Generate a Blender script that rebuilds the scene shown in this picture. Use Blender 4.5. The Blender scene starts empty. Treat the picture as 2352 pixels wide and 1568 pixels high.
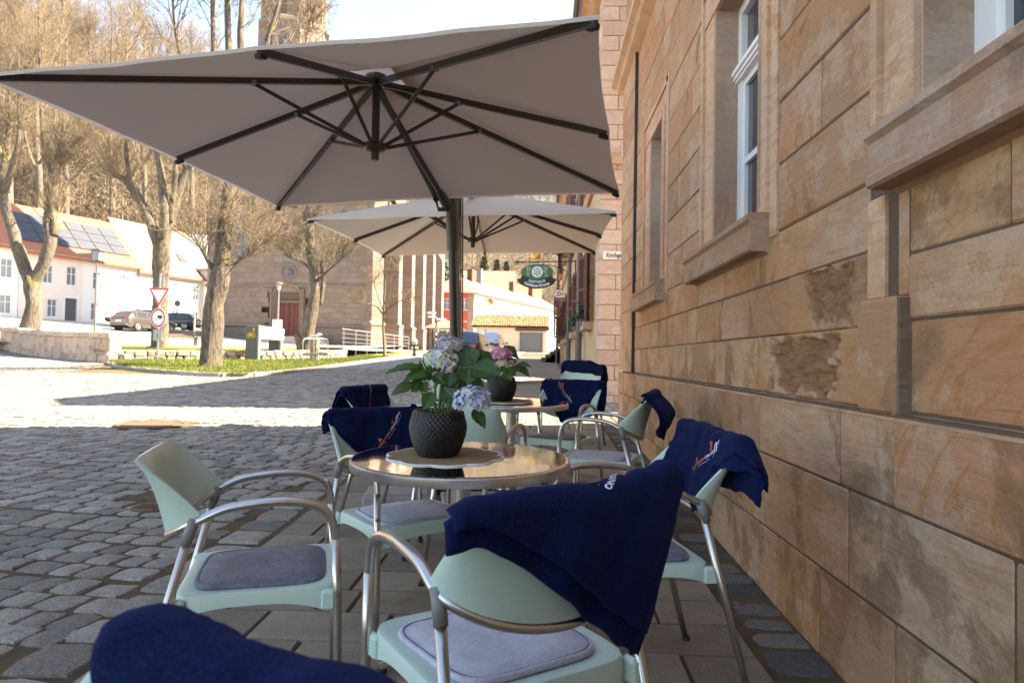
import bpy, bmesh, math, random
import numpy as np
from mathutils import Vector, Matrix, noise

random.seed(7); np.random.seed(7)
SC = bpy.context.scene
COL = SC.collection
R = math.radians

# ------------------------------------------------------------------ camera
EYE = Vector((0.0, 0.0, 1.10))
FPX = 1568.0                      # focal length in pixels of a 2352 px wide picture
CAM_M = Matrix.Rotation(R(2.44), 3, 'Z') @ Matrix.Rotation(R(91.42), 3, 'X') @ Matrix.Rotation(0.018, 3, 'Z')
cd = bpy.data.cameras.new('camera'); cam = bpy.data.objects.new('camera', cd); COL.objects.link(cam)
cam.matrix_world = Matrix.Translation(EYE) @ CAM_M.to_4x4()
cd.sensor_fit = 'HORIZONTAL'; cd.sensor_width = 36.0; cd.lens = 36.0 * FPX / 2352.0
cd.clip_start = 0.02; cd.clip_end = 3000
cd.dof.use_dof = True; cd.dof.focus_distance = 2.7; cd.dof.aperture_fstop = 6.5
SC.camera = cam

# ------------------------------------------------------------------ sky, sun, exposure
SUN_DIR = Vector((0.98, 0.2, 0.0)).normalized()      # horizontal direction towards the sun
SUN_EL = R(43.5)
w = bpy.data.worlds.new('World'); SC.world = w; w.use_nodes = True
wn = w.node_tree; bg = wn.nodes['Background']
sk = wn.nodes.new('ShaderNodeTexSky'); sk.sky_type = 'NISHITA'; sk.sun_disc = False
sk.sun_elevation = SUN_EL; sk.sun_rotation = math.atan2(SUN_DIR.x, SUN_DIR.y)
sk.air_density = 1.0; sk.dust_density = 0.7; sk.ozone_density = 1.6; sk.altitude = 400
wn.links.new(sk.outputs[0], bg.inputs[0]); bg.inputs[1].default_value = 0.092
sd = bpy.data.lights.new('sun', 'SUN'); sd.energy = 5.0; sd.angle = R(0.53); sd.color = (1.0, 0.92, 0.80)
sun = bpy.data.objects.new('sun', sd); COL.objects.link(sun)
sv = Vector((SUN_DIR.x * math.cos(SUN_EL), SUN_DIR.y * math.cos(SUN_EL), math.sin(SUN_EL)))
sun.rotation_euler = sv.to_track_quat('Z', 'Y').to_euler(); sun.location = (20, 5, 30)
SC.view_settings.view_transform = 'Standard'; SC.view_settings.look = 'None'
SC.view_settings.exposure = 2.82; SC.view_settings.gamma = 1.0
SC.view_settings.use_white_balance = True
SC.view_settings.white_balance_temperature = 7700; SC.view_settings.white_balance_tint = 9
SC.cycles.max_bounces = 8; SC.cycles.diffuse_bounces = 6; SC.cycles.glossy_bounces = 4
SC.cycles.transmission_bounces = 6; SC.cycles.transparent_max_bounces = 12
SC.cycles.sample_clamp_indirect = 8.0; SC.cycles.use_denoising = True

# ------------------------------------------------------------------ surveying helpers
def ray(px, py):
    return CAM_M @ Vector(((px - 1176) / FPX, -(py - 784) / FPX, -1.0))
def atY(px, py, y):
    r = ray(px, py); return EYE + r * (y / r.y)
def atX(px, py, x):
    r = ray(px, py); return EYE + r * (x / r.x)
def atZ(px, py, z):
    r = ray(px, py); return EYE + r * ((z - EYE.z) / r.z)

GP = [(-60, 0.0), (3.0, 0.0), (9.0, 0.22), (14.0, 0.27), (24.0, 0.55), (43.0, 1.10), (60.0, 1.60), (120.0, 3.0), (900.0, 20.0)]
def _g(y):
    for (a, za), (b, zb) in zip(GP, GP[1:]):
        if y <= b: return za + (zb - za) * (y - a) / (b - a)
    return GP[-1][1]
def sstep(a, b, x):
    t = min(1.0, max(0.0, (x - a) / (b - a))); return t * t * (3 - 2 * t)
def G(x, y):                       # height of the street
    return (_g(y - 1) + _g(y) + _g(y + 1)) / 3.0 + max(0.0, -x - 20) * 0.085 * sstep(30, 52, y)

# ------------------------------------------------------------------ objects
WM = {}
def tag(o, label=None, cat=None, group=None, kind=None):
    if label: o['label'] = label
    if cat: o['category'] = cat
    if group: o['group'] = group
    if kind: o['kind'] = kind
    return o
def thing(name, label, cat, loc=(0, 0, 0), rz=0.0, group=None):
    o = bpy.data.objects.new(name, None); COL.objects.link(o)
    o.empty_display_size = 0.2; o.location = loc; o.rotation_euler = (0, 0, rz)
    WM[o.name] = Matrix.Translation(Vector(loc)) @ Matrix.Rotation(rz, 4, 'Z')
    return tag(o, label, cat, group)
def link(name, me, m, parent=None, local=None):
    o = bpy.data.objects.new(name, me); COL.objects.link(o)
    for x in (m if isinstance(m, (list, tuple)) else [m]):
        if x is not None and len(me.materials) < (len(m) if isinstance(m, (list, tuple)) else 1): me.materials.append(x)
    if parent is not None: o.parent = parent
    if local is not None: o.matrix_local = local
    WM[o.name] = (WM[parent.name] if parent is not None else Matrix()) @ (local if local is not None else Matrix())
    return o
def clone(o, parent=None, loc=None, rz=None):
    c = o.copy(); COL.objects.link(c)
    if parent is not None: c.parent = parent
    if loc is not None:
        c.location = loc; c.rotation_euler = (0, 0, rz or 0.0)
        WM[c.name] = Matrix.Translation(Vector(loc)) @ Matrix.Rotation(rz or 0.0, 4, 'Z')
    for ch in [k for k in bpy.data.objects if k.parent == o]: clone(ch, c)
    return c

class MB:
    """collects shapes, then links them as one mesh object"""
    def __init__(s): s.v = []; s.f = []; s.mi = []; s.rnd = []; s.cur = 0; s.r = 0.0
    def add(s, vs, fs):
        n = len(s.v); s.v.extend([tuple(p) for p in vs])
        for f in fs:
            s.f.append([n + i for i in f]); s.mi.append(s.cur); s.rnd.append(s.r)
        return s
    def box(s, c, d, M=None):
        hx, hy, hz = d[0] / 2, d[1] / 2, d[2] / 2
        P = [Vector((x, y, z)) for z in (-hz, hz) for x, y in ((-hx, -hy), (hx, -hy), (hx, hy), (-hx, hy))]
        if M is not None: P = [M @ p for p in P]
        c = Vector(c)
        return s.add([p + c for p in P], [(3, 2, 1, 0), (4, 5, 6, 7), (0, 1, 5, 4), (1, 2, 6, 5), (2, 3, 7, 6), (3, 0, 4, 7)])
    def box2(s, a, b):
        a = Vector(a); b = Vector(b)
        return s.box((a + b) / 2, [abs(x) for x in (b - a)])
    def rbox(s, c, d, ch, M=None):          # box with chamfered upright and top edges
        hx, hy, hz = d[0] / 2, d[1] / 2, d[2] / 2
        def ring(ix, iy, z): 
            a, b = hx - ix, hy - iy; k = min(ch, a * .5, b * .5)
            return [Vector(q) for q in ((-a + k, -b, z), (a - k, -b, z), (a, -b + k, z), (a, b - k, z), (a - k, b, z), (-a + k, b, z), (-a, b - k, z), (-a, -b + k, z))]
        P = ring(0, 0, -hz) + ring(0, 0, hz - ch) + ring(ch, ch, hz)
        if M is not None: P = [M @ p for p in P]
        F = [tuple(range(7, -1, -1)), tuple(range(16, 24))]
        for r in (0, 8):
            for i in range(8): F.append((r + i, r + (i + 1) % 8, r + 8 + (i + 1) % 8, r + 8 + i))
        c = Vector(c); return s.add([p + c for p in P], F)
    def tube(s, path, rad, n=10, cap=True, flat=1.0):
        P = [Vector(p) for p in path]; m = len(P)
        rs = rad if isinstance(rad, (list, tuple)) else [rad] * m
        vs = []; up = None
        for i in range(m):
            t = (P[min(i + 1, m - 1)] - P[max(i - 1, 0)])
            if t.length < 1e-9: t = Vector((0, 0, 1))
            t.normalize()
            if up is None:
                up = t.orthogonal().normalized()
                if abs(t.z) < .9: up = (Vector((0, 0, 1)) - t * t.z).normalized()
            else:
                up = (up - t * up.dot(t))
                up = up.normalized() if up.length > 1e-6 else t.orthogonal().normalized()
            b = t.cross(up)
            for k in range(n):
                a = 2 * math.pi * k / n
                vs.append(P[i] + up * (math.sin(a) * rs[i] * flat) + b * (math.cos(a) * rs[i]))
        fs = []
        for i in range(m - 1):
            for k in range(n):
                fs.append((i * n + k, i * n + (k + 1) % n, (i + 1) * n + (k + 1) % n, (i + 1) * n + k))
        if cap: fs.append(tuple(range(n - 1, -1, -1))); fs.append(tuple(range((m - 1) * n, m * n)))
        return s.add(vs, fs)
    def lathe(s, prof, c=(0, 0, 0), n=24, axis=None):
        c = Vector(c); M = Matrix.Identity(3) if axis is None else Vector(axis).to_track_quat('Z', 'Y').to_matrix()
        vs = [c + M @ Vector((r * math.cos(2 * math.pi * k / n), r * math.sin(2 * math.pi * k / n), z)) for r, z in prof for k in range(n)]
        fs = [(i * n + k, i * n + (k + 1) % n, (i + 1) * n + (k + 1) % n, (i + 1) * n + k) for i in range(len(prof) - 1) for k in range(n)]
        if prof[0][0] > 1e-5: fs.append(tuple(range(n - 1, -1, -1)))
        if prof[-1][0] > 1e-5: fs.append(tuple(range((len(prof) - 1) * n, len(prof) * n)))
        return s.add(vs, fs)
    def prism(s, poly, ext, o=(0, 0, 0), u=(1, 0, 0), v=(0, 0, 1)):   # poly in the (u, v) plane, extruded by vector ext
        o = Vector(o); u = Vector(u); v = Vector(v); e = Vector(ext); n = len(poly)
        a = [o + u * p[0] + v * p[1] for p in poly]
        fl = (u.cross(v)).dot(e) > 0
        F0 = tuple(range(n)); F1 = tuple(range(n, 2 * n))
        F = [F0[::-1], F1] if fl else [F0, F1[::-1]]
        for i in range(n):
            q = (i, (i + 1) % n, n + (i + 1) % n, n + i); F.append(q if fl else q[::-1])
        return s.add(a + [p + e for p in a], F)
    def quad(s, a, b, c, d): return s.add([a, b, c, d], [(0, 1, 2, 3)])
    def grid(s, fn, nu, nv, flip=False, closed_u=False):
        vs = [fn(i / nu, j / nv) for j in range(nv + 1) for i in range(nu + 1)]
        W = nu + 1; fs = []
        for j in range(nv):
            for i in range(nu):
                q = (j * W + i, j * W + i + 1, (j + 1) * W + i + 1, (j + 1) * W + i); fs.append(q[::-1] if flip else q)
        return s.add(vs, fs)
    def mesh(s, name, smooth=False, world_to=None, rnd=False, autosm=None):
        me = bpy.data.meshes.new(name)
        vs = s.v
        if world_to is not None:
            I = world_to.inverted(); vs = [tuple(I @ Vector(p)) for p in vs]
        me.from_pydata(vs, [], s.f)
        if len(set(s.mi)) > 1: me.polygons.foreach_set('material_index', s.mi)
        if rnd:
            at = me.attributes.new('rnd', 'FLOAT', 'FACE'); at.data.foreach_set('value', s.rnd)
        if smooth or autosm is not None:
            me.polygons.foreach_set('use_smooth', [True] * len(me.polygons))
            if autosm is not None: me.set_sharp_from_angle(angle=R(autosm))
        me.update(); return me
    def build(s, name, m, parent=None, smooth=False, world=False, rnd=False, autosm=None, local=None):
        me = s.mesh(name, smooth, WM[parent.name] if (world and parent is not None) else None, rnd, autosm)
        return link(name, me, m, parent, local)

def np_mesh(name, V, F, mats, parent=None, world=False, smooth=False, rnd=None):
    """V (n,3) array, F (m,k) index array"""
    V = np.asarray(V, dtype=np.float32); F = np.asarray(F, dtype=np.int32)
    if world and parent is not None:
        I = np.array(WM[parent.name].inverted()); V = (V @ I[:3, :3].T + I[:3, 3]).astype(np.float32)
    me = bpy.data.meshes.new(name); k = F.shape[1]
    me.vertices.add(len(V)); me.vertices.foreach_set('co', V.ravel())
    me.loops.add(F.size); me.loops.foreach_set('vertex_index', F.ravel())
    me.polygons.add(len(F)); me.polygons.foreach_set('loop_start', np.arange(0, F.size, k, dtype=np.int32))
    try: me.polygons.foreach_set('loop_total', np.full(len(F), k, dtype=np.int32))
    except Exception: pass
    if smooth: me.polygons.foreach_set('use_smooth', np.ones(len(F), dtype=bool))
    if rnd is not None:
        at = me.attributes.new('rnd', 'FLOAT', 'FACE'); at.data.foreach_set('value', np.asarray(rnd, dtype=np.float32))
    me.update(calc_edges=True); me.validate()
    return link(name, me, mats, parent)

def text_mesh(txt, size, ext=0.0, align='CENTER', bold=0.0, shear=0.0, spacing=1.0):
    cu = bpy.data.curves.new('text', 'FONT'); cu.body = txt; cu.size = size; cu.align_x = align; cu.align_y = 'CENTER'
    cu.extrude = ext; cu.offset = bold; cu.shear = shear; cu.space_character = spacing; cu.resolution_u = 3
    ob = bpy.data.objects.new('text', cu); COL.objects.link(ob)
    me = bpy.data.meshes.new_from_object(ob)
    bpy.data.objects.remove(ob); bpy.data.curves.remove(cu)
    return me
def fbm(x, y, z=0.0, o=4):
    return noise.fractal(Vector((x, y, z)), 1.0, 2.0, o)
# ------------------------------------------------------------------ materials
class NT:
    def __init__(s, name, rough=0.8, metal=0.0, spec=0.5):
        s.m = bpy.data.materials.new(name); s.m.use_nodes = True; s.nt = s.m.node_tree
        s.b = s.nt.nodes['Principled BSDF']; s.b.inputs['Roughness'].default_value = rough
        s.b.inputs['Metallic'].default_value = metal; s.b.inputs['Specular IOR Level'].default_value = spec
    def n(s, t, ins=None, **props):
        x = s.nt.nodes.new(t)
        for k, v in props.items(): setattr(x, k, v)
        for k, v in (ins or {}).items():
            if hasattr(v, 'is_output'): s.nt.links.new(v, x.inputs[k])
            else: x.inputs[k].default_value = v
        return x
    def pos(s): return s.n('ShaderNodeNewGeometry').outputs['Position']
    def obj(s): return s.n('ShaderNodeTexCoord').outputs['Object']
    def gen(s): return s.n('ShaderNodeTexCoord').outputs['Generated']
    def rnd(s):                                   # one random number per object and, on joined pieces, per piece
        a = s.n('ShaderNodeObjectInfo').outputs['Random']; b = s.n('ShaderNodeAttribute', attribute_name='rnd').outputs['Fac']
        c = s.n('ShaderNodeMath', {0: a, 1: b}, operation='ADD').outputs[0]
        return s.n('ShaderNodeMath', {0: c}, operation='FRACT').outputs[0]
    def map(s, vec, scale=(1, 1, 1), rot=(0, 0, 0), loc=(0, 0, 0)):
        return s.n('ShaderNodeMapping', {'Vector': vec, 'Scale': scale, 'Rotation': rot, 'Location': loc}).outputs[0]
    def noise(s, vec, scale, detail=4, rough=0.55, dist=0.0, out='Fac'):
        return s.n('ShaderNodeTexNoise', {'Vector': vec, 'Scale': scale, 'Detail': detail, 'Roughness': rough, 'Distortion': dist}).outputs[out]
    def ramp(s, fac, stops, interp='LINEAR'):
        r = s.n('ShaderNodeValToRGB', {'Fac': fac}); r.color_ramp.interpolation = interp
        e = r.color_ramp.elements
        while len(e) < len(stops): e.new(0.5)
        for x, (p, c) in zip(e, stops):
            x.position = p; x.color = tuple(c) + (1,) if len(c) == 3 else c
        return r.outputs[0]
    def fr(s, fac, a, b, lo=0.0, hi=1.0):         # map range, clamped
        return s.n('ShaderNodeMapRange', {'Value': fac, 'From Min': a, 'From Max': b, 'To Min': lo, 'To Max': hi}).outputs[0]
    def mix(s, fac, a, b, mode='MIX'):
        x = s.n('ShaderNodeMix', data_type='RGBA', blend_type=mode)
        for i, v in ((0, fac), (6, a), (7, b)):
            if hasattr(v, 'is_output'): s.nt.links.new(v, x.inputs[i])
            elif i == 0: x.inputs[0].default_value = v
            else: x.inputs[i].default_value = tuple(v) + (1,)
        return x.outputs[2]
    def math(s, op, a, b=0.0):
        return s.n('ShaderNodeMath', {0: a, 1: b}, operation=op).outputs[0]
    def hsv(s, col, h=0.5, sat=1.0, val=1.0):
        return s.n('ShaderNodeHueSaturation', {'Color': col, 'Hue': h, 'Saturation': sat, 'Value': val}).outputs[0]
    def bump(s, h, strength=0.3, dist=0.01, normal=None):
        ins = {'Height': h, 'Strength': strength, 'Distance': dist}
        if normal is not None: ins['Normal'] = normal
        return s.n('ShaderNodeBump', ins).outputs[0]
    def done(s, col=None, bump=None, rough=None):
        for k, v in (('Base Color', col), ('Normal', bump), ('Roughness', rough)):
            if v is None: continue
            if hasattr(v, 'is_output'): s.nt.links.new(v, s.b.inputs[k])
            else: s.b.inputs[k].default_value = tuple(v) + (1,) if k == 'Base Color' else v
        return s.m

def plain(name, col, rough=0.7, metal=0.0, var=0.12, scale=6.0, bump=0.0, spec=0.5, bscale=None):
    t = NT(name, rough, metal, spec); p = t.pos()
    f = t.noise(p, scale, 5, 0.6)
    c = t.mix(f, [x * (1 - var) for x in col], [min(1, x * (1 + var)) for x in col])
    b = t.bump(t.noise(p, bscale or scale * 8, 4), bump, 0.004) if bump else None
    return t.done(c, b)

def sandstone(name, tone=1.0, stain=1.0, bs=1.0, sat=1.0, joints=None):
    t = NT(name, 0.88, 0, 0.25); p = t.pos(); r = t.rnd()
    off = t.n('ShaderNodeCombineXYZ', {0: t.math('MULTIPLY', r, 37.0), 1: t.math('MULTIPLY', r, 91.0), 2: t.math('MULTIPLY', r, 53.0)}).outputs[0]
    q = t.n('ShaderNodeVectorMath', {0: p, 1: off}, operation='ADD').outputs[0]
    base = t.ramp(r, [(0.0, (.46, .28, .175)), (.15, (.58, .43, .305)), (.3, (.38, .255, .18)), (.45, (.54, .36, .24)), (.6, (.60, .45, .33)), (.72, (.45, .275, .175)), (.86, (.53, .335, .24)), (1.0, (.40, .29, .215))])
    big = t.noise(q, 1.7, 6, 0.6, 0.8)
    c = t.mix(t.fr(big, .38, .62), base, t.mix(.55, base, (.50, .30, .165)))
    pale = t.noise(q, 2.3, 7, 0.68, 0.5)
    c = t.mix(t.fr(pale, .53, .575, 0, .62), c, (.57, .45, .345))
    c = t.mix(t.math('MULTIPLY', t.fr(t.math('ABSOLUTE', t.math('SUBTRACT', pale, .535)), 0, .012, 1, 0), .5), c, (.66, .54, .43))
    c = t.mix(t.fr(t.noise(q, 1.1, 5, .6), .54, .66, 0, .5), c, (.52, .275, .175))
    # bedding streaks, slanted a little
    st = t.noise(t.map(q, (2.0, 1.6, 11.0), (.22, 0, 0)), 2.2, 6, .62, 1.2)
    c = t.mix(t.fr(st, .48, .70, 0, .6), c, (.36, .235, .145))
    # rusty veins
    v = t.noise(q, 1.25, 5, .6, 2.6)
    ring = t.math('ABSOLUTE', t.math('SUBTRACT', v, .5))
    ve = t.math('MULTIPLY', t.fr(ring, 0.0, .035, 1, 0), t.fr(t.noise(q, .9, 2), .5, .62))
    c = t.mix(t.math('MULTIPLY', ve, .55), c, (.36, .17, .06))
    # dark weathering crusts with ragged edges, most of them low on the wall
    if joints:
        ge = t.n('ShaderNodeSeparateXYZ', {0: t.gen()})
        def fold(o): return t.math('MINIMUM', o, t.math('SUBTRACT', 1.0, o))
        ed = t.math('MINIMUM', fold(ge.outputs[0]), t.math('MULTIPLY', fold(ge.outputs[1]), .55))
        ed = t.math('ADD', ed, t.math('MULTIPLY', t.math('SUBTRACT', t.noise(q, 5.5, 8, .68), .5), .42))
        heart = t.math('MULTIPLY', t.fr(ed, .07, .12), t.fr(t.math('FRACT', t.math('MULTIPLY', r, 17.3)), .15, .6))
        c = t.mix(t.math('MULTIPLY', heart, .72), c, t.mix(t.noise(q, 6, 6, .7), (.27, .165, .095), (.40, .24, .14)))
        brim = t.math('MULTIPLY', t.fr(t.math('ABSOLUTE', t.math('SUBTRACT', ed, .07)), 0, .018, 1, 0), .4)
        c = t.mix(brim, c, (.62, .50, .39))
    zz = t.n('ShaderNodeSeparateXYZ', {0: p}).outputs[2]
    d = t.noise(q, 2.1, 9, .66, .35)
    low = t.fr(zz, .2, 2.4, .07, -.05)
    dk = t.fr(t.math('ADD', d, low), .56, .615, 0, .8 * stain)
    c = t.mix(t.math('MULTIPLY', dk, t.fr(t.noise(q, 11, 6, .7), .3, .65, .45, 1)), c, (.235, .145, .09))
    wo = t.n('ShaderNodeAttribute', attribute_name='worn').outputs['Fac']
    c = t.mix(t.math('MULTIPLY', wo, t.fr(t.noise(q, 16, 7, .75), .3, .68, .25, 1)), c, (.225, .14, .09))
    # soft grey soot
    so = t.noise(q, .8, 4, .5)
    c = t.mix(t.fr(so, .52, .75, 0, .35), c, (.31, .265, .225))
    c = t.mix(t.fr(t.noise(q, 42, 4, .65), .35, .7, 0, .28), c, (.30, .22, .155))
    c = t.mix(t.fr(t.noise(q, 150, 2, .5), .62, .72, 0, .5), c, (.17, .12, .085))
    c = t.hsv(c, .494, sat, tone)
    h1 = t.noise(q, 9, 6, .62); h2 = t.noise(q, 70, 4, .6)
    h3 = t.math('MULTIPLY', st, 1.4)
    h = t.math('ADD', t.math('ADD', h1, t.math('MULTIPLY', h2, .35)), t.math('ADD', h3, t.math('MULTIPLY', dk, -.8)))
    return t.done(c, t.bump(h, .5 * bs, .012))

def granite(name, lo=(.195, .165, .135), hi=(.41, .355, .295), moss=0.5):
    t = NT(name, .9, 0, .2); p = t.pos(); r = t.rnd()
    c = t.mix(r, lo, hi)
    c = t.mix(t.fr(r, .82, .95, 0, .55), c, (.27, .20, .15))
    g = t.noise(p, 95, 3, .7)
    c = t.mix(t.fr(g, .35, .68), t.hsv(c, .5, 1, .62), t.hsv(c, .5, .9, 1.35))
    c = t.mix(t.fr(t.noise(p, 9, 5, .65), .45, .75, 0, .5), c, (.12, .105, .09))
    h = t.math('ADD', t.noise(p, 22, 5, .65), t.math('MULTIPLY', g, .25))
    return t.done(c, t.bump(h, .75, .010))

M = {}
M['stone'] = sandstone('sandstone', .92, stain=1.1, sat=1.20, joints=True)
M['stone_trim'] = sandstone('sandstone_dressed', 1.10, .5, .6, 1.12)
M['stone_grey'] = sandstone('sandstone_grey', .82, .9, .8, .92); M['stone_dark'] = sandstone('sandstone_dark', .34, 1.0, 1.0, 1.0)
M['stone_far'] = sandstone('sandstone_pale', 1.18, .6, .8, .72)
M['stone_church'] = sandstone('sandstone_church', .44, 1.15, .7, .70); M['stone_church_low'] = sandstone('sandstone_church_mossy', .33, 1.2, .7, .6)
M['mortar'] = plain('mortar', (.105, .072, .046), .95, var=.25, scale=14, bump=.3)
M['mortar_pale'] = plain('mortar_pale', (.36, .28, .20), .95, var=.2, scale=9, bump=.2)
M['cobble'] = granite('granite_sett')
M['gutter'] = granite('gutter_sett', (.085, .078, .07), (.19, .175, .16))
def paver():
    t = NT('concrete_paver', .9, 0, .3); p = t.pos(); r = t.rnd()
    c = t.mix(r, (.21, .165, .12), (.34, .275, .205))
    g = t.noise(p, 170, 3, .7)
    c = t.mix(t.fr(g, .35, .7), t.hsv(c, .5, 1, .72), t.hsv(c, .5, 1, 1.3))
    c = t.mix(t.fr(t.noise(p, 3.2, 6, .65), .45, .7, 0, .55), c, (.13, .10, .07))
    return t.done(c, t.bump(t.math('ADD', g, t.noise(p, 18, 4)), .35, .004))
M['paver'] = paver()
def soil():
    t = NT('joint_sand', .97, 0, .1); p = t.pos()
    c = t.ramp(t.noise(p, 3.5, 6, .7), [(.3, (.07, .052, .035)), (.5, (.12, .085, .052)), (.62, (.15, .085, .04)), (.75, (.09, .095, .035))])
    return t.done(c, t.bump(t.noise(p, 60, 4), .6, .006))
M['soil'] = soil()
def far_cobbles():
    t = NT('cobbles_far', .85, 0, .3); p = t.pos()
    v = t.n('ShaderNodeTexVoronoi', {'Vector': t.map(p, (1, 1, 0)), 'Scale': 5.6, 'Randomness': .75}); e = t.n('ShaderNodeTexVoronoi', {'Vector': t.map(p, (1, 1, 0)), 'Scale': 5.6, 'Randomness': .75}, feature='DISTANCE_TO_EDGE')
    rr = t.n('ShaderNodeSeparateColor', {0: v.outputs['Color']}).outputs[0]
    c = t.mix(rr, (.19, .175, .16), (.39, .355, .32))
    c = t.mix(t.fr(e.outputs['Distance'], .02, .09, 1, 0), c, (.09, .07, .05))
    c = t.mix(t.fr(t.noise(p, 1.2, 5), .4, .7, 0, .3), c, (.36, .33, .29))
    return t.done(c, t.bump(t.fr(e.outputs['Distance'], 0, .14), .8, .02))
M['cobble_far'] = far_cobbles()
def grass():
    t = NT('grass', .9, 0, .2); p = t.pos()
    f = t.noise(p, 1.1, 6, .7); c = t.ramp(f, [(.3, (.075, .10, .022)), (.5, (.13, .155, .035)), (.7, (.22, .20, .06))])
    c = t.mix(t.fr(t.noise(p, 30, 4, .7), .3, .7), t.hsv(c, .5, 1, .7), t.hsv(c, .5, 1, 1.3))
    return t.done(c, t.bump(t.noise(p, 60, 4), .8, .03))
M['grass'] = grass()
M['asphalt'] = plain('asphalt', (.12, .115, .11), .9, var=.2, scale=4, bump=.4, bscale=80)
M['gravel'] = plain('gravel', (.34, .30, .25), .95, var=.2, scale=8, bump=.5, bscale=60)
M['kerb'] = granite('kerb_stone', (.22, .20, .175), (.36, .33, .29))
M['rubble'] = sandstone('rubble_stone', 1.0, 1.5, 1.5, .85)
def steel(name, col=(.62, .60, .57), rough=.3):
    t = NT(name, rough, 1.0); p = t.obj()
    n1 = t.noise(p, 16, 5, .65)
    c = t.mix(n1, [x * .90 for x in col], col)
    return t.done(c, None, t.fr(n1, .3, .7, rough * .85, rough * 1.2))
M['alu'] = steel('brushed_aluminium')
def table_metal():
    t = NT('polished_table_top', .06, 1.0); p = t.obj()
    s1 = t.noise(t.map(p, (3, 60, 1)), 3, 4, .6)
    c = t.mix(t.fr(t.noise(p, 7, 5, .6), .35, .7), (.66, .65, .64), (.78, .77, .76))
    return t.done(c, t.bump(t.noise(p, 5.5, 3, .5), .11, .006), t.fr(s1, .3, .7, .03, .09))
M['tabletop'] = table_metal()
M['table_rim'] = steel('table_rim', (.76, .71, .66), .30)
def mint():
    t = NT('mint_plastic', .36, 0, .5); p = t.obj()
    c = t.mix(t.noise(p, 5, 4, .6), (.49, .635, .55), (.535, .675, .595))
    c = t.mix(t.fr(t.noise(p, 34, 5, .7), .58, .72, 0, .28), c, (.34, .41, .35)); c = t.mix(t.fr(t.noise(t.map(p, (6, 90, 40), (.4, .2, .7)), 3, 3, .6), .66, .74, 0, .22), c, (.60, .68, .62)); c = t.mix(t.fr(t.noise(p, 7, 6, .7), .55, .8, 0, .22), c, (.33, .37, .30))
    return t.done(c, t.bump(t.noise(p, 420, 2), .08, .0008), t.fr(t.noise(p, 12, 4), .3, .7, .3, .46))
M['mint'] = mint()
M['sleeve'] = plain('grey_plastic_sleeve', (.22, .215, .21), .5, var=.1)
M['rubber'] = plain('black_rubber', (.02, .02, .02), .8)
def felt(name, a, b):
    t = NT(name, .97, 0, .1); p = t.obj()
    n1 = t.noise(p, 120, 5, .75); n2 = t.noise(p, 24, 5, .7)
    c = t.mix(t.fr(t.math('ADD', t.math('MULTIPLY', n1, .6), t.math('MULTIPLY', n2, .4)), .36, .64), a, b)
    t.b.inputs['Sheen Weight'].default_value = .15
    return t.done(c, t.bump(n1, .5, .002))
M['felt'] = felt('grey_felt', (.095, .092, .12), (.25, .24, .285))
M['felt_light'] = felt('light_grey_felt', (.36, .355, .42), (.58, .57, .64))
M['felt_edge'] = plain('felt_stitched_edge', (.11, .11, .15), .95, var=.2, scale=60)
def fleece():
    t = NT('navy_fleece', 1.0, 0, .05); p = t.obj()
    n1 = t.noise(p, 210, 4, .7)
    c = t.mix(t.fr(n1, .35, .65), (.004, .0065, .031), (.009, .0155, .066)); c = t.mix(t.fr(t.noise(p, 420, 2), .70, .78, 0, .35), c, (.06, .07, .12))
    t.b.inputs['Sheen Weight'].default_value = .10; t.b.inputs['Sheen Roughness'].default_value = .5
    t.b.inputs['Sheen Tint'].default_value = (.25, .32, .75, 1)
    return t.done(c, t.bump(t.math('ADD', n1, t.math('MULTIPLY', t.noise(p, 30, 5, .6), .8)), .6, .003))
M['fleece'] = fleece()
M['thread_orange'] = plain('orange_thread', (.80, .20, .06), .8, var=.1)
M['thread_white'] = plain('white_thread', (.72, .74, .86), .8, var=.06)
M['thread_red'] = plain('red_thread', (.72, .045, .09), .8, var=.1)
def canvas(name, ca, cb, ct, tf):
    t = NT(name, .9, 0, .15); p = t.obj()
    c = t.mix(t.noise(p, 3, 5, .6), ca, cb)
    wv = t.noise(t.map(p, (1, 1, 1)), 600, 2)
    m = t.done(c, t.bump(t.math('ADD', wv, t.math('MULTIPLY', t.noise(p, 4, 4), 2.0)), .12, .003))
    tr = t.n('ShaderNodeBsdfTranslucent', {'Color': ct})
    mx = t.n('ShaderNodeMixShader', {0: tf}); out = t.nt.nodes['Material Output']
    t.nt.links.new(t.b.outputs[0], mx.inputs[1]); t.nt.links.new(tr.outputs[0], mx.inputs[2]); t.nt.links.new(mx.outputs[0], out.inputs[0])
    return m
M['canvas'] = canvas('taupe_parasol_canvas', (.74, .655, .60), (.79, .70, .64), (.80, .68, .60, 1), .42); M['canvas_cream'] = canvas('cream_parasol_canvas', (.76, .68, .59), (.82, .735, .64), (.90, .78, .64, 1), .50)
M['pole'] = plain('dark_bronze_paint', (.06, .047, .040), .36, var=.12, spec=.5)
M['slab'] = plain('concrete_slab', (.30, .255, .24), .9, var=.2, scale=8, bump=.3, bscale=60)
M['pot'] = plain('black_woven_plastic', (.011, .0105, .011), .40, var=.15, scale=30)
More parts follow.
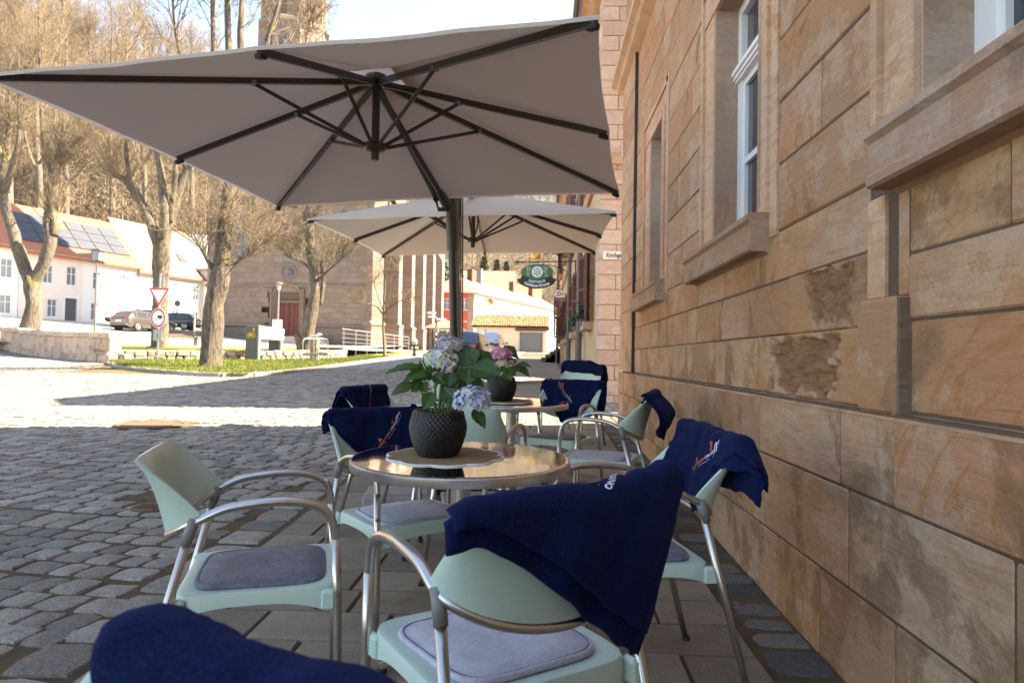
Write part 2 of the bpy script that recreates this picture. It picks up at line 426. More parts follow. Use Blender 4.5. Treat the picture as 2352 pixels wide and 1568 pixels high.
def jute():
    t = NT('jute', .95, 0, .1); p = t.obj()
    sx = t.n('ShaderNodeSeparateXYZ', {0: p}); rr = t.math('SQRT', t.math('ADD', t.math('MULTIPLY', sx.outputs[0], sx.outputs[0]), t.math('MULTIPLY', sx.outputs[1], sx.outputs[1])))
    wv = t.math('SINE', t.math('MULTIPLY', rr, 900.0)); n1 = t.noise(p, 160, 4, .7)
    c = t.mix(n1, (.27, .17, .095), (.50, .34, .20))
    return t.done(c, t.bump(t.math('ADD', wv, t.math('MULTIPLY', n1, 2)), .7, .003))
M['jute'] = jute()
M['cotton'] = plain('white_cotton_cord', (.70, .66, .64), .95, var=.1, scale=90, bump=.4)
def leaf():
    t = NT('hydrangea_leaf', .42, 0, .4); p = t.obj(); r = t.rnd()
    c = t.mix(r, (.018, .056, .012), (.045, .11, .024))
    at = t.n('ShaderNodeAttribute', attribute_name='vein').outputs['Fac']
    c = t.mix(t.math('MULTIPLY', at, .55), c, (.13, .20, .07))
    c = t.mix(t.fr(t.noise(p, 55, 4, .6), .4, .7, 0, .35), c, (.035, .085, .02))
    m = t.done(c, t.bump(t.math('ADD', t.noise(p, 130, 3), t.math('MULTIPLY', at, -1.2)), .4, .0015))
    tr = t.n('ShaderNodeBsdfTranslucent', {'Color': (.16, .30, .04, 1)})
    mx = t.n('ShaderNodeMixShader', {0: .16}); out = t.nt.nodes['Material Output']
    t.nt.links.new(t.b.outputs[0], mx.inputs[1]); t.nt.links.new(tr.outputs[0], mx.inputs[2]); t.nt.links.new(mx.outputs[0], out.inputs[0])
    return m
M['leaf'] = leaf()
M['stem'] = plain('green_stem', (.13, .19, .06), .6, var=.3, scale=40)
M['compost'] = plain('potting_soil', (.05, .03, .018), .98, var=.4, scale=60, bump=.8, bscale=90)
def petals(name, cols):
    t = NT(name, .75, 0, .2); a = t.n('ShaderNodeAttribute', attribute_name='rnd').outputs['Fac']; p = t.obj()
    c = t.ramp(a, cols); c = t.mix(t.fr(t.noise(p, 130, 3), .4, .7, 0, .25), c, (.50, .52, .40))
    t.b.inputs['Subsurface Weight'].default_value = .0
    return t.done(c)
M['petal_lilac'] = petals('lilac_petals', [(0, (.42, .34, .48)), (.35, (.50, .41, .50)), (.6, (.56, .53, .46)), (.8, (.38, .33, .52)), (1, (.62, .56, .56))])
M['petal_white'] = petals('white_petals', [(0, (.68, .70, .60)), (.3, (.66, .69, .66)), (.5, (.44, .55, .20)), (.65, (.72, .73, .68)), (.88, (.44, .46, .62)), (1, (.64, .66, .48))])
M['petal_blue'] = petals('blue_petals', [(0, (.42, .48, .68)), (.3, (.30, .34, .64)), (.45, (.60, .64, .60)), (.7, (.42, .47, .68)), (.8, (.60, .64, .44)), (1, (.52, .57, .68))])
M['petal_pink'] = petals('pink_petals', [(0, (.72, .26, .46)), (.4, (.80, .36, .56)), (.7, (.66, .21, .42)), (1, (.84, .46, .62))])
M['petal_cream'] = petals('cream_petals', [(0, (.62, .52, .34)), (.5, (.66, .56, .40)), (1, (.62, .42, .36))])
M['white_paint'] = plain('white_paint', (.74, .74, .74), .45, var=.04)
M['glass_far'] = plain('window_glass_pale', (.20, .215, .235), .12, var=.3, scale=.8); M['glass'] = plain('window_glass', (.035, .04, .05), .06, var=.3, scale=2, spec=.8)
M['curtain'] = plain('net_curtain', (.55, .55, .57), .9, var=.1)
M['white_plaster'] = plain('white_plaster', (.78, .75, .70), .92, var=.05, scale=2, bump=.2)
M['shaded_white_plaster'] = plain('shaded_white_plaster', (.78, .66, .58), .92, var=.06, scale=2, bump=.2)  # white wall with the warm tone of the tower's shadow put into its colour
M['red_plaster'] = plain('red_plaster', (.55, .10, .06), .92, var=.06, scale=2, bump=.2)
M['cream_plaster'] = plain('cream_plaster', (.66, .54, .38), .92, var=.06, scale=2, bump=.2)
M['ochre_plaster'] = plain('ochre_plaster', (.55, .38, .22), .92, var=.10, scale=2, bump=.3)
def rooftile(name, a, b, sc=4.0):
    t = NT(name, .85, 0, .25); p = t.pos()
    c = t.mix(t.noise(p, 1.2, 6, .7), a, b)
    c = t.mix(t.fr(t.noise(p, 9, 4, .8), .42, .68, 0, .5), c, [x * .62 for x in a])
    return t.done(c, t.bump(t.noise(p, 14, 3), .5, .03))
M['tile_orange'] = rooftile('orange_roof_tile', (.35, .115, .062), (.44, .175, .105))
M['tile_old'] = rooftile('old_roof_tile', (.30, .12, .06), (.42, .21, .12))
M['tile_pink'] = rooftile('pale_roof_tile', (.29, .13, .092), (.37, .19, .14))
M['slate'] = plain('grey_slate', (.26, .28, .30), .6, var=.15, scale=3, bump=.3)
M['solar'] = plain('solar_panel', (.06, .065, .08), .65, var=.2, scale=1.5, spec=.15)
M['wood_dark'] = plain('dark_timber', (.10, .055, .032), .85, var=.35, scale=12, bump=.4)
M['wood_red'] = plain('red_painted_door', (.13, .022, .017), .6, var=.2, scale=8, bump=.2)
M['shutter'] = plain('brown_shutter_paint', (.12, .042, .033), .6, var=.2, scale=10)
M['pipe'] = plain('grey_brown_downpipe', (.12, .09, .08), .5, var=.12)
M['dark_metal'] = plain('dark_iron', (.022, .020, .020), .5, var=.2)
M['galv'] = plain('galvanised_steel', (.30, .30, .31), .42, metal=.7, var=.12)
M['grey_paint'] = plain('anthracite_paint', (.085, .083, .083), .55, var=.06)
M['light_grey'] = plain('light_grey_paint', (.36, .345, .33), .5, var=.05)
M['garage_grey'] = plain('garage_door_grey', (.13, .13, .135), .6, var=.05)
M['yellow'] = plain('yellow_print', (.72, .48, .01), .6, var=.05)
M['sign_white'] = plain('sign_white', (.80, .79, .77), .5, var=.03)
M['sign_red'] = plain('sign_red', (.62, .03, .025), .5, var=.05)
M['sign_black'] = plain('sign_black', (.015, .015, .015), .5)
M['sign_green'] = plain('sign_green', (.035, .17, .05), .45, var=.08)
M['sign_blue'] = plain('sign_blue', (.05, .07, .16), .5)
M['sign_pale'] = plain('sign_pale_green', (.42, .56, .40), .5)
M['sign_brown'] = plain('sign_dark_brown', (.035, .025, .025), .6, var=.1)
M['gold'] = plain('gilded_metal', (.85, .50, .07), .3, metal=.75, var=.2)
M['rust'] = plain('rusty_iron', (.16, .085, .05), .75, metal=.3, var=.35, scale=20, bump=.4)
M['conifer'] = plain('conifer_needles', (.10, .14, .07), .9, var=.5, scale=1.5)
M['fir'] = plain('fir_garland', (.012, .045, .012), .8, var=.4, scale=20)
M['bush'] = plain('evergreen_leaves', (.05, .09, .045), .8, var=.5, scale=3)
def bark(name, a, b, mossy=.5):
    t = NT(name, .95, 0, .15); p = t.pos()
    n1 = t.noise(t.map(p, (11, 11, 1.7)), 1.5, 8, .75, .8)
    c = t.mix(t.fr(n1, .38, .62), a, b)
    mo = t.fr(t.noise(p, 1.1, 6, .7), .56, .66, 0, mossy)
    c = t.mix(mo, c, (.19, .165, .022))
    c = t.mix(t.fr(t.noise(p, 5, 4, .6), .62, .7, 0, mossy * .8), c, (.38, .25, .03))
    return t.done(c, t.bump(n1, 1.0, .12))
M['bark'] = bark('lime_bark', (.05, .04, .034), (.26, .215, .175), .8)
M['twig'] = plain('bare_twigs', (.19, .14, .09), .95, var=.25, scale=2)
M['twig_dark'] = plain('bare_branches', (.15, .105, .07), .95, var=.25, scale=2)
M['wood_hill'] = plain('woodland_twigs', (.155, .115, .075), .97, var=.3, scale=.05)
def hillmat():
    t = NT('woodland_floor', .97, 0, .1); p = t.pos()
    c = t.ramp(t.noise(p, .12, 8, .72), [(.3, (.115, .088, .058)), (.5, (.165, .125, .085)), (.7, (.21, .165, .11))])
    return t.done(c, t.bump(t.noise(p, .8, 6, .7), 1, .6))
M['hill'] = hillmat()
M['earth'] = plain('bare_earth', (.20, .17, .13), .95, var=.2, scale=.6, bump=.3)
def carpaint(name, col, metal=.35):
    t = NT(name, .3, metal, .5); t.b.inputs['Coat Weight'].default_value = .6; t.b.inputs['Coat Roughness'].default_value = .06
    return t.done(t.mix(t.noise(t.pos(), 3, 3), [x * .93 for x in col], col))
M['car_grey'] = carpaint('taupe_car_paint', (.085, .07, .062)); M['car_dark'] = carpaint('dark_blue_car_paint', (.022, .028, .05))
M['car_black'] = carpaint('black_car_paint', (.018, .018, .022)); M['car_white'] = carpaint('silver_white_car_paint', (.55, .56, .58), .1)
M['car_glass'] = plain('car_glass', (.035, .045, .055), .05, var=.2, spec=.9)
M['tyre'] = plain('tyre_rubber', (.02, .02, .02), .85); M['rim'] = plain('alloy_rim', (.5, .5, .5), .3, metal=.9)
M['tail'] = plain('red_tail_lamp', (.40, .012, .015), .2); M['plate'] = plain('number_plate', (.75, .76, .78), .5)
M['plant_moss'] = plain('moss_green', (.09, .12, .03), .95, var=.4, scale=20)
# ------------------------------------------------------------------ ground, square, pavement, lawn
def frange(a, b, n): return [a + (b - a) * i / n for i in range(n + 1)]
def project(P):
    v = CAM_M.transposed() @ (Vector(P) - EYE)
    if v.z > -0.05: return None
    return 1176 + FPX * v.x / -v.z, 784 - FPX * v.y / -v.z
def hill_z(x, y):
    d = (x + 41) * -.922 + (y - 52) * .387
    a = min(78.0, max(0.0, d - 13) * .56) * sstep(-10, 20, d)
    b = 70.0 * sstep(130, 340, y - .15 * x) if x > -60 else 70.0 * sstep(130, 340, y - .15 * x)
    return max(a, b) + 2.5 * fbm(x * .02, y * .02) * sstep(10, 40, d if d > y - 130 else y - 130)
gm = MB()
xs = [-420, -330, -260, -210, -180, -155, -135, -118, -104, -92, -82, -73, -65, -58, -52, -47, -43, -39, -35, -31, -28, -25, -22, -19, -16, -13, -10, -7, -4, -1, 2, 6, 12, 20, 32, 50, 80, 120, 180, 260, 420]
ys = [-60, -40, -25, -15, -8, -3, 0, 3, 6, 9, 12, 15, 18, 21, 24, 27, 30, 33, 36, 40, 44, 48, 53, 58, 64, 70, 77, 85, 94, 104, 115, 127, 140, 155, 170, 188, 206, 226, 248, 272, 300, 330, 365, 405, 460, 540, 660, 820]
gv = []
for y in ys:
    for x in xs:
        h = hill_z(x, y) if y > 30 else 0.0
        gv.append((x, y, G(x, y) - .06 + h))
W_ = len(xs); gf = []; hf = []
for j in range(len(ys) - 1):
    for i in range(W_ - 1):
        q = (j * W_ + i, j * W_ + i + 1, (j + 1) * W_ + i + 1, (j + 1) * W_ + i)
        hx = max(hill_z((xs[i] + xs[i + 1]) / 2, (ys[j] + ys[j + 1]) / 2) if ys[j] > 30 else 0, 0)
        (hf if hx > 1.5 else gf).append(q)
def sub(vs, fs):
    idx = sorted(set(i for f in fs for i in f)); mp = {k: n for n, k in enumerate(idx)}
    return [vs[k] for k in idx], [[mp[i] for i in f] for f in fs]
tag(MB().add(*sub(gv, gf)).build('ground', M['earth'], smooth=True), kind='structure')
tag(MB().add(*sub(gv, hf)).build('hill', M['hill'], smooth=True), kind='structure')

def ruled(A, B, n, zoff, zoff2=None):
    mb = MB(); vs = []
    m = len(A)
    for i in range(m):
        for j in range(n + 1):
            t = j / n; x = A[i][0] * (1 - t) + B[i][0] * t; y = A[i][1] * (1 - t) + B[i][1] * t
            zo = zoff * (1 - t) + (zoff if zoff2 is None else zoff2) * t
            vs.append((x, y, G(x, y) + zo))
    fs = [(i * (n + 1) + j, i * (n + 1) + j + 1, (i + 1) * (n + 1) + j + 1, (i + 1) * (n + 1) + j) for i in range(m - 1) for j in range(n)]
    a = Vector(vs[fs[0][1]]) - Vector(vs[fs[0][0]]); b = Vector(vs[fs[0][3]]) - Vector(vs[fs[0][0]])
    if a.cross(b).z < 0: fs = [f[::-1] for f in fs]
    return mb.add(vs, fs)
def smoothline(P, n=5):
    out = []
    for i in range(len(P) - 1):
        p0, p1, p2, p3 = P[max(i - 1, 0)], P[i], P[i + 1], P[min(i + 2, len(P) - 1)]
        for k in range(n):
            t = k / n
            out.append(tuple(.5 * (2 * p1[c] + (p2[c] - p0[c]) * t + (2 * p0[c] - 5 * p1[c] + 4 * p2[c] - p3[c]) * t * t + (3 * p1[c] - p0[c] - 3 * p2[c] + p3[c]) * t ** 3) for c in range(len(p1))))
    out.append(tuple(P[-1])); return out
KERB = smoothline([(-17.0, 26.2), (-15.7, 24.4), (-13.2, 21.7), (-10.7, 20.0), (-9.3, 19.4), (-8.5, 19.9), (-8.25, 22.6), (-8.3, 30), (-8.5, 36), (-9.0, 46), (-9.8, 60)])
BACK = smoothline([(-17.3, 27.2), (-16.4, 27.7), (-15.2, 28.4), (-14.0, 29.3), (-13.0, 30.2), (-12.1, 31.2), (-11.2, 32.4), (-10.4, 34.0), (-10.3, 37), (-11.3, 46), (-12.3, 60)])
# sheet of joint sand under the setts, and the sett-paved street beyond
sq = thing('cobbled_square', None, None); tag(sq, kind='structure')
base = ruled([(-34, y) for y in frange(-2, 26.5, 40)], [(1.16, y) for y in frange(-2, 26.5, 40)], 30, -.0125)
base.build('joint_sand', M['soil'], sq)
tag(ruled([(-60, y) for y in frange(29.9, 46, 16)] , [(-8.0, y) for y in frange(29.9, 46, 16)], 10, -.035).build('side_road', M['asphalt']), kind='structure')
tag(ruled([(-9.9, y) for y in frange(25.9, 95, 50)], [(-1.5, y) for y in frange(25.9, 95, 50)], 6, -.002).build('street', M['cobble_far'], smooth=True), kind='structure')
tag(ruled([(-60, y) for y in frange(-2, 30, 16)], [(-17, y) for y in frange(-2, 30, 16)], 8, -.004).build('road', M['cobble_far'], smooth=True), kind='structure')
# lane between the two houses on the right
tag(ruled([(1.10, y) for y in frange(9.2, 13.8, 6)], [(26, y) for y in frange(9.2, 13.8, 6)], 8, -.004).build('lane', M['cobble_far']), kind='structure')
def inside_lawn(x, y):
    if y < 18.9: return False
    pts = KERB + BACK[::-1]; c = False; j = len(pts) - 1
    for i in range(len(pts)):
        xi, yi = pts[i][:2]; xj, yj = pts[j][:2]
        if (yi > y) != (yj > y) and x < (xj - xi) * (y - yi) / (yj - yi) + xi: c = not c
        j = i
    return c
# setts
SLAB_L, SLAB_R = -1.55, .83
ang = R(-7); ca, sa = math.cos(ang), math.sin(ang)
setts = []; rs = random.Random(3)
v = -8.0
while v < 34:
    d = .172 + rs.uniform(-.016, .016)
    u = -34 + rs.uniform(0, .2)
    wav = rs.uniform(-.01, .01)
    while u < 8:
        l = rs.uniform(.135, .215); uc = u + l / 2; u += l
        x = uc * ca - v * sa; y = uc * sa + v * ca + .03 * math.sin(uc * 1.7 + v) + wav
        if y < -1.5 or y > 26.4 or x < -17.2 or x > SLAB_L - .29: continue
        if inside_lawn(x, y) or (y > 20 and x < -8.2 and not (x < -15 and y < 24)): 
            if y > 19.2 and x < -8.4: continue
        if any((x - mx) ** 2 + (y - my) ** 2 < (.50 if mx < -4 else .17) ** 2 for mx, my in ((-4.88, 8.45), (-2.76, 4.86))): continue
        p = project((x, y, G(x, y)))
        if (p is None and y > 2) or (p is not None and (p[0] < -1100 or p[0] > 2600)) or x < -9 - .5 * y: continue
        setts.append((abs(y) ** 3 if p is not None else 1e6, x, y, l, d, p))
    v += d
# a border course of larger setts along the slabs
y = .5
while y < 26:
    l = rs.uniform(.2, .3)
    setts.append((y ** 3 * .8, SLAB_L - .15, y + l / 2, -l, .26, project((SLAB_L - .15, y, 0))))
    y += l
setts.sort(key=lambda s: s[0])
def sett_mesh(k, fine):
    r = random.Random(k); mb = MB()
    n = 12
    out = [];
    for i in range(n):
        a = 2 * math.pi * (i + .5) / n; c, s_ = math.cos(a), math.sin(a)
        q = (abs(c) ** 7 + abs(s_) ** 7) ** (-1 / 7)
        q *= r.uniform(.93, 1.02); out.append((c * q * .48, s_ * q * .48))
    k1 = [(x, y, -.09) for x, y in out]; k2 = [(x, y, -.014 + r.uniform(-.004, .003)) for x, y in out]; k3 = [(x * .93, y * .93, -.003 + r.uniform(-.0025, .002)) for x, y in out]
    k4 = [(x * .6, y * .6, .0005 + r.uniform(-.0015, .0015)) for x, y in out]
    F = []
    for ring in range(3):
        for i in range(n): F.append((ring * n + i, ring * n + (i + 1) % n, (ring + 1) * n + (i + 1) % n, (ring + 1) * n + i))
    F.append(tuple(range(3 * n, 4 * n)))
    return k1 + k2 + k3 + k4, F
SV = [sett_mesh(k, True) for k in range(10)]
sett_me = []
for vs, fs in SV:
    me = MB().add(vs, fs).mesh('sett', autosm=9); me.materials.append(M['cobble']); sett_me.append(me)
rest = MB(); nind = 0
for key, x, y, l, d, p in setts:
    k = rs.randrange(10); border = l < 0; l = abs(l)
    z = G(x, y) + rs.uniform(-.007, .004); rot = ang + rs.uniform(-.06, .06) + (0 if not border else -ang)
    sx, sy = (l, d) if not border else (d, l)
    sx *= rs.uniform(.97, 1.03); sy *= rs.uniform(.96, 1.03)
    tx, ty = rs.uniform(-.025, .025), rs.uniform(-.025, .025)
    Mx = Matrix.Translation((x, y, z)) @ Matrix.Rotation(rot, 4, 'Z') @ Matrix.Rotation(tx, 4, 'X') @ Matrix.Rotation(ty, 4, 'Y') @ Matrix.Diagonal((sx, sy, 1, 1))
    vis = p is not None and -40 < p[0] < 2390 and p[1] < 1640 and not (520 < p[0] < 1500 and p[1] > 1080)
    if nind < 300 and vis:
        o = bpy.data.objects.new('sett', sett_me[k]); COL.objects.link(o); o.parent = sq; o.matrix_local = Mx; nind += 1
    elif y < 13:
        rest.r = rs.random(); rest.add([Mx @ Vector(q) for q in SV[k][0]], SV[k][1])
    else:
        rest.r = rs.random(); vs = SV[k][0]
        rest.add([Mx @ Vector(q) for q in vs[12:36]], [(i, (i + 1) % 12, 12 + (i + 1) % 12, 12 + i) for i in range(12)] + [tuple(range(12, 24))])
tag(rest.build('setts', M['cobble'], sq, autosm=9, rnd=True), kind='stuff')

# concrete pavers under the tables, one by one
pv = thing('pavement', None, None); tag(pv, kind='structure')
pm = MB(); pm.add(*(lambda q: (q.v, q.f))(ruled([(SLAB_L, y) for y in frange(-1, 60, 60)], [(1.12, y) for y in frange(-1, 60, 60)], 4, -.014)))
pm.build('bedding_sand', M['soil'], pv)
ume = []
for k in range(4):
    me = MB().rbox((0, 0, -.03), (1, 1, .06), .012).mesh('paving_slab'); me.materials.append(M['paver']); ume.append(me)
ps = MB(); y = .6; n = 0
while y < 46:
    dd = rs.choice([.27, .285, .30]) if y < 14 else .30
    x = SLAB_L + .006; first = True
    while x < SLAB_R - .02:
        l = rs.choice([.33, .40, .46, .52]) if not first else rs.uniform(.2, .5); first = False
        if SLAB_R - (x + l) < .2: l = SLAB_R - x
        g_ = .012
        xc, yc = x + l / 2, y + dd / 2; z = G(xc, yc) + rs.uniform(-.003, .003)
        Mx = Matrix.Translation((xc, yc, z)) @ Matrix.Rotation(math.atan2(G(xc, yc + .2) - G(xc, yc - .2), .4), 4, 'X') @ Matrix.Rotation(rs.uniform(-.012, .012), 4, 'Z')
        if n < 296 and y > 1.3:
            o = bpy.data.objects.new('paving_slab', ume[rs.randrange(4)]); COL.objects.link(o); o.parent = pv
            o.matrix_local = Mx @ Matrix.Diagonal((l - g_, dd - g_, 1, 1)); n += 1
        else:
            ps.r = rs.random(); t = MB().rbox((0, 0, -.03), (l - g_, dd - g_, .06), .008); ps.add([Mx @ Vector(q) for q in t.v], t.f)
        x += l
    y += dd
tag(ps.build('paving_slabs', M['paver'], pv, rnd=True), kind='stuff')
# rough gutter stones against the wall
y = .8; gs = MB()
while y < 40:
    l = rs.uniform(.13, .24)
    vs, fs = SV[rs.randrange(10)]
    Mx = Matrix.Translation((.965, y + l / 2, G(1, y) + rs.uniform(-.012, .002))) @ Matrix.Rotation(rs.uniform(-.05, .05), 4, 'Z') @ Matrix.Rotation(rs.uniform(-.05, .02), 4, 'Y')
    if 1.2 < y < 9.2:
        me = sett_me[rs.randrange(10)]
        o = bpy.data.objects.new('gutter_stone', me); COL.objects.link(o); o.parent = pv
        o.matrix_local = Mx @ Matrix.Diagonal((.25, l * .95, 1.6, 1))
        o.material_slots[0].link = 'OBJECT'; o.material_slots[0].material = M['gutter']
    else:
        gs.r = rs.random(); gs.add([Mx @ Matrix.Diagonal((.25, l * .95, 1.6, 1)) @ Vector(q) for q in vs], fs)
    y += l
tag(gs.build('gutter_stones', M['gutter'], pv, rnd=True), kind='stuff')

# lawn islands with a kerb, and the upper terrace behind the low rubble wall
tag(ruled(KERB, BACK, 10, .09, .12).build('lawn', M['grass'], smooth=True), kind='structure')
kb = thing('kerb', None, None); tag(kb, kind='structure')
def kerb_run(line, w, h, seg, name, m, parent, limit=120):
    acc = 0; cnt = 0; more = MB()
    pts = [Vector((p[0], p[1], 0)) for p in line]; L = [0]
    for a, b in zip(pts, pts[1:]): L.append(L[-1] + (b - a).length)
    def at(s):
        for i in range(len(L) - 1):
            if s <= L[i + 1]: return pts[i].lerp(pts[i + 1], (s - L[i]) / max(1e-6, L[i + 1] - L[i]))
        return pts[-1]
    s = 0
    while s < L[-1] - .2:
        e = min(L[-1], s + seg * rs.uniform(.85, 1.15)); a, b = at(s + .006), at(e - .006); c = (a + b) / 2; dr = (b - a)
        mb = MB().rbox((0, 0, 0), (dr.length, w, h + .1), .018, Matrix.Rotation(math.atan2(dr.y, dr.x), 3, 'Z'))
        zc = G(c.x, c.y) + h / 2 - .05 + rs.uniform(-.008, .008)
        if cnt < limit:
            mb.build(name, m, parent, local=Matrix.Translation((c.x, c.y, zc))); cnt += 1
        else: more.add([Vector(q) + Vector((c.x, c.y, zc)) for q in mb.v], mb.f)
        s = e
    if more.v: tag(more.build(name + 's', m, parent), kind='stuff')
kerb_run(KERB, .16, .11, .95, 'kerb_stone', M['kerb'], kb)
tag(ruled(smoothline([(-17.9, 27.0), (-16.4, 27.9), (-15.2, 28.6), (-14.0, 29.5), (-13.0, 30.4), (-12.0, 31.4), (-11.2, 32.6), (-10.5, 34.1)], 3), smoothline([(-27, 36.2), (-24, 36.4), (-21.5, 37), (-19, 38), (-17, 39), (-15, 40), (-13.2, 41), (-11.6, 42)], 3), 8, .46, .50).build('terrace_lawn', M['grass'], smooth=True), kind='structure')
tag(ruled([(-75, 28), (-45, 32), (-30, 36.0), (-24, 36.35), (-21.5, 36.95), (-19, 37.95), (-17, 38.95), (-15, 39.95), (-13.2, 40.95), (-11.6, 41.95)], [(-75, 95), (-55, 95), (-44, 95), (-38, 95), (-33, 95), (-28, 95), (-24, 95), (-20, 95), (-16, 95), (-12.4, 95)], 24, .46, .46).build('church_yard', M['gravel'], smooth=True), kind='structure')

# blades of grass on the near lawn
rgx = random.Random(12); V = []; F = []
for _ in range(46000):
    k = rgx.randrange(len(KERB) - 1); t = rgx.random(); u = rgx.random() ** 1.4
    a = [KERB[k][c] + (KERB[k + 1][c] - KERB[k][c]) * t for c in (0, 1)]; b_ = [BACK[k][c] + (BACK[k + 1][c] - BACK[k][c]) * t for c in (0, 1)]
    x, y = a[0] + (b_[0] - a[0]) * u, a[1] + (b_[1] - a[1]) * u
    if y > 40: continue
    z = G(x, y) + .09 + .03 * u; h = rgx.uniform(.03, .10); an = rgx.uniform(0, 3.14); w2 = rgx.uniform(.006, .016); n = len(V)
    V += [(x - w2 * math.cos(an), y - w2 * math.sin(an), z), (x + w2 * math.cos(an), y + w2 * math.sin(an), z), (x + rgx.uniform(-.04, .04), y + rgx.uniform(-.04, .04), z + h)]; F.append((n, n + 1, n + 2))
tag(np_mesh('grass_blades', V, F, M['grass']), kind='stuff')
# ------------------------------------------------------------------ the sandstone house on the right
XF, XP = 1.12, 1.08
hs = thing('sandstone_house', 'tall tan sandstone ashlar house with deep stone framed windows along the terrace', 'house', (1.2, 4, 0))
MW = Matrix(((0, 0, -1), (-1, 0, 0), (0, 1, 0)))     # local x -> -Y, y -> Z, z -> -X
def facing(c, size, ch=.007):
    return MB().rbox(c, size, ch, MW)
def block(y0, y1, z0, z1, x, parent=hs, name='stone_block', m='stone', depth=.09, gap=.0035, ch=.006, jit=.003):
    x += rs.uniform(-jit, jit); w_, h_ = y1 - y0 - 2 * gap, z1 - z0 - 2 * gap
    if w_ < .02 or h_ < .02: return None
    mb = facing((0, 0, 0), (w_, h_, depth), ch)
    return mb.build(name, M[m], parent, local=Matrix.Translation(Vector((x + depth / 2, (y0 + y1) / 2, (z0 + z1) / 2)) - (WM[parent.name].translation if parent else Vector())))
def rough_block(y0, y1, z0, z1, x, seed, ry0, ry1, rz0, rz1, deep):
    """a stone whose face has spalled away inside a ragged outline"""
    nu, nv = 60, 40; g_ = .0012; vs = []; wr = []
    for j in range(nv + 1):
        for i in range(nu + 1):
            y = y0 + g_ + (y1 - y0 - 2 * g_) * i / nu; z = z0 + g_ + (z1 - z0 - 2 * g_) * j / nv
            u = (y - ry0) / (ry1 - ry0) * 2 - 1; t = (z - rz0) / (rz1 - rz0) * 2 - 1
            q = 1 - max(abs(u), abs(t)) + .34 * fbm(y * 9, z * 9, seed) + .12 * fbm(y * 30, z * 30, seed)
            kq = sstep(.02, .10, q)
            dep = kq * (deep + deep * .8 * fbm(y * 12, z * 15, seed + 5) + deep * .6 * fbm(y * 34, z * 60, seed + 5)) + .002 * fbm(y * 5, z * 5, seed)
            e = min(i, nu - i, j, nv - j)
            vs.append((x + max(dep, -.004) + (.005 if e == 0 else 0), y, z)); wr.append(kq)
    W2 = nu + 1; fs = []
    for j in range(nv):
        for i in range(nu): fs.append((j * W2 + i, (j + 1) * W2 + i, (j + 1) * W2 + i + 1, j * W2 + i + 1))
    rim = [i for i in range(W2)] + [j * W2 + nu for j in range(1, nv + 1)] + [nv * W2 + i for i in range(nu - 1, -1, -1)] + [j * W2 for j in range(nv - 1, 0, -1)]
    n0 = len(vs)
    for k in rim: vs.append((x + .12, vs[k][1], vs[k][2])); wr.append(0)
    for a in range(len(rim)):
        b = (a + 1) % len(rim); fs.append((rim[a], rim[b], n0 + b, n0 + a))
    o = MB().add(vs, fs).build('stone_block', M['stone'], hs, world=True, smooth=True)
    at = o.data.attributes.new('worn', 'FLOAT', 'POINT'); at.data.foreach_set('value', wr)
    o['label'] = 'spalled stone with a ragged dark worn face'
    return o
def course(z0, z1, joints, x, **k):
    for a, b in zip(joints, joints[1:]): block(min(a, b), max(a, b), z0, z1, x, **k)
# plinth in three courses with a sloping ledge
course(-.12, .322, [-1.0, .35, 1.25, 2.13, 2.69, 3.16, 3.41, 3.86, 4.3, 5.1, 5.9, 6.6, 7.5, 8.3, 9.0, 9.60], XP)
course(.322, .665, [-1.0, -.2, .7, 1.61, 2.45, 3.71, 4.6, 5.3, 6.05, 6.9, 7.7, 8.5, 9.0, 9.60], XP)
course(.665, .937, [-1.0, -.3, .45, 1.2, 2.14, 2.52, 3.42, 4.05, 4.91, 5.56, 6.2, 7.13, 7.8, 8.5, 9.1, 9.60], XP)
MB().prism([(XP - .002, .9375), (XF + .03, .958), (XF + .03, .93), (XP - .002, .930)], (0, 10.62, 0), (0, -1.0, 0)).build('plinth_ledge', M['stone_trim'], hs, world=True)
# field courses below the sills
course(.955, 1.232, [3.59, 4.21], XF) ; course(.955, 1.232, [4.44, 5.10, 5.9, 6.56, 7.25, 7.75, 8.25], XF)
block(4.21, 4.44, .955, 1.232, XF, m='stone_trim')['label'] = 'narrow ochre stone strip let into the wall'
course(1.232, 1.488, [3.16, 3.75, 4.38, 4.97, 5.28, 6.26, 7.0, 7.61, 8.25], XF)
course(1.488, 1.728, [2.38, 3.58, 4.24, 4.90, 5.7, 6.53, 7.18, 7.75, 8.25], XF)
rough_block(2.38, 3.16, 1.232, 1.488, XF, 3.1, 2.52, 2.93, 1.255, 1.475, .016)
rough_block(2.38, 3.59, .955, 1.232, XF, 7.7, 2.60, 3.35, .975, 1.215, .024)
# near bay
course(.955, 1.24, [-1.0, -.1, .8, 2.134], XF, m='stone'); course(1.24, 1.44, [-1.0, .3, 2.134], XF); course(1.44, 1.66, [-1.0, .2, 1.0, 1.68, 2.134], XF)
pier = facing((0, 0, 0), (.246, .368, .12), .012).build('stone_pier', M['stone'], hs, local=Matrix.Translation(Vector((XP + .055, 2.257, 1.130)) - hs.location))
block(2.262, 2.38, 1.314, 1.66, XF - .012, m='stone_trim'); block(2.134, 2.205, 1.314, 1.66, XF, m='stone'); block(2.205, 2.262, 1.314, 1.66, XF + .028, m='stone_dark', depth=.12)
MB().box2((XP + .006, 2.118, .95), (XF + .05, 2.1335, 1.308)).build('pier_side', M['stone_dark'], hs, world=True)  # much darker stone on the pier's near side and in the recess above
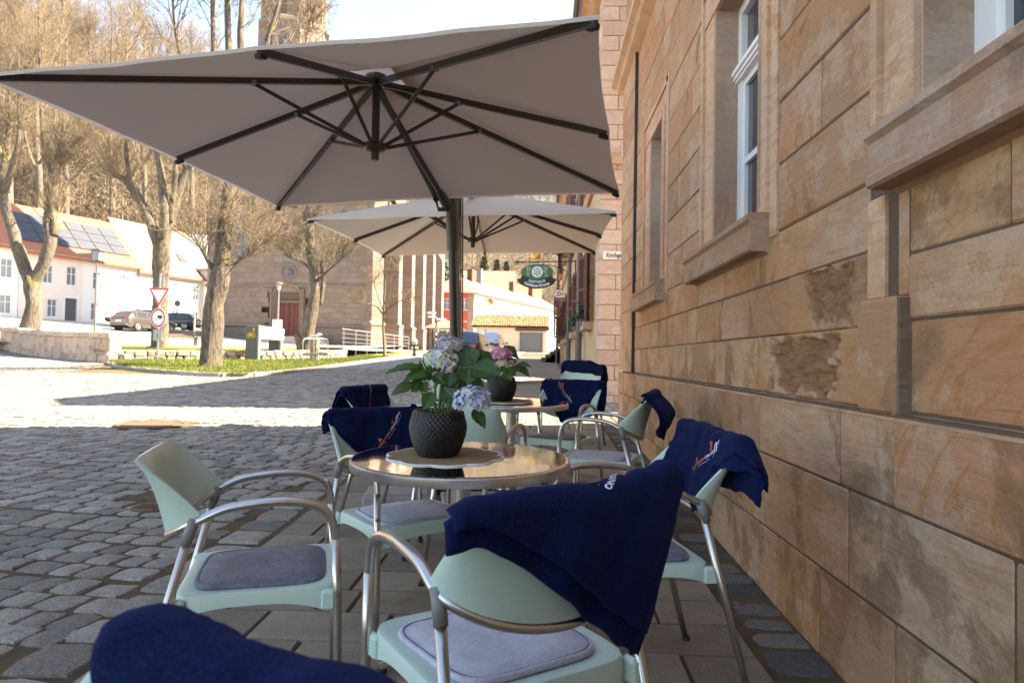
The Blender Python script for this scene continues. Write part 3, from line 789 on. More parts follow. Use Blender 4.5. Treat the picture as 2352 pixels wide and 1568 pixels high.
# field between the windows, up to the head of the frame
UP = [1.728, 2.045, 2.343, 2.646, 2.95, 3.25, 3.55, 3.85, 4.15, 4.45, 4.80]
def bay(y0, y1, cuts):
    for k, (a, b) in enumerate(zip(UP, UP[1:])):
        js = [y0] + cuts[k % len(cuts)] + [y1]; course(a, b, js, XF)
bay(2.38, 3.30, [[], [2.8], [], []])
bay(4.915, 6.15, [[5.5], [], [5.25, 5.75], [5.65], [5.2]])
bay(7.69, 8.25, [[], [8.0], []])
bay(-1.0, .72, [[0.0], [-.3]])
for z0, z1 in ((3.72, 3.95), (3.95, 4.2), (4.2, 4.5), (4.5, 4.8)):
    for a, b in ((.72, 2.38), (3.30, 4.915), (6.15, 7.69)):
        mid = rs.uniform(a + .3, b - .3); course(z0, z1, [a, mid, b], XF)
# corner pilaster
for z0, z1 in zip([.955] + UP[0:1] + UP[1:], UP[0:1] + UP[1:] + [4.95]):
    block(8.25, 9.42, z0, z1, XF - .04, m='stone')
# mortar bed behind the stones, with the three window openings left free
mo = MB()
for a, b, z0, z1 in ((-1.0, 9.55, -.15, .95), (-1.0, 2.40, .95, 1.70), (3.57, 9.38, .95, 1.70), (2.40, 3.57, 1.485, 1.70), (-1.0, .735, 1.70, 3.72), (2.385, 3.295, 1.70, 3.72), (4.92, 6.145, 1.70, 3.72), (7.695, 9.38, 1.70, 3.72), (-1.0, 9.38, 3.72, 4.95)):
    xx = XP + .007 if z1 < .96 else XF + .006
    mo.box2((xx, a, z0), (1.50, b, z1 - .0005))
for a, b, z0, z1 in ((.7355, .989, 1.70, 3.46), (2.091, 2.3845, 1.70, 3.46), (3.2955, 3.539, 1.70, 3.46), (4.581, 4.9195, 1.70, 3.46), (6.1455, 6.419, 1.70, 3.46), (7.271, 7.6945, 1.70, 3.46), (.7355, 2.3845, 3.461, 3.719), (3.2955, 4.9195, 3.461, 3.719), (6.1455, 7.6945, 3.461, 3.719)): mo.box2((XF + .09, a, z0), (1.499, b, z1))
mo.box2((XF + .07, 2.40, .95), (1.50, 3.57, 1.4845)); mo.box2((XF + .0062, 3.17, 1.236), (XF + .069, 3.57, 1.484))
mo.build('mortar', M['mortar'], hs, world=True)
MB().box2((1.50, -14, -.2), (11, 9.37, 11.2)).build('core_wall', M['stone_far'], hs, world=True)
MB().box2((1.1, -14, 4.97), (1.5, 9.38, 11.2)).build('upper_wall', M['stone'], hs, world=True)
MB().box2((1.1, -14, -.2), (1.5, -1.0, 4.97)).build('rear_wall', M['stone'], hs, world=True)
# end wall towards the lane, in courses
ew = MB()
for k in range(26):
    x = 1.14; z = -.1 + k * .3
    while x < 7:
        l = rs.uniform(.5, 1.0); ew.r = rs.random(); ew.box((x + l / 2, 9.40, z + .15), (l - .01, .06, .29)); x += l
tag(ew.build('end_wall_stones', M['stone'], hs, world=True, rnd=True), kind='stuff')
# string course / eaves cornice
prof = [(1.16, 4.80), (1.02, 4.86), (.99, 4.90), (.93, 4.93), (.93, 5.0), (1.16, 5.10)]
MB().prism(prof, (0, 10.6, 0), (0, -1.0, 0)).build('cornice', M['stone_trim'], hs, world=True)
MB().prism([(.6, 11.2), (11.6, 11.2), (6, 16.5)], (0, 24.4, 0), (0, -14.6, 0)).build('roof', M['tile_old'], hs, world=True)
# windows
def stone_window(yo0, yo1, y0, y1, sill_a, sill_b, lab):
    ztop, z0 = 3.46, 1.865
    w_ = thing('window', None, None, (XF, (y0 + y1) / 2, z0)); w_.parent = hs; w_.location = Vector(w_.location) - hs.location
    del WM[w_.name]; WM[w_.name] = Matrix.Translation(w_.location + hs.location); w_['label'] = lab
    # dressed surround: outer fillet and inner band, far jamb, near jamb, head
    s = MB(); s.box2((XF + .018, y1, z0 - .02), (1.30, yo1 - .05, ztop)); s.box2((XF - .004, yo1 - .048, z0 - .15), (1.2, yo1 - .002, 3.716))
    s.box2((XF - .022, y0 - .13, z0 - .02), (1.30, y0, ztop)); s.box2((XF - .006, yo0 + .002, z0 - .15), (1.2, y0 - .132, 3.716))
    s.box2((XF + .010, yo0 + .06, ztop), (1.30, yo1 - .05, 3.715)); s.box2((XF - .006, yo0 + .06, 3.66), (1.2, yo1 - .05, 3.7165))
    s.build('surround', M['stone_trim'], w_, world=True)
    MB().box2((XF - .0235, y0 - .045, z0 + .02), (XF + .05, y0 - .002, 3.45)).build('weathered_edge', M['stone_grey'], w_, world=True)
    MB().box2((XF + .0165, y1 + .012, z0 + .01), (XF + .05, y1 + .05, 3.45)).build('weathered_edge', M['stone_grey'], w_, world=True)
    r_ = MB(); r_.box2((XF + .0165, y1 - .006, z0 - .01), (1.46, y1 + .001, ztop)); r_.box2((XF - .0235, y0 - .001, z0 - .01), (1.46, y0 + .006, ztop)); r_.box2((XF + .03, y0, ztop - .006), (1.46, y1, ztop + .001))
    r_.build('reveal', M['stone_grey'], w_, world=True)
    # moulded sill
    sp = [(XF + .30, 1.868), (1.022, 1.846), (1.012, 1.838), (1.012, 1.812), (1.030, 1.795), (1.030, 1.700), (1.022, 1.690), (1.022, 1.662), (1.034, 1.654), (1.10, 1.654), (XF + .02, 1.63), (XF + .06, 1.63)]
    MB().prism(sp[::-1], (0, sill_b - sill_a, 0), (0, sill_a, 0)).build('sill', M['stone_grey'], w_, world=True)
    # white casement with moulded transom and one glazing bar
    f = MB(); X0, X1 = 1.285, 1.345; a, b = y0 + .006, y1 - .006; zt = 2.98
    for (ya, yb, za, zb, dx) in ((a, a + .075, z0, ztop, 0), (b - .075, b, z0, ztop, 0), (a + .075, b - .075, z0, z0 + .07, 0), (a + .075, b - .075, ztop - .07, ztop, 0), ((a + b) / 2 - .045, (a + b) / 2 + .045, z0 + .07, zt, -.012)):
        f.box2((X0 + dx, ya, za), (X1, yb, zb))
    f.box2((X0 - .02, a, zt - .03), (X1, b, zt + .06)); f.box2((X0 - .045, a, zt + .015), (X1, b, zt + .045)); f.box2((X0 - .032, a, zt - .012), (X1, b, zt + .015))
    for c0, c1 in ((a + .075, (a + b) / 2 - .045), ((a + b) / 2 + .045, b - .075)):
        for ya, yb, za, zb in ((c0, c0 + .04, z0 + .07, zt - .03), (c1 - .04, c1, z0 + .07, zt - .03), (c0 + .04, c1 - .04, z0 + .07, z0 + .115), (c0 + .04, c1 - .04, zt - .075, zt - .03), (c0 + .04, c1 - .04, 2.385, 2.425)):
            f.box2((X0 + .015, ya, za), (X1 + .002, yb, zb))
    f.box2((X0 + .01, a + .075, zt + .06), (X1, b - .075, zt + .10))
    fr_ = f.build('frame', M['white_paint'], w_, world=True)
    gl = MB()
    for za, zb in ((z0 + .05, 2.40), (2.41, zt), (zt + .05, ztop - .03)):
        gl.box2((X1 - .022, a + .05, za), (X1 - .014, b - .05, zb))
    gl.build('pane', M['glass'], w_, world=True)
    MB().grid(lambda u, v: (1.40 + .012 * math.sin(u * 60), a + (b - a) * u, z0 + (ztop - z0) * v), 48, 1).build('curtain', M['curtain'], w_, world=True)
    return w_
stone_window(.74, 2.38, .99, 2.09, .8, 2.20, 'nearest tall window, its stone sill jutting out top right')
stone_window(3.30, 4.915, 3.54, 4.58, 3.42, 4.98, 'middle tall window with white casement and moulded transom')
stone_window(6.15, 7.69, 6.42, 7.27, 6.25, 7.80, 'farthest window of the wall with a short stone sill')
# dark strip added to paint the shaded near side of the corner pilaster
MB().box2((XF - .035, 8.222, .96), (XF + .02, 8.246, 4.85)).build('shade_strip', M['dark_metal'], hs, world=True)
# ------------------------------------------------------------------ second house with the inn sign, beyond the lane
B2 = thing('inn_building', 'tan inn beyond the lane with brown louvred shutters and a street name plate', 'house', (1.5, 14, G(1, 14)))
XB, YB = 1.12, 13.6
core = MB(); core.box2((XB + .06, YB + .06, -.5), (11, 44, 9.0)); core.build('core_wall', M['ochre_plaster'], B2, world=True)
MB().box2((XB + .035, YB + .035, -.4), (8, YB + .4, 9.0)).build('mortar', M['mortar_pale'], B2, world=True)
rb = random.Random(11); more = MB(); z = .1; k = 0
def eblock(x0, x1, z0, z1, y, parent, indiv):
    w_, h_ = x1 - x0 - .012, z1 - z0 - .012; jit = rb.uniform(-.004, .006)
    mb = MB().rbox((0, 0, 0), (w_, h_, .09), .008, Matrix(((1, 0, 0), (0, 0, -1), (0, 1, 0))))
    c = Vector(((x0 + x1) / 2, y + .045 + jit, (z0 + z1) / 2))
    if indiv: mb.build('stone_block', M['stone_far'], parent, local=Matrix.Translation(c - WM[parent.name].translation))
    else:
        more.r = rb.random(); more.add([Vector(q) + c for q in mb.v], mb.f)
while z < 9.0:
    h = .30; x = XB + .004; first = True
    while x < 7.6:
        l = (.55 if k % 2 else .34) if first else rb.uniform(.5, .95); first = False
        eblock(x, min(x + l, 7.6), z, z + h, YB, B2, x < 2.1); x += l
    z += h; k += 1
tag(more.build('stone_blocks', M['stone_far'], B2, world=True, rnd=True), kind='stuff')
qs = MB(); z = .1; k = 0
while z < 9:
    l = .6 if k % 2 else .36; qs.r = rb.random(); qs.box((XB + .03, YB + .06 + l / 2, z + .15), (.06, l, .288)); z += .3; k += 1
tag(qs.build('quoins', M['stone_far'], B2, world=True, rnd=True), kind='stuff')
MB().prism([(XB + .1, 5.0), (XB - .02, 5.0), (XB - .06, 5.12), (XB - .06, 5.22), (XB + .1, 5.26)], (0, 30, 0), (0, YB + .02, 0)).build('string_course', M['stone_trim'], B2, world=True)
MB().box2((XB - .06, YB - .07, 5.0), (7, YB + .05, 5.22)).build('ledge', M['stone_trim'], B2, world=True)
MB().prism([(XB + .1, 8.72), (XB - .08, 8.8), (XB - .2, 8.94), (XB - .34, 9.0), (XB - .34, 9.1), (XB + .1, 9.1)], (0, 30.6, 0), (0, YB - .2, 0)).build('eaves_cornice', M['stone_trim'], B2, world=True)
MB().tube([(XB - .44, YB - .3, 9.1), (XB - .44, 44, 9.1)], .075, 8).build('gutter', M['pipe'], B2, world=True)
MB().prism([(XB - .36, 9.12), (11.2, 9.12), (6.2, 13.6)], (0, 31.0, 0), (0, YB - .3, 0)).build('roof', M['tile_old'], B2, world=True)
def louvre_shutter(hinge, ang_, z0, z1, w_, parent):
    """shutter hanging on the facade, leaf length w_, opened so it stands ang_ off the wall"""
    d = Vector((-math.sin(ang_), math.cos(ang_) , 0)) if True else None
    nrm = Vector((-d.y, d.x, 0)); U = Vector((0, 0, 1)); Mr = Matrix((d, nrm, U)).transposed(); h = Vector(hinge)
    mb = MB(); H = z1 - z0
    for a in (.03, w_ - .03): mb.box(h + d * a + U * H / 2, (.06, .05, H), Mr)
    for zz in (.04, H * .5, H - .04): mb.box(h + d * w_ / 2 + U * zz, (w_ - .12, .045, .08), Mr)
    o = mb.build('shutter', M['shutter'], parent, world=True)
    ls = MB(); n = int(H / .095)
    for i in range(n):
        zz = .1 + (H - .2) * (i + .5) / n; T = Mr @ Matrix.Rotation(R(38), 3, 'X')
        ls.box(h + d * w_ / 2 + U * zz, (w_ - .11, .085, .014), T)
    tag(ls.build('slats', M['shutter'], o, world=True), kind='stuff')
for i, yw in enumerate((16.4, 19.7, 23.0, 26.3, 29.6, 32.9, 39.0)):
    for fl, (z0, z1) in enumerate(((2.0, 3.75), (5.9, 7.7))):
        W2 = thing('window', None, None, (XB, yw, z0)); W2.parent = B2; W2.location = Vector((XB, yw, z0)) - B2.location
        s = MB(); s.box2((XB - .02, yw - .72, z0 - .02), (XB + .1, yw - .55, z1 + .15)); s.box2((XB - .02, yw + .55, z0 - .02), (XB + .1, yw + .72, z1 + .15)); s.box2((XB - .03, yw - .55, z1), (XB + .1, yw + .55, z1 + .16))
        s.build('surround', M['stone_trim'], W2, world=True)
        MB().box2((XB - .16, yw - .75, z0 - .2), (XB + .1, yw + .75, z0 - .02)).build('sill', M['stone_trim'], W2, world=True)
        f = MB(); f.box2((XB + .02, yw - .55, z0), (XB + .055, yw + .55, z1)); f.build('pane', M['glass'], W2, world=True)
        perp = (i == 4 and fl == 0)
        louvre_shutter((XB - .05, yw + .56, z0), R(12), z0 + .02, z1 - .02, .56, W2)
        louvre_shutter((XB - .05, yw - .56, z0), R(96) if perp else R(170), z0 + .02, z1 - .02, .56, W2)
dp = MB()
# inn entrance: pedimented door case and stone steps
D2 = MB(); D2.prism([(0, 3.25), (1.9, 3.25), (1.9, 3.4), (.95, 3.85), (0, 3.4)], (-.38, 0, 0), (XB + .05, 34.9, 0), (0, 1, 0), (0, 0, 1)); D2.box2((XB - .1, 35.0, .8), (XB + .06, 35.25, 3.25)); D2.box2((XB - .1, 36.45, .8), (XB + .06, 36.7, 3.25))
D2.build('door_case', M['stone_trim'], B2, world=True)
def pipe(name, lab, x, y, z0, z1, r, foot=None):
    t = thing(name, lab, 'downpipe', (x, y, z0), group='downpipes on the inn front')
    MB().tube([(0, 0, z1 * .16), (0, 0, z1 - z0)], r, 12).build('pipe', M['pipe'], t)
    MB().tube([(0, 0, 0), (0, 0, z1 * .17)], r * 1.18, 12).build('stand_pipe', M['pipe' if foot is None else foot], t)
    c = MB()
    for zz in (2.2, 4.4, 6.6): c.lathe([(r * 1.22, zz), (r * 1.22, zz + .05)], n=12); c.box((.08, 0, zz + .025), (.16, .03, .04))
    c.build('clamp', M['dark_metal'], t); return t
pipe('downpipe', 'nearest thick grey brown downpipe on the inn front', 1.0, 18.4, G(1, 18.4), 9.1, .075)
pipe('downpipe', 'second downpipe on the inn front, its foot painted blue grey', .98, 24.6, G(1, 24.6), 9.1, .075, 'grey_paint')
pipe('downpipe', 'farthest thin downpipe on the inn front near the steps', .98, 40.5, G(1, 40.5), 9.1, .06)
st = thing('stone_steps', 'short flight of stone steps in front of the inn door', 'steps', (.6, 41, G(.5, 41)))
for i in range(4):
    MB().box2((.02 + .26 * i, 36.5, G(.5, 36.5) - .2), (1.115, 44 - .1 * i, G(.5, 40) + .17 * (i + 1))).build('step', M['gutter'], st, world=True)
# street name plate
sp = thing('street_sign', 'white street name plate with black lettering on the inn corner', 'sign', (1.49, YB - .012, 3.18))
MB().rbox((0, 0, 0), (.58, .012, .165), .003).build('plate', M['sign_white'], sp)
link('lettering', text_mesh('Kirchgasse', .125, .002, bold=.0015), M['sign_black'], sp, Matrix.Translation((-.015, -.010, 0)) @ Matrix.Rotation(R(90), 4, 'X') @ Matrix.Diagonal((.78, 1, 1, 1)))
lb = thing('wall_lamp', 'small white box lamp high on the end wall above the street sign', 'lamp', (1.60, YB - .08, 5.16))
MB().rbox((0, 0, .04), (.12, .10, .14), .01).build('housing', M['white_paint'], lb); MB().box((0, .05, .12), (.05, .06, .05)).build('bracket', M['dark_metal'], lb)
# small meter box, window boxes
def window_plant(y, z, n, lab):
    t = thing('window_plant', lab, 'plant', (XB - .12, y, z), group='green plants on the inn sills')
    mb = MB(); r = random.Random(int(y * 10))
    for i in range(n):
        p = Vector((r.gauss(0, .07), r.gauss(0, .2), abs(r.gauss(.12, .1)))); a = Vector((r.gauss(0, 1), r.gauss(0, 1), r.gauss(0, 1))).normalized() * .05; b = a.orthogonal().normalized() * .035
        mb.quad(p - a, p + b, p + a, p - b)
    tag(mb.build('foliage', M['bush'], t), kind='stuff'); MB().rbox((0, 0, -.06), (.14, .6, .14), .01).build('planter', M['grey_paint'], t)
window_plant(16.5, 2.06, 260, 'small trailing plant on the sill of the nearest shuttered window')
window_plant(19.7, 2.06, 320, 'bushy plant on the sill of the second shuttered window')
window_plant(26.3, 2.06, 260, 'green plant on a sill beyond the second downpipe')

# ------------------------------------------------------------------ the inn sign on its wrought iron bracket
YS = 21.0
def PS(px, py): return atY(px, py, YS)
gs_ = thing('inn_sign', 'green oval inn sign with a six pointed star hanging from an iron bracket', 'sign', PS(1320, 601))
iron = MB(); a = PS(1186, 602); b = PS(1322, 600)
iron.tube([a, b], .018, 8); iron.tube([PS(1322, 596), PS(1322, 640)], .02, 8)
iron.tube([PS(1318, 640), PS(1300, 622), PS(1275, 611), PS(1245, 607)], .011, 6)
for sx in (1219, 1246):
    sp_ = [PS(sx + 5 * (1 - t / 14) * math.cos(t * .62 + 2.2), 594 - 5 * (1 - t / 16) * math.sin(t * .62 + 2.2)) for t in range(13)]
    iron.tube(sp_, .010, 6)
iron.tube([PS(1211 + 4 * math.cos(t * .6), 599 - 3.5 * math.sin(t * .6)) for t in range(7)], .009, 6)
for sx in (1217, 1249): iron.tube([PS(sx, 601), PS(sx, 610)], .014, 6)
for x0, x1 in ((1217, 1213), (1248, 1252)): iron.tube([PS(x0, 640), PS(x1, 650)], .012, 6)
tip = PS(1183, 602); iron.lathe([(0, -.10), (.03, -.02), (0, .10)], PS(1186, 602), 8, (1, 0, 0)); iron.lathe([(0, -.05), (.05, 0), (0, .05)], PS(1200, 602), 10, (1, 0, 0))
for s in (-1, 1): iron.tube([PS(1191, 602), PS(1188, 602 + s * 5), PS(1184, 602 + s * 6)], .012, 6)
iron.build('bracket', M['dark_metal'], gs_, world=True)
oc = PS(1234, 624.5); UX = Vector((1, 0, .018)).normalized()
def disc(name, m, rx, rz, y, n=40, th=.02, c=oc, par=gs_):
    return MB().prism([(rx * math.cos(2 * math.pi * i / n), rz * math.sin(2 * math.pi * i / n)) for i in range(n)], (0, th, 0), c + Vector((0, y, 0)), UX).build(name, m, par, world=True)
disc('oval_board', M['sign_green'], .495, .245, 0, th=.04)
disc('white_disc', M['sign_white'], .175, .175, -.008, th=.006)
def star6(r): return [(r * (1 if i % 2 == 0 else .577) * math.sin(math.pi * i / 6), r * (1 if i % 2 == 0 else .577) * math.cos(math.pi * i / 6)) for i in range(12)]
MB().prism(star6(.14), (0, .004, 0), oc + Vector((0, -.013, 0)), UX).build('star', M['sign_blue'], gs_, world=True)
MB().prism(star6(.108), (0, .003, 0), oc + Vector((0, -.017, 0)), UX).build('star_field', M['sign_white'], gs_, world=True)
link('star_text', text_mesh('Malzer\nBrau', .055, .001), M['sign_blue'], gs_, Matrix.Translation(oc + Vector((0, -.019, 0)) - gs_.location) @ Matrix.Rotation(R(90), 4, 'X')) if False else None
bars = MB()
for dz, wd in ((.018, .085), (-.004, .10), (-.024, .07)): bars.box(oc + Vector((0, -.019, dz)), (wd, .002, .011))
bars.build('star_script', M['sign_blue'], gs_, world=True)
hop = MB(); rh = random.Random(4)
for s in (-1, 1):
    for i in range(16):
        px_ = s * (.20 + .10 * rh.random() + .03 * (i / 16)); pz = .15 - .30 * (i / 16) + rh.uniform(-.02, .02); r_ = rh.uniform(.016, .034)
        hop.prism([(px_ + r_ * math.cos(q) * (1 + .25 * math.cos(3 * q)), pz + r_ * math.sin(q) * (1 + .25 * math.cos(3 * q))) for q in [2 * math.pi * k / 12 for k in range(12)]], (0, .004, 0), oc + Vector((0, -.006, 0)), UX)
tag(hop.build('hop_vines', M['sign_pale'], gs_, world=True), kind='stuff')
# curved banner with the inn's name
bc = PS(1234, 590)
def barc(r, a): return (r * math.sin(a), -r * math.cos(a))
r1, r2, A = .70, .985, R(33)
poly = [barc(r1, -A + 2 * A * i / 20) for i in range(21)] + [barc(r2, A - 2 * A * i / 20) for i in range(21)]
MB().prism(poly, (0, .03, 0), bc + Vector((0, -.012, 0)), UX).build('banner', M['sign_brown'], gs_, world=True)
for s in (-1, 1):
    p = [barc(r1 + .02, s * A * .97), barc(r1 - .03, s * A * 1.28), barc((r1 + r2) / 2 - .03, s * A * 1.14), barc(r2 - .05, s * A * 1.25), barc(r2 - .01, s * A * .97)]
    MB().prism(p if s > 0 else p[::-1], (0, .02, 0), bc + Vector((0, .012, 0)), UX).build('banner_tail', M['sign_brown'], gs_, world=True)
def arc_text(txt, size, rad, name, bold, gap=1.0):
    me = text_mesh(txt, size, .001, bold=bold, spacing=gap)
    for v in me.vertices:
        a_ = v.co.x / rad; r_ = rad - v.co.y
        v.co = Vector((r_ * math.sin(a_), -.001 * (1 if v.co.z > 0 else 0), -r_ * math.cos(a_)))
    o = link(name, me, M['sign_white'], gs_, Matrix.Translation(bc + Vector((0, -.015, 0)) - gs_.location)); return o
arc_text('GASTHAUS', .105, .775, 'inn_lettering', .003); arc_text('Goldene Krone', .135, .888, 'inn_name_lettering', .004, .92)
# gilded crown on top
cr = thing('crown', 'gilded crown figure standing on the iron bracket of the inn sign', 'crown', PS(1230.5, 594))
MB().lathe([(.145, 0), (.15, .03), (.145, .06)], n=20).build('band', M['gold'], cr)
for i in range(8):
    a = 2 * math.pi * i / 8; q = Vector((math.cos(a), math.sin(a), 0)); tq = Vector((-q.y, q.x, 0))
    MB().add([q * .14 - tq * .045 + Vector((0, 0, .055)), q * .14 + tq * .045 + Vector((0, 0, .055)), q * .155 + tq * .03 + Vector((0, 0, .15)), q * .165 + Vector((0, 0, .22)), q * .155 - tq * .03 + Vector((0, 0, .15)),
              q * .125 - tq * .045 + Vector((0, 0, .055)), q * .125 + tq * .045 + Vector((0, 0, .055)), q * .14 + tq * .03 + Vector((0, 0, .15)), q * .15 + Vector((0, 0, .22)), q * .14 - tq * .03 + Vector((0, 0, .15))],
             [(0, 1, 2, 3, 4), (9, 8, 7, 6, 5), (0, 5, 6, 1), (1, 6, 7, 2), (2, 7, 8, 3), (3, 8, 9, 4), (4, 9, 5, 0)]).build('point', M['gold'], cr)
# fir garland
fg = thing('fir_garland', 'dark green fir swag hung over the inn sign bracket', 'garland', PS(1283, 590))
gm_ = MB(); rg = random.Random(5)
for path in ([(1250, 585), (1262, 579), (1275, 582), (1284, 588)], [(1284, 588), (1296, 581), (1308, 579), (1317, 586)], [(1284, 586), (1284, 598), (1284, 612)], [(1276, 572), (1284, 586)], [(1292, 572), (1284, 586)]):
    P = [PS(*p) for p in path]
    for a, b in zip(P, P[1:]):
        for i in range(90):
            c = a.lerp(b, rg.random()); d = (b - a).normalized(); o_ = Vector((rg.gauss(0, 1), rg.gauss(0, 1), rg.gauss(0, 1))).normalized()
            e = c + (o_ * .085 + d * .05) * rg.uniform(.7, 1.2); s_ = o_.cross(d).normalized() * .008
            gm_.add([c - s_, c + s_, e], [(0, 1, 2)])
tag(gm_.build('needles', M['fir'], fg, world=True), kind='stuff')
# lit-sign boxes on brackets, with a red emblem
for px, py, yy, lab in ((1284, 675, 29.5, 'upper white lantern sign with a red round emblem on the inn front'), (1277, 690, 32.5, 'lower smaller white lantern sign with a red emblem on the inn front')):
    c = atY(px, py, yy); t = thing('lantern_sign', lab, 'sign', c, group='white lantern signs on the inn front')
    MB().prism([(-.105, -.17), (.105, -.17), (.14, .17), (-.14, .17)], (0, .24, 0), (0, -.12, 0)).build('box', M['sign_white'], t)
    n = 20; MB().prism([(.10 * math.cos(2 * math.pi * i / n), .10 * math.sin(2 * math.pi * i / n)) for i in range(n)], (0, .004, 0), (0, -.126, 0)).build('red_ring', M['sign_red'], t)
    MB().prism(star6(.062), (0, .003, 0), (0, -.130, 0)).build('emblem', M['sign_white'], t)
    MB().prism([(-.17, .17), (.17, .17), (.15, .20), (-.15, .20)], (0, .3, 0), (0, -.15, 0)).build('cap', M['dark_metal'], t)
    MB().tube([(0, 0, 0), (XB - c.x, 0, 0)], .014, 6).build('bracket', M['dark_metal'], t)
pl = atY(1277.5, 832, 36); pt = thing('flag_pole', 'thin dark pole standing on the pavement beside the inn door', 'pole', pl)
MB().tube([(0, 0, 0), (0, 0, 5.0)], [.05, .035], 10).build('shaft', M['pipe'], pt); MB().lathe([(.09, 0), (.09, .05), (.05, .07)], n=12).build('foot', M['pipe'], pt)
# ------------------------------------------------------------------ far buildings
def far_window(par, o, u, n, w_, h_, fm='white_paint', sh=None, panes=2, surround=None, deep=.14):
    """o = centre of sill on the wall face, u along the wall, n outward"""
    U = Vector((0, 0, 1)); Mr = Matrix((u, n, U)).transposed(); o = Vector(o)
    f = MB(); t = .07
    f.box(o + u * (-w_ / 2 + t / 2) + U * h_ / 2 - n * .03, (t, .06, h_), Mr); f.box(o + u * (w_ / 2 - t / 2) + U * h_ / 2 - n * .03, (t, .06, h_), Mr)
    f.box(o + U * (h_ - t / 2) - n * .03, (w_ - 2 * t, .06, t), Mr); f.box(o + U * t / 2 - n * .03, (w_ - 2 * t, .06, t), Mr)
    f.box(o + U * h_ / 2 - n * .025, (.06, .05, h_ - 2 * t), Mr); f.box(o + U * h_ * .62 - n * .028, (w_ - 2 * t - .002, .045, .05), Mr)
    fo = f.build('window', M[fm], par, world=True)
    MB().box(o + U * h_ / 2 - n * .075, (w_ - .02, .03, h_ - .02), Mr).build('pane', M['glass_far'], fo, world=True)
    s = MB(); s.box(o - U * .06 + n * .05, (w_ + .2, .14, .09), Mr)
    if surround:
        for q in (-1, 1): s.box(o + u * q * (w_ / 2 + .09) + U * h_ / 2 + n * .015, (.16, .07, h_), Mr)
        s.box(o + U * (h_ + .08) + n * .015, (w_ + .34, .07, .16), Mr)
    s.build('sill', M[surround or 'white_paint'], fo, world=True)
    if sh:
        for q in (-1, 1): MB().box(o + u * q * (w_ / 2 + .30) + U * h_ / 2 + n * .03, (.5, .05, h_), Mr).build('shutter', M[sh], fo, world=True)
def wall_panel(mb, o, u, n, L, z0, z1, holes, th=.25):
    """wall with real openings: holes = [(s0, s1, za, zb)]"""
    U = Vector((0, 0, 1)); Mr = Matrix((u, n, U)).transposed(); o = Vector((o[0], o[1], 0))
    ss = sorted(set([0, L] + [h[0] for h in holes] + [h[1] for h in holes])); 
    for a, b in zip(ss, ss[1:]):
        if b - a < 1e-6: continue
        m = (a + b) / 2; cuts = sorted((h[2], h[3]) for h in holes if h[0] <= m <= h[1]); z = z0
        for za, zb in cuts + [(z1, z1)]:
            if za - z > 1e-6: mb.box(o + u * m - n * th / 2 + U * (z + za) / 2, (b - a, th, za - z), Mr)
            z = max(z, zb)
def gable_roof(par, o, u, n, L, depth, ze, zr, m, over=.35, th=.18, side=.25, name='roof'):
    U = Vector((0, 0, 1)); o = Vector((o[0], o[1], 0)); slope = (zr - ze) / (depth / 2)
    e0 = -over; poly = [(-over, ze - over * slope), (depth / 2, zr), (depth + over, ze - over * slope), (depth + over, ze - over * slope + th), (depth / 2, zr + th * 1.2), (-over, ze - over * slope + th)]
    return MB().prism(poly[::-1], u * (L + 2 * side), o - u * side, -n, U).build(name, M[m], par, world=True)
t_ = Vector((.387, .922, 0)).normalized(); n_ = Vector((.922, -.387, 0)).normalized()
P0 = Vector((-41.2, 52.0, 0))
def row_house(label, s0, s1, zb, ze, zr, depth, wm, rm, wins, door=None, cat='house', wm2=None, split=None, over=.35):
    o = P0 + t_ * s0; H = thing('row_house', label, cat, (o.x, o.y, zb), group='houses along the church square')
    L = s1 - s0; mb = MB()
    holes = [(s - w_ / 2, s + w_ / 2, z, z + h_) for s, z, w_, h_ in wins] + ([(door[0] - .5, door[0] + .5, zb + .2, zb + 2.45)] if door else [])
    if split is None:
        wall_panel(mb, o, t_, n_, L, zb - 1, ze, holes)
        mb.build('wall', M[wm], H, world=True)
    else:
        wall_panel(mb, o, t_, n_, split, zb - 1, ze, [h for h in holes if h[1] <= split]); mb.build('wall', M[wm], H, world=True)
        m2 = MB(); wall_panel(m2, o + t_ * split, t_, n_, L - split, zb - 1, ze, [(a - split, b - split, c, d) for a, b, c, d in holes if a >= split]); m2.build('wall', M[wm2], H, world=True)
    b = MB(); Mr = Matrix((t_, n_, Vector((0, 0, 1)))).transposed()
    b.box(o + t_ * L / 2 - n_ * (depth / 2 + .3) + Vector((0, 0, (zb - 1 + ze) / 2)), (L - .02, depth - .6, ze - zb + 1 - .02), Mr)
    b.prism([(0, ze), (depth, ze), (depth / 2, zr - .1)][::-1], t_ * L, Vector((o.x, o.y, 0)), -n_, Vector((0, 0, 1))).build('gable', M[wm], H, world=True)
    gable_roof(H, o, t_, n_, L, depth, ze, zr, rm, over)
    MB().box(o + t_ * L / 2 + n_ * .12 + Vector((0, 0, ze - .18)), (L + .2, .3, .28), Mr).build('eaves_board', M['stone_trim'], H, world=True)
    for s, z, w_, h_ in wins: far_window(H, o + t_ * s - n_ * .08 + Vector((0, 0, z)), t_, n_, w_, h_)
    if door:
        dd = MB(); c = o + t_ * door[0] - n_ * .14 + Vector((0, 0, zb + 1.3)); dd.box(c, (.98, .06, 2.2), Mr); d_ = dd.build('door', M[door[1]], H, world=True)
        fr = MB()
        for q in (-1, 1): fr.box(c + t_ * q * .58 + n_ * .12, (.14, .16, 2.3), Mr)
        fr.box(c + n_ * .12 + Vector((0, 0, 1.2)), (1.3, .16, .14), Mr); fr.build('door_frame', M['white_paint'], d_, world=True)
    return H, o
zb0 = 3.05
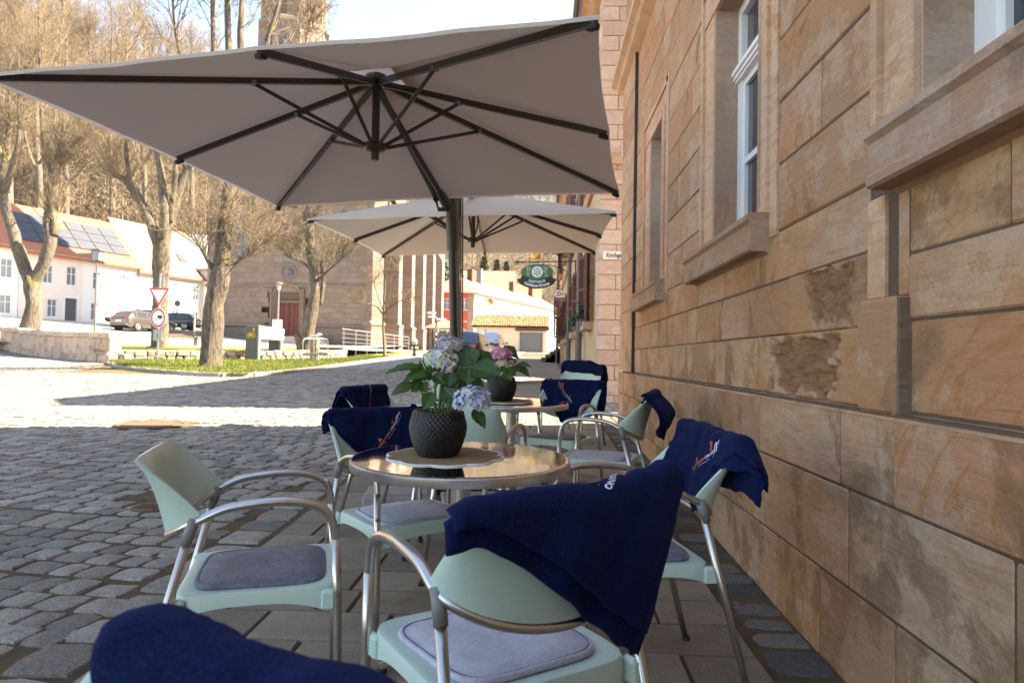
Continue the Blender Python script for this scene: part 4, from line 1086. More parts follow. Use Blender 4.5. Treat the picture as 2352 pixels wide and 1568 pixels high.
row_house('white house at the far left edge behind the forked tree', -7.5, -.05, zb0, zb0 + 6.2, zb0 + 10.2, 8, 'white_plaster', 'tile_orange', [(1.5, zb0 + 3.6, .9, 1.5), (4, zb0 + 3.6, .9, 1.5), (6.6, zb0 + 3.6, .9, 1.5), (4, zb0 + .8, .9, 1.5), (6.6, zb0 + .8, .9, 1.5)])
H1, o1 = row_house('white house with solar panels on its orange roof, left half tinted pink for shade', 0, 10.1, zb0, zb0 + 6.0, zb0 + 10.0, 8, 'shaded_white_plaster', 'tile_orange',
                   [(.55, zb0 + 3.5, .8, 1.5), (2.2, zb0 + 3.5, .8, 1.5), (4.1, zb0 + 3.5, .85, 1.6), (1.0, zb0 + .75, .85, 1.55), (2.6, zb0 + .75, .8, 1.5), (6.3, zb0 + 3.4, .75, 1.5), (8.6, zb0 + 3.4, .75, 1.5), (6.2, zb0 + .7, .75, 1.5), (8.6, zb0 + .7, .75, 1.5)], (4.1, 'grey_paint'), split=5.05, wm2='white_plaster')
sl = (4.0) / 4.0; nv_ = (Vector((0, 0, 1)) + n_ * sl).normalized(); dn = (n_ - Vector((0, 0, 1)) * sl).normalized()
Mr_ = Matrix((t_, -dn, nv_)).transposed(); r0 = Vector((o1.x, o1.y, zb0 + 6.0 + .3)) 
for i in range(6):
    for j in range(3):
        if (i in (2, ) and j == 2): continue
        c = r0 + t_ * (1.2 + i * 1.55) - dn * (1.35 + j * 1.22)
        MB().rbox(c, (1.5, 1.17, .06), .015, Mr_).build('solar_panel', M['solar'], H1, world=True)
H2, o2 = row_house('white house with two skylights in its pale orange roof', 10.3, 18.5, zb0, zb0 + 5.7, zb0 + 10.6, 9, 'white_plaster', 'tile_pink',
                   [(1.6, zb0 + 3.3, .75, 1.5), (3.9, zb0 + 3.3, .75, 1.5), (6.2, zb0 + 3.3, .75, 1.5), (3.9, zb0 + .7, .75, 1.5), (6.2, zb0 + .7, .75, 1.5)], (1.5, 'white_paint'))
sl2 = 4.9 / 4.5; nv2 = (Vector((0, 0, 1)) + n_ * sl2).normalized(); dn2 = (n_ - Vector((0, 0, 1)) * sl2).normalized(); M2 = Matrix((t_, -dn2, nv2)).transposed()
for s in (3.2, 5.6):
    c = Vector((o2.x, o2.y, zb0 + 5.7 + .26)) + t_ * s - dn2 * 2.2
    k = MB().rbox(c, (.8, 1.15, .1), .02, M2).build('skylight', M['grey_paint'], H2, world=True); MB().box(c + nv2 * .055, (.66, 1.0, .012), M2).build('pane', M['solar'], k, world=True)
MB().box(o2 + t_ * 6.8 - n_ * 4.6 + Vector((0, 0, zb0 + 10.9)), (.9, .6, 2.0), Matrix((t_, n_, Vector((0, 0, 1)))).transposed()).build('chimney', M['wood_dark'], H2, world=True)
ch = MB().box(o1 + t_ * 1.0 - n_ * 4.4 + Vector((0, 0, zb0 + 10.4)), (.7, .6, 1.2), Matrix((t_, n_, Vector((0, 0, 1)))).transposed()).build('chimney', M['white_plaster'], H1, world=True)
# white house with brown shutters between the row and the church
yy = 68.0; c0 = atY(386, 770, yy); c1 = atY(452, 770, yy); zb = c0.z; ze = atY(400, 618, yy).z; zt = atY(400, 532, yy).z
hb = thing('shuttered_house', 'white house with brown shutters and a grey metal roof beside the church', 'house', (c0.x, yy, zb))
ux, ny = Vector((1, 0, 0)), Vector((0, -1, 0)); mb = MB(); Lh = c1.x - c0.x + 3
hw = [(1.75 - .45, 1.75 + .45, zb + .9, zb + 2.6), (1.75 - .45, 1.75 + .45, zb + 4.0, zb + 5.7)]
wall_panel(mb, c0, ux, ny, Lh, zb - 1.5, ze, hw); mb.box((c0.x + Lh / 2, yy + 4, (zb - 1.5 + ze) / 2 - .01), (Lh, 7.4, ze - zb + 1.48)); mb.build('wall', M['white_plaster'], hb, world=True)
for a, b, za, zz in hw: far_window(hb, (c0.x + (a + b) / 2, yy + .08, za), ux, ny, .9, 1.7, sh='shutter')
MB().prism([(-.3, ze - .15), (4, zt + .2), (8.3, ze - .15), (8.3, ze + .05), (4, zt + .45), (-.3, ze + .05)][::-1], (Lh + .4, 0, 0), (c0.x - .2, yy, 0), (0, 1, 0), (0, 0, 1)).build('roof', M['slate'], hb, world=True)

# ------------------------------------------------------------------ the church
uC = Vector((math.cos(R(-4)), math.sin(R(-4)), 0)); vC = Vector((math.sin(R(4)), math.cos(R(4)), 0)); nC = -vC
CC = Vector((-13.75, 54.6, 0)); zc = 1.72; U3 = Vector((0, 0, 1)); MC = Matrix((uC, vC, U3)).transposed()
CH = thing('church', 'old grey brown stone church with tower, red double door and tall buttresses', 'church', (CC.x, CC.y, zc), R(-4))
def cpt(a, d, z): return CC + uC * a + vC * d + U3 * z         # a to the right of the corner, d behind the front
WL = 14.3
b = MB()
b.box(cpt(-WL / 2, 2.78, 10.4), (WL - .2, 3.7, 21), MC); b.box(cpt(-WL / 2 - .0, .62, 13.2), (WL - .2, .6, 15), MC); b.box(cpt(-4.2, 16, 7.6), (8.0, 22.8, 14.6), MC); b.build('core_wall', M['mortar'], CH, world=True)
rc = random.Random(21)
def ashlar(mb, a0, a1, z0, z1, d, hole=None, bw=(.5, 1.1), bh=.42, proud=.03):
    z = z0
    while z < z1 - .05:
        h = min(bh * rc.uniform(.85, 1.15), z1 - z); a = a0
        while a < a1 - .02:
            l = min(rc.uniform(*bw), a1 - a)
            if a1 - (a + l) < .25: l = a1 - a
            if hole is None or not any(a + l > q[0] + .05 and a < q[1] - .05 and z + h > q[2] + .05 and z < q[3] - .05 for q in hole):
                mb.r = rc.random(); mb.box(cpt(a + l / 2, d + rc.uniform(-.010, .010), z + h / 2), (l - .010, .12 + proud, h - .010), MC)
            a += l
        z += h
fw = MB(); dl, dr = -WL + 6.15, -WL + 8.05
ashlar(fw, -WL, 0, zc - .6, 19.5, .30, [(dl - .5, dr + .5, zc - 1, 5.9)])
tag(fw.build('front_stones', M['stone_church'], CH, world=True, rnd=True), kind='stuff')
tr = MB()
for z, h, pr in ((zc + 1.6, .25, .28), (6.6, .28, .22), (13.5, .3, .25)):
    for a0, a1 in (((-WL - .1, dl - .45), (dr + .45, .1)) if z < 5 else ((-WL - .1, .1),)):
        tr.prism([(0, 0), (-pr, h * .35), (-pr, h * .6), (0, h)], uC * (a1 - a0), cpt(a0, .26, z), vC, U3)
tr.build('ledge', M['stone_church'], CH, world=True)
bp = MB(); ashlar(bp, -WL - .15, dl - .45, zc - .6, zc + 1.6, .14); ashlar(bp, dr + .45, .15, zc - .6, zc + 1.6, .14)
tag(bp.build('plinth_stones', M['stone_church_low'], CH, world=True, rnd=True), kind='stuff')
# portal with the red double door
jm = MB()
for q, a in ((-1, dl), (1, dr)):
    for k in range(3): jm.box(cpt(a + q * (.09 + .16 * k), .55 - .16 * k, zc + 2.6), (.15, .5, 4.4 - 0 * k), MC)
for k in range(3):
    rad = (dr - dl) / 2 + .02 + .16 * k; pts = []
    arc = [(rad * math.cos(math.pi * i / 14), rad * 1.05 * math.sin(math.pi * i / 14)) for i in range(15)]; arc2 = [((rad + .15) * math.cos(math.pi * i / 14), (rad + .15) * 1.05 * math.sin(math.pi * i / 14)) for i in range(14, -1, -1)]
    jm.prism(arc + arc2, vC * .45, cpt((dl + dr) / 2, .33 - .14 * k, zc + 3.75), uC, U3)
jm.build('portal', M['stone_church'], CH, world=True)
MB().prism([((dr - dl) / 2 * math.cos(math.pi * i / 14), (dr - dl) / 2 * math.sin(math.pi * i / 14)) for i in range(15)], vC * .15, cpt((dl + dr) / 2, .62, zc + 3.75), uC, U3).build('tympanum', M['stone_church'], CH, world=True)
MB().box(cpt((dl + dr) / 2, .58, zc + 3.72), (dr - dl, .3, .16), MC).build('lintel', M['stone_church'], CH, world=True)
for q in (-1, 1):
    ca_ = (dl + dr) / 2 + q * (dr - dl) / 4; wd = (dr - dl) / 2 - .03
    d_ = MB().rbox(cpt(ca_, .70, zc + 2.24), (wd, .10, 2.78), .01, MC).build('door', M['wood_red'], CH, world=True)
    for zz, hh in ((zc + 1.35, .62), (zc + 2.2, .8), (zc + 3.15, .72)):
        for s in (-1, 1): MB().rbox(cpt(ca_ + s * wd * .23, .635, zz), (wd * .36, .06, hh), .02, MC).build('panel', M['wood_red'], d_, world=True)
    MB().lathe([(0, -.05), (.04, -.02), (.04, .02), (0, .05)], cpt(ca_ - q * wd * .40, .62, zc + 1.9), 8).build('handle', M['dark_metal'], d_, world=True)
# dark tracery roundel above the door and two blind windows
rw = MB(); n = 20
rw.prism([(.55 * math.cos(2 * math.pi * i / n), .55 * math.sin(2 * math.pi * i / n)) for i in range(n)], vC * .1, cpt((dl + dr) / 2, .18, 7.9), uC, U3); ro = rw.build('window', M['glass'], CH, world=True)
tv = MB()
for i in range(4):
    a = math.pi / 2 * i + .78; tv.tube([cpt((dl + dr) / 2 + .26 * math.cos(a) + .2 * math.cos(q * .6), .15, 7.9 + .26 * math.sin(a) + .2 * math.sin(q * .6)) for q in range(11)], .04, 6)
tv.tube([cpt((dl + dr) / 2 + .6 * math.cos(q * .3), .15, 7.9 + .6 * math.sin(q * .3)) for q in range(22)], .08, 6); tv.build('tracery', M['stone_church'], ro, world=True)
for a in (-WL + 3.0, -2.6):
    ww = MB(); ww.prism([(-.5, 0), (.5, 0), (.5, 3.2), (.3, 3.8), (0, 4.1), (-.3, 3.8), (-.5, 3.2)], vC * .1, cpt(a, .185, 9), uC, U3); ww.build('window', M['glass'], CH, world=True)
# steps up to the door
for i in range(7):
    MB().box2((0, 0, 0), (1, 1, 1)).v
    h = zc + .85 - .13 * i - 0; e = .5 * i
    MB().rbox(cpt((dl + dr) / 2 + .4, -.2 - .165 * i, (h + zc - .6) / 2), (5.6 + .34 * i, .5 + .33 * 1, h - zc + .6), .02, MC).build('step', M['stone_far'], CH, world=True)
# buttresses: a diagonal one at the corner, then five along the side
def buttress(o, u, v, lab=None, w_=1.05, p=1.7):
    mr = Matrix((u, v, U3)).transposed()       # u = outward, v = along the wall
    bt = thing('buttress', None, None, (0, 0, 0)); bt.parent = CH; bt.matrix_local = WM[CH.name].inverted(); WM[bt.name] = Matrix()
    for k in range(8): pass
    m1 = MB(); z = zc - .6
    while z < 11.5:
        h = .45 if z + .45 < 11.5 else 11.5 - z; low = z < zc + 2.0
        pw = p + (.14 if low else 0); ww = w_ + (.22 if low else 0)
        m1.r = rc.random(); m1.box(o + u * (pw / 2 - .3) + U3 * (z + h / 2), (pw + .6, ww, h - .015), mr); z += h
    tag(m1.build('shaft_stones', M['stone_church'], bt, rnd=True), kind='stuff')
    m2 = MB(); m2.prism([(p - .02, 11.5), (p - .02, 11.7), (p - 1.1, 13.6), (-.2, 13.6), (-.2, 11.5)][::-1], v * w_, o - v * w_ / 2, u, U3); m2.build('weathering', M['stone_church'], bt); m2 = MB()
    m2.prism([(p + .2, zc + 1.85), (p + .2, zc + 1.98), (p - .05, zc + 2.2), (-.2, zc + 2.2), (-.2, zc + 1.85)][::-1], v * (w_ + .32), o - v * (w_ + .32) / 2, u, U3)
    m2.build('weathering', M['stone_church'], bt)
dg = (uC * .78 + nC * .62).normalized()
buttress(cpt(-.45, .75, 0) , dg, Vector((-dg.y, dg.x, 0)), p=1.2)
for k in range(5): buttress(cpt(-.35, 3.6 + 4.25 * k, 0), uC, vC)
sidew = MB()
for k in range(70):
    pass
MB().box(cpt(-.05, 15.6, 7.3), (.3, 23, 14.5), MC).build('side_wall', M['stone_church'], CH, world=True)
MB().prism([(-4.6, 14.6), (0, 19.0), (4.7, 14.6), (4.7, 14.9), (0, 19.4), (-4.6, 14.9)][::-1], vC * 23, cpt(-4.2, 4.5, 0), uC, U3).build('nave_roof', M['tile_old'], CH, world=True)
# octagonal tower, top out of the picture
TC = atY(676, 60, 57.0); TC.z = 0
n = 8; tw = MB(); rr = 2.75; z = 18.0
while z < 40:
    rr_ = rr if z < 28.5 else rr * .94
    for i in range(n):
        a0, a1 = 2 * math.pi * (i + .5) / n + .1, 2 * math.pi * (i + 1.5) / n + .1; p0 = Vector((math.cos(a0), math.sin(a0), 0)) * rr_; p1 = Vector((math.cos(a1), math.sin(a1), 0)) * rr_
        tw.r = rc.random(); q = (p0 + p1) / 2; un = (p1 - p0).normalized(); nn = q.normalized(); L_ = (p1 - p0).length
        for s0, s1 in (((0, .5), (.5, 1)) if int(z / .45) % 2 else ((0, .3), (.3, .7), (.7, 1))):
            tw.r = rc.random(); tw.box(TC + p0.lerp(p1, (s0 + s1) / 2) + U3 * (z + .22), (L_ * (s1 - s0) - .02, .3, .43), Matrix((un, nn, U3)).transposed())
    z += .45
tag(tw.build('tower_stones', M['stone_church'], CH, world=True, rnd=True), kind='stuff')
MB().lathe([(rr * .96, 16), (rr * .96, 40)], TC, 8).build('tower_core', M['mortar'], CH, world=True)
MB().lathe([(rr * 1.02, 28.2), (rr * 1.13, 28.4), (rr * 1.13, 28.7), (rr * 1.0, 28.9)], TC, 8).build('tower_cornice', M['stone_church'], CH, world=True)
for i in range(8):
    a = 2 * math.pi * (i + 1) / 8 + .1; nn = Vector((math.cos(a), math.sin(a), 0)); un = Vector((-nn.y, nn.x, 0))
    MB().prism([(-.42, 0), (.42, 0), (.42, 1.9), (.25, 2.3), (0, 2.5), (-.25, 2.3), (-.42, 1.9)], nn * .1, TC + nn * (rr * .925 + .13) + U3 * 24.6, -un, U3).build('window', M['glass'], CH, world=True)
MB().lathe([(rr * 1.1, 40), (rr * .5, 46), (0, 58)], TC, 8).build('spire', M['slate'], CH, world=True)

# ------------------------------------------------------------------ end of the street
def px_house(): pass
yr = 80.0
cL, cR = atY(1000, 790, yr), atY(1087, 790, yr); zb = G(-10, yr); ze = atY(1087, 672, yr).z; zrg = atY(1062, 631, yr + 4).z
rh_ = thing('red_house', 'long house with a red gable end and a white side under an orange roof', 'house', (cL.x, yr, zb))
uf, nf = Vector((1, 0, 0)), Vector((0, -1, 0)); us = Vector((math.sin(R(20)), math.cos(R(20)), 0)); ns = Vector((us.y, -us.x, 0))
Lf = cR.x - cL.x; mb = MB()
wx = [(.45 - .0, 1.45), (3.1, 4.0)]
zw = atY(1020, 711, yr).z; zh = atY(1020, 685, yr).z - zw
hl = [(.75, 1.75, zw, zw + zh), (.75, 1.75, zb + .9, zb + 2.3), (2.9, 3.8, zw, zw + zh), (2.9, 3.8, zb + .9, zb + 2.3)]
wall_panel(mb, cL, uf, nf, Lf - .75, zb - 1, ze, hl); mb.build('wall', M['red_plaster'], rh_, world=True)
for a, b_, za, zz in hl: far_window(rh_, ((a + b_) / 2 + cL.x, yr + .08, za), uf, nf, b_ - a, zz - za, surround='stone_far')
MB().box2((cL.x, yr - .03, zb + 3.15), (cR.x - .75, yr + .1, zb + 3.4)).build('string_course', M['stone_far'], rh_, world=True)
q_ = MB(); z = zb - .5
while z < ze - .05:
    q_.box((cR.x - .37, yr + .1, z + .2), (.76, .3, .37)); z += .4
tag(q_.build('quoins', M['stone_grey'], rh_, world=True), kind='stuff')
mb = MB(); Ls = 34; hl = []
zw2 = ze - 2.35
for i in range(13): hl.append((1.2 + 2.5 * i, 2.1 + 2.5 * i, zw2, zw2 + 1.55))
oS = Vector((cR.x + .01, yr, 0)); wall_panel(mb, oS, us, ns, Ls, zb - 1, ze, hl); mb.build('wall', M['white_plaster'], rh_, world=True)
for a, b_, za, zz in hl: far_window(rh_, oS + us * (a + b_) / 2 - ns * .1 + U3 * za, us, ns, .9, 1.55)
# hipped roof
W3 = 9.0; A0 = oS + ns * .4 - us * .35; A1 = oS + us * Ls + ns * .4; D0 = A0 - ns * (W3 + 1); D1 = A1 - ns * (W3 + 1)
Rg0 = oS + us * 4.0 - ns * W3 / 2 + U3 * zrg; Rg1 = oS + us * Ls - ns * W3 / 2 + U3 * zrg
A0f = Vector((cR.x + .35, yr - .4, ze - .05)); D0f = Vector((cL.x - 1.5, yr - .4, ze - .05)); A1f = A1 + U3 * (ze - .05); D1f = D1 + U3 * (ze - .05)
MB().add([A0f, A1f, Rg1, Rg0, D0f, D1f], [(0, 1, 2, 3), (4, 0, 3), (5, 4, 3, 2), (1, 5, 2), (0, 4, 5, 1)]).build('roof', M['tile_pink'], rh_, world=True)
MB().tube([A0f - U3 * .05, A1f - U3 * .05], .10, 6).build('gutter', M['pipe'], rh_, world=True)
for k, (s, w_, hh, mm) in enumerate(((7, .8, 1.7, 'wood_dark'), (21, .8, 1.6, 'wood_dark'), (29, .9, 1.6, 'wood_dark'), (9.6, .5, 2.3, 'galv'))):
    c = oS + us * s - ns * (W3 / 2 - .6); MB().box(c + U3 * (zrg + hh * .2), (w_, .7, hh), Matrix((us, ns, U3)).transposed()).build('chimney', M[mm], rh_, world=True)
# satellite dish
dsh = thing('satellite_dish', 'red brown satellite dish on the eaves of the white house side', 'dish', oS + us * 3.2 + ns * .5 + U3 * (ze - .9))
MB().lathe([(0, .0), (.25, .04), (.48, .16), (.46, .17), (.25, .06), (0, .02)], (0, 0, 0), 16, (.5, -.85, .15)).build('reflector', M['tile_orange'], dsh); MB().tube([(0, 0, 0), (-.3, .3, -.3)], .03, 6).build('arm', M['dark_metal'], dsh)
# big roof behind, a smaller one, conifers
def far_block(label, pxa, pxb, pyb, pye, pyr, y, depth, rm, wm='white_plaster'):
    a = atY(pxa, pye, y); b_ = atY(pxb, pye, y); z0 = G(a.x, y) - 1; zr_ = atY((pxa + pxb) / 2, pyr, y + depth / 2).z
    t = thing('far_house', label, 'house', (a.x, y, z0), group='roofs behind the red house')
    MB().box2((a.x, y, z0), (b_.x, y + depth, a.z)).build('wall', M[wm], t, world=True)
    MB().prism([(-.4, a.z - .2), (depth / 2, zr_), (depth + .4, a.z - .2)][::-1], (b_.x - a.x + .8, 0, 0), (a.x - .4, y, 0), (0, 1, 0), (0, 0, 1)).build('roof', M[rm], t, world=True)
far_block('broad red roofed house rising behind the long orange roof', 1056, 1176, 700, 668, 622, 128, 12, 'tile_pink')
far_block('pale roofed house farther right behind the inn sign', 1172, 1240, 700, 680, 652, 140, 10, 'tile_old')
far_block('small orange roof showing beside the church corner', 985, 1022, 760, 716, 702, 92, 6, 'tile_orange')
# garage at the end of the street
yg = 68.0; gL = atY(1092, 806, yg); gR = atY(1255, 806, yg); zb = G(-3, yg) ; ze = atY(1150, 747, yg).z; zr_ = atY(1150, 722, yg + 3).z
gg = thing('garage', 'low cream garage with a tiled roof and a grey door at the street end', 'garage', ((gL.x + gR.x) / 2, yg, zb))
d0, d1 = atY(1193, 806, yg).x, atY(1246, 806, yg).x; w0, w1 = atY(1116, 780, yg).x, atY(1140, 780, yg).x
mb = MB(); wall_panel(mb, gL, uf, nf, gR.x - gL.x, zb - .6, ze, [(d0 - gL.x, d1 - gL.x, zb - .1, zb + 1.95), (w0 - gL.x, w1 - gL.x, zb + .9, zb + 1.75)])
mb.box2((gL.x + .02, yg + .3, zb - .6), (gR.x - .02, yg + 5.8, ze - .02)); mb.build('wall', M['cream_plaster'], gg, world=True)
gd = MB().box2((d0 + .01, yg + .12, zb - .1), (d1 - .01, yg + .16, zb + 1.94)).build('door', M['garage_grey'], gg, world=True)
MB().box(((d0 + d1) / 2, yg + .10, zb + .55), (.12, .03, .05)).build('handle', M['galv'], gd, world=True)
f = MB()
for a, b_ in ((d0 - .12, d0), (d1, d1 + .12)): f.box2((a, yg - .04, zb - .1), (b_, yg + .1, zb + 2.06))
f.box2((d0, yg - .04, zb + 1.95), (d1, yg + .1, zb + 2.06)); f.build('door_frame', M['stone_far'], gg, world=True)
MB().box2((w0 + .01, yg + .1, zb + .9), (w1 - .01, yg + .14, zb + 1.75)).build('window', M['wood_dark'], gg, world=True)
bd = MB(); x = d0 - .45
while x < gR.x + .1:
    bd.box((x + .07, yg - .06, ze - .26), (.13, .03, .55)); x += .145
x = gL.x
while x < d0 - .5:
    bd.box((x + .07, yg - .05, ze - .06), (.13, .03, .16)); x += .145
tag(bd.build('boarding', M['wood_dark'], gg, world=True), kind='stuff')
# pantile roof: every tile a half-round piece
rl = Vector((0, 3.3, zr_ - ze + .1)); rn = Vector((0, -(zr_ - ze + .1), 3.3)).normalized(); ro_ = Vector((gL.x - .45, yg - .35, ze - .12)); tl = MB(); cols = int((gR.x - gL.x + .8) / .235); rows = 11; rt = random.Random(8)
for j in range(rows):
    for i in range(cols):
        a = ro_ + Vector((i * .235, 0, 0)) + rl * (j / rows) + rn * (.01 + rt.uniform(0, .02)); b_ = a + rl * (1.12 / rows); tl.r = rt.random()
        vs = []
        for p, lift in ((a, .05), (b_, .0)):
            for k in range(5):
                q = math.pi * k / 4; vs.append(p + Vector((.117 - .117 * math.cos(q), 0, 0)) + rn * (lift + .07 * math.sin(q)))
        tl.add(vs, [(k, k + 1, 6 + k, 5 + k) for k in range(4)])
tm = NT('pantile', .85, 0, .2); rr_n = tm.rnd(); tm.done(tm.mix(tm.fr(tm.noise(tm.pos(), 2.0, 4), .35, .65), tm.ramp(rr_n, [(0, (.20, .075, .03)), (.3, (.34, .125, .05)), (.6, (.44, .21, .10)), (.85, (.50, .34, .21)), (1, (.27, .13, .06))]), (.38, .19, .095)))
tag(tl.build('roof_tiles', tm.m, gg, world=True, rnd=True), kind='stuff')
MB().prism([(-.33, ze - .18), (3.0, zr_ - .05), (6.2, ze - .18)][::-1], (gR.x - gL.x + .7, 0, 0), (gL.x - .38, yg, 0), (0, 1, 0), (0, 0, 1)).build('roof', M['wood_dark'], gg, world=True)
# bicycle-like clutter left out; a dark bin by the garage corner
# ------------------------------------------------------------------ parasols
def lerp3(a, b, t): return a + (b - a) * t
def parasol(name, label, corners, apex_h, hub_low, mast_base, mast_top, arm_from, arm_to, crank, cloth='canvas'):
    C4 = [Vector(c) for c in corners]; ctr = sum(C4, Vector()) / 4; apex = Vector((ctr.x, ctr.y, apex_h)); zc_ = ctr.z
    T = thing(name, label, 'parasol', (mast_base[0], mast_base[1], mast_base[2]), group='square cantilever parasols over the terrace')
    rim = []
    for i in range(4):
        a, b_ = C4[i], C4[(i + 1) % 4]; rim += [a, (a + b_) / 2 + (ctr - (a + b_) / 2) * .012 + Vector((0, 0, .012))]
    # canopy: eight taut panels, edges drawn in a little between the ribs
    mb = MB(); nr = 14; ns_ = 8
    def P(k, s, t):
        a, b_ = rim[k], rim[(k + 1) % 8]; e = a.lerp(b_, s); e = e + (ctr - e) * .012 * 4 * s * (1 - s) 
        p = apex.lerp(e, .10 + .90 * t); p.z -= .022 * math.sin(math.pi * t) * 4 * s * (1 - s)
        p.z += (.006 * fbm(p.x * 4, p.y * 4, k) + .0025 * math.sin(p.x * 31 + p.y * 17 + k * 2) * t) * 4 * s * (1 - s)
        return p
    for k in range(8):
        mb.grid(lambda s, t, k=k: P(k, s, t), ns_, nr)
    th = MB(); n0 = len(mb.v)
    up = [Vector(v) + Vector((0, 0, .004)) for v in mb.v]
    fs = list(mb.f); tot = MB(); tot.add(mb.v, fs); tot.add(up, [f[::-1] for f in fs])
    for k in range(8):                         # hem
        tot.grid(lambda s, t, k=k: P(k, s, 1.0) + Vector((0, 0, .004 - .016 * t)) + (P(k, s, 1.0) - ctr).normalized() * .003, ns_, 1)
    tot.build('canopy', M[cloth], T, world=True, autosm=25)
    v = MB()
    def V(k, s, t):
        a, b_ = rim[k], rim[(k + 1) % 8]; e = a.lerp(b_, s); p = (apex + Vector((0, 0, .055))).lerp(e + Vector((0, 0, .03)), .19 * t); p.z += .02 * math.sin(math.pi * (s + k) * 1.0) * t; return p
    for k in range(8): v.grid(lambda s, t, k=k: V(k, s, t), 4, 3)
    v.build('vent_cap', M[cloth], T, world=True, smooth=True)
    hub = Vector((ctr.x, ctr.y, hub_low))
    for k in range(8):
        e = rim[k]; a = apex + Vector((0, 0, -.05)); d = (e - a); dn_ = d.normalized(); s_ = dn_.cross(Vector((0, 0, 1))).normalized(); u_ = s_.cross(dn_)
        Mr = Matrix((dn_, s_, u_)).transposed()
        q0 = a + dn_ * .05; q1 = e - dn_ * .015 - Vector((0, 0, .014)); c = (q0 + q1) / 2
        r_ = MB().rbox(c - u_ * .006, ((q1 - q0).length, .022, .032), .004, Mr).build('rib', M['pole'], T, world=True)
        MB().rbox(e - dn_ * .03 - Vector((0, 0, .03)), (.05, .028, .02), .004, Mr).build('end_cap', M['rubber'], r_, world=True)
        m_ = q0.lerp(q1, .36) - u_ * .02; h0 = hub + (Vector((m_.x, m_.y, hub.z)) - hub).normalized() * .045
        MB().tube([m_, h0], .0105, 8).build('strut', M['pole'], r_, world=True)
        MB().lathe([(.012, -.018), (.012, .018)], m_, 8, s_).build('rivet', M['galv'], r_, world=True)
    MB().tube([hub + Vector((0, 0, -.03)), apex + Vector((0, 0, -.02))], .022, 14).build('hub_post', M['pole'], T, world=True)
    MB().lathe([(.018, -.075), (.022, -.07), (.022, -.03), (.05, -.02), (.062, 0), (.058, .018), (.03, .03)], hub, 18).build('hub', M['pole'], T, world=True)
    MB().lathe([(.03, -.05), (.055, -.035), (.06, .0), (.03, .015)], apex + Vector((0, 0, -.03)), 16).build('top_hub', M['pole'], T, world=True)
    mbv, mtv = Vector(mast_base), Vector(mast_top); d = (mtv - mbv).normalized()
    MB().tube([mbv, mtv], .026, 18).build('mast', M['pole'], T, world=True)
    side = Vector((.056, .02, 0)); tr = MB(); sx = d.cross(Vector((0, 1, 0))).normalized(); Mr = Matrix((sx, sx.cross(d) * -1, d)).transposed(); c = (mbv + mtv) / 2
    for off in (.033, .048): tr.box(c + Vector((off, .012, 0)), (.008, .04, (mtv - mbv).length - .04), Mr)
    tr.build('track', M['pole'], T, world=True)
    af, at_ = Vector(arm_from), Vector(arm_to); da = (at_ - af).normalized()
    MB().tube([af, at_], .021, 12).build('arm', M['pole'], T, world=True)
    k = MB(); k.tube([af - da * .12, af - da * .03, af + da * .08, af + da * .17], [.026, .038, .036, .024], 12); k.build('arm_joint', M['pole'], T, world=True)
    base = mbv + d * ((af.z - .10) - mbv.z) / d.z
    MB().tube([base - d * .24, base + d * .15], .037, 16).build('slider', M['pole'], T, world=True)
    cs = 1 if crank > 0 else -1; c0 = base + Vector((cs * .06, -.03, .06)); ck = MB()
    ck.tube([c0 - Vector((cs * .05, 0, 0)), c0 + Vector((cs * .035, 0, 0))], .016, 10); ck.tube([c0 + Vector((cs * .03, 0, 0)), c0 + Vector((cs * .015 if cs > 0 else cs * .07, -.01, .12))], .009, 8)
    e = c0 + Vector((cs * .015 if cs > 0 else cs * .07, -.01, .12)); ck.tube([e, e + Vector((cs * .05, 0, 0.002))], .009, 8); ck.build('crank_handle', M['pole'], T, world=True)
    cf = MB(); 
    for a in (R(8), R(98)): cf.box(mbv + Vector((0, 0, -.025)), (1.0, .06, .04), Matrix.Rotation(a, 3, 'Z'))
    cf.build('cross_foot', M['pole'], T, world=True)
    return T
zk = 2.25
cN = [atZ(-45, 172, zk), atZ(1375, 38, zk), atZ(1422, 441, zk), atZ(637, 473, zk)]
PB = Vector((-.615, 5.12, G(-.6, 5.1) + .045))
parasol('parasol', 'nearest square cantilever parasol seen from below, spanning the picture', cN, 2.68, 2.255, PB, (-.70, 5.0, 2.62), atY(1024, 466, 4.955), (-.945, 3.80, 2.60), -1)
cF = [atZ(706, 503, 2.27), atZ(1415, 487, 2.27), atZ(1368, 578, 2.37), atZ(878, 586, 2.37)]
PB2 = Vector((-.66, 5.46, G(-.6, 5.4) + .045))
cfm = sum(cF, Vector()) / 4
parasol('parasol', 'second square parasol behind, its pale upper side and struts showing', cF, 2.80, 2.30, PB2, (-.70, 5.40, 2.70), (-.70, 5.44, 2.56), (cfm.x + .02, cfm.y - .15, 2.66), 1, 'canvas_cream')
cl = thing('twine', 'loose dark twine lying on top of the second parasol', 'twine', atY(1240, 475, 6.2))
pt = [atY(1240 + a, 476 + b_, 6.15) for a, b_ in ((-12, 2), (-6, -3), (2, -6), (8, -8), (2, -2), (-4, 3), (6, 4), (14, 5), (18, 6))]
MB().tube(smoothline([tuple(p) for p in pt], 3), .004, 5).build('strand', M['dark_metal'], cl, world=True)
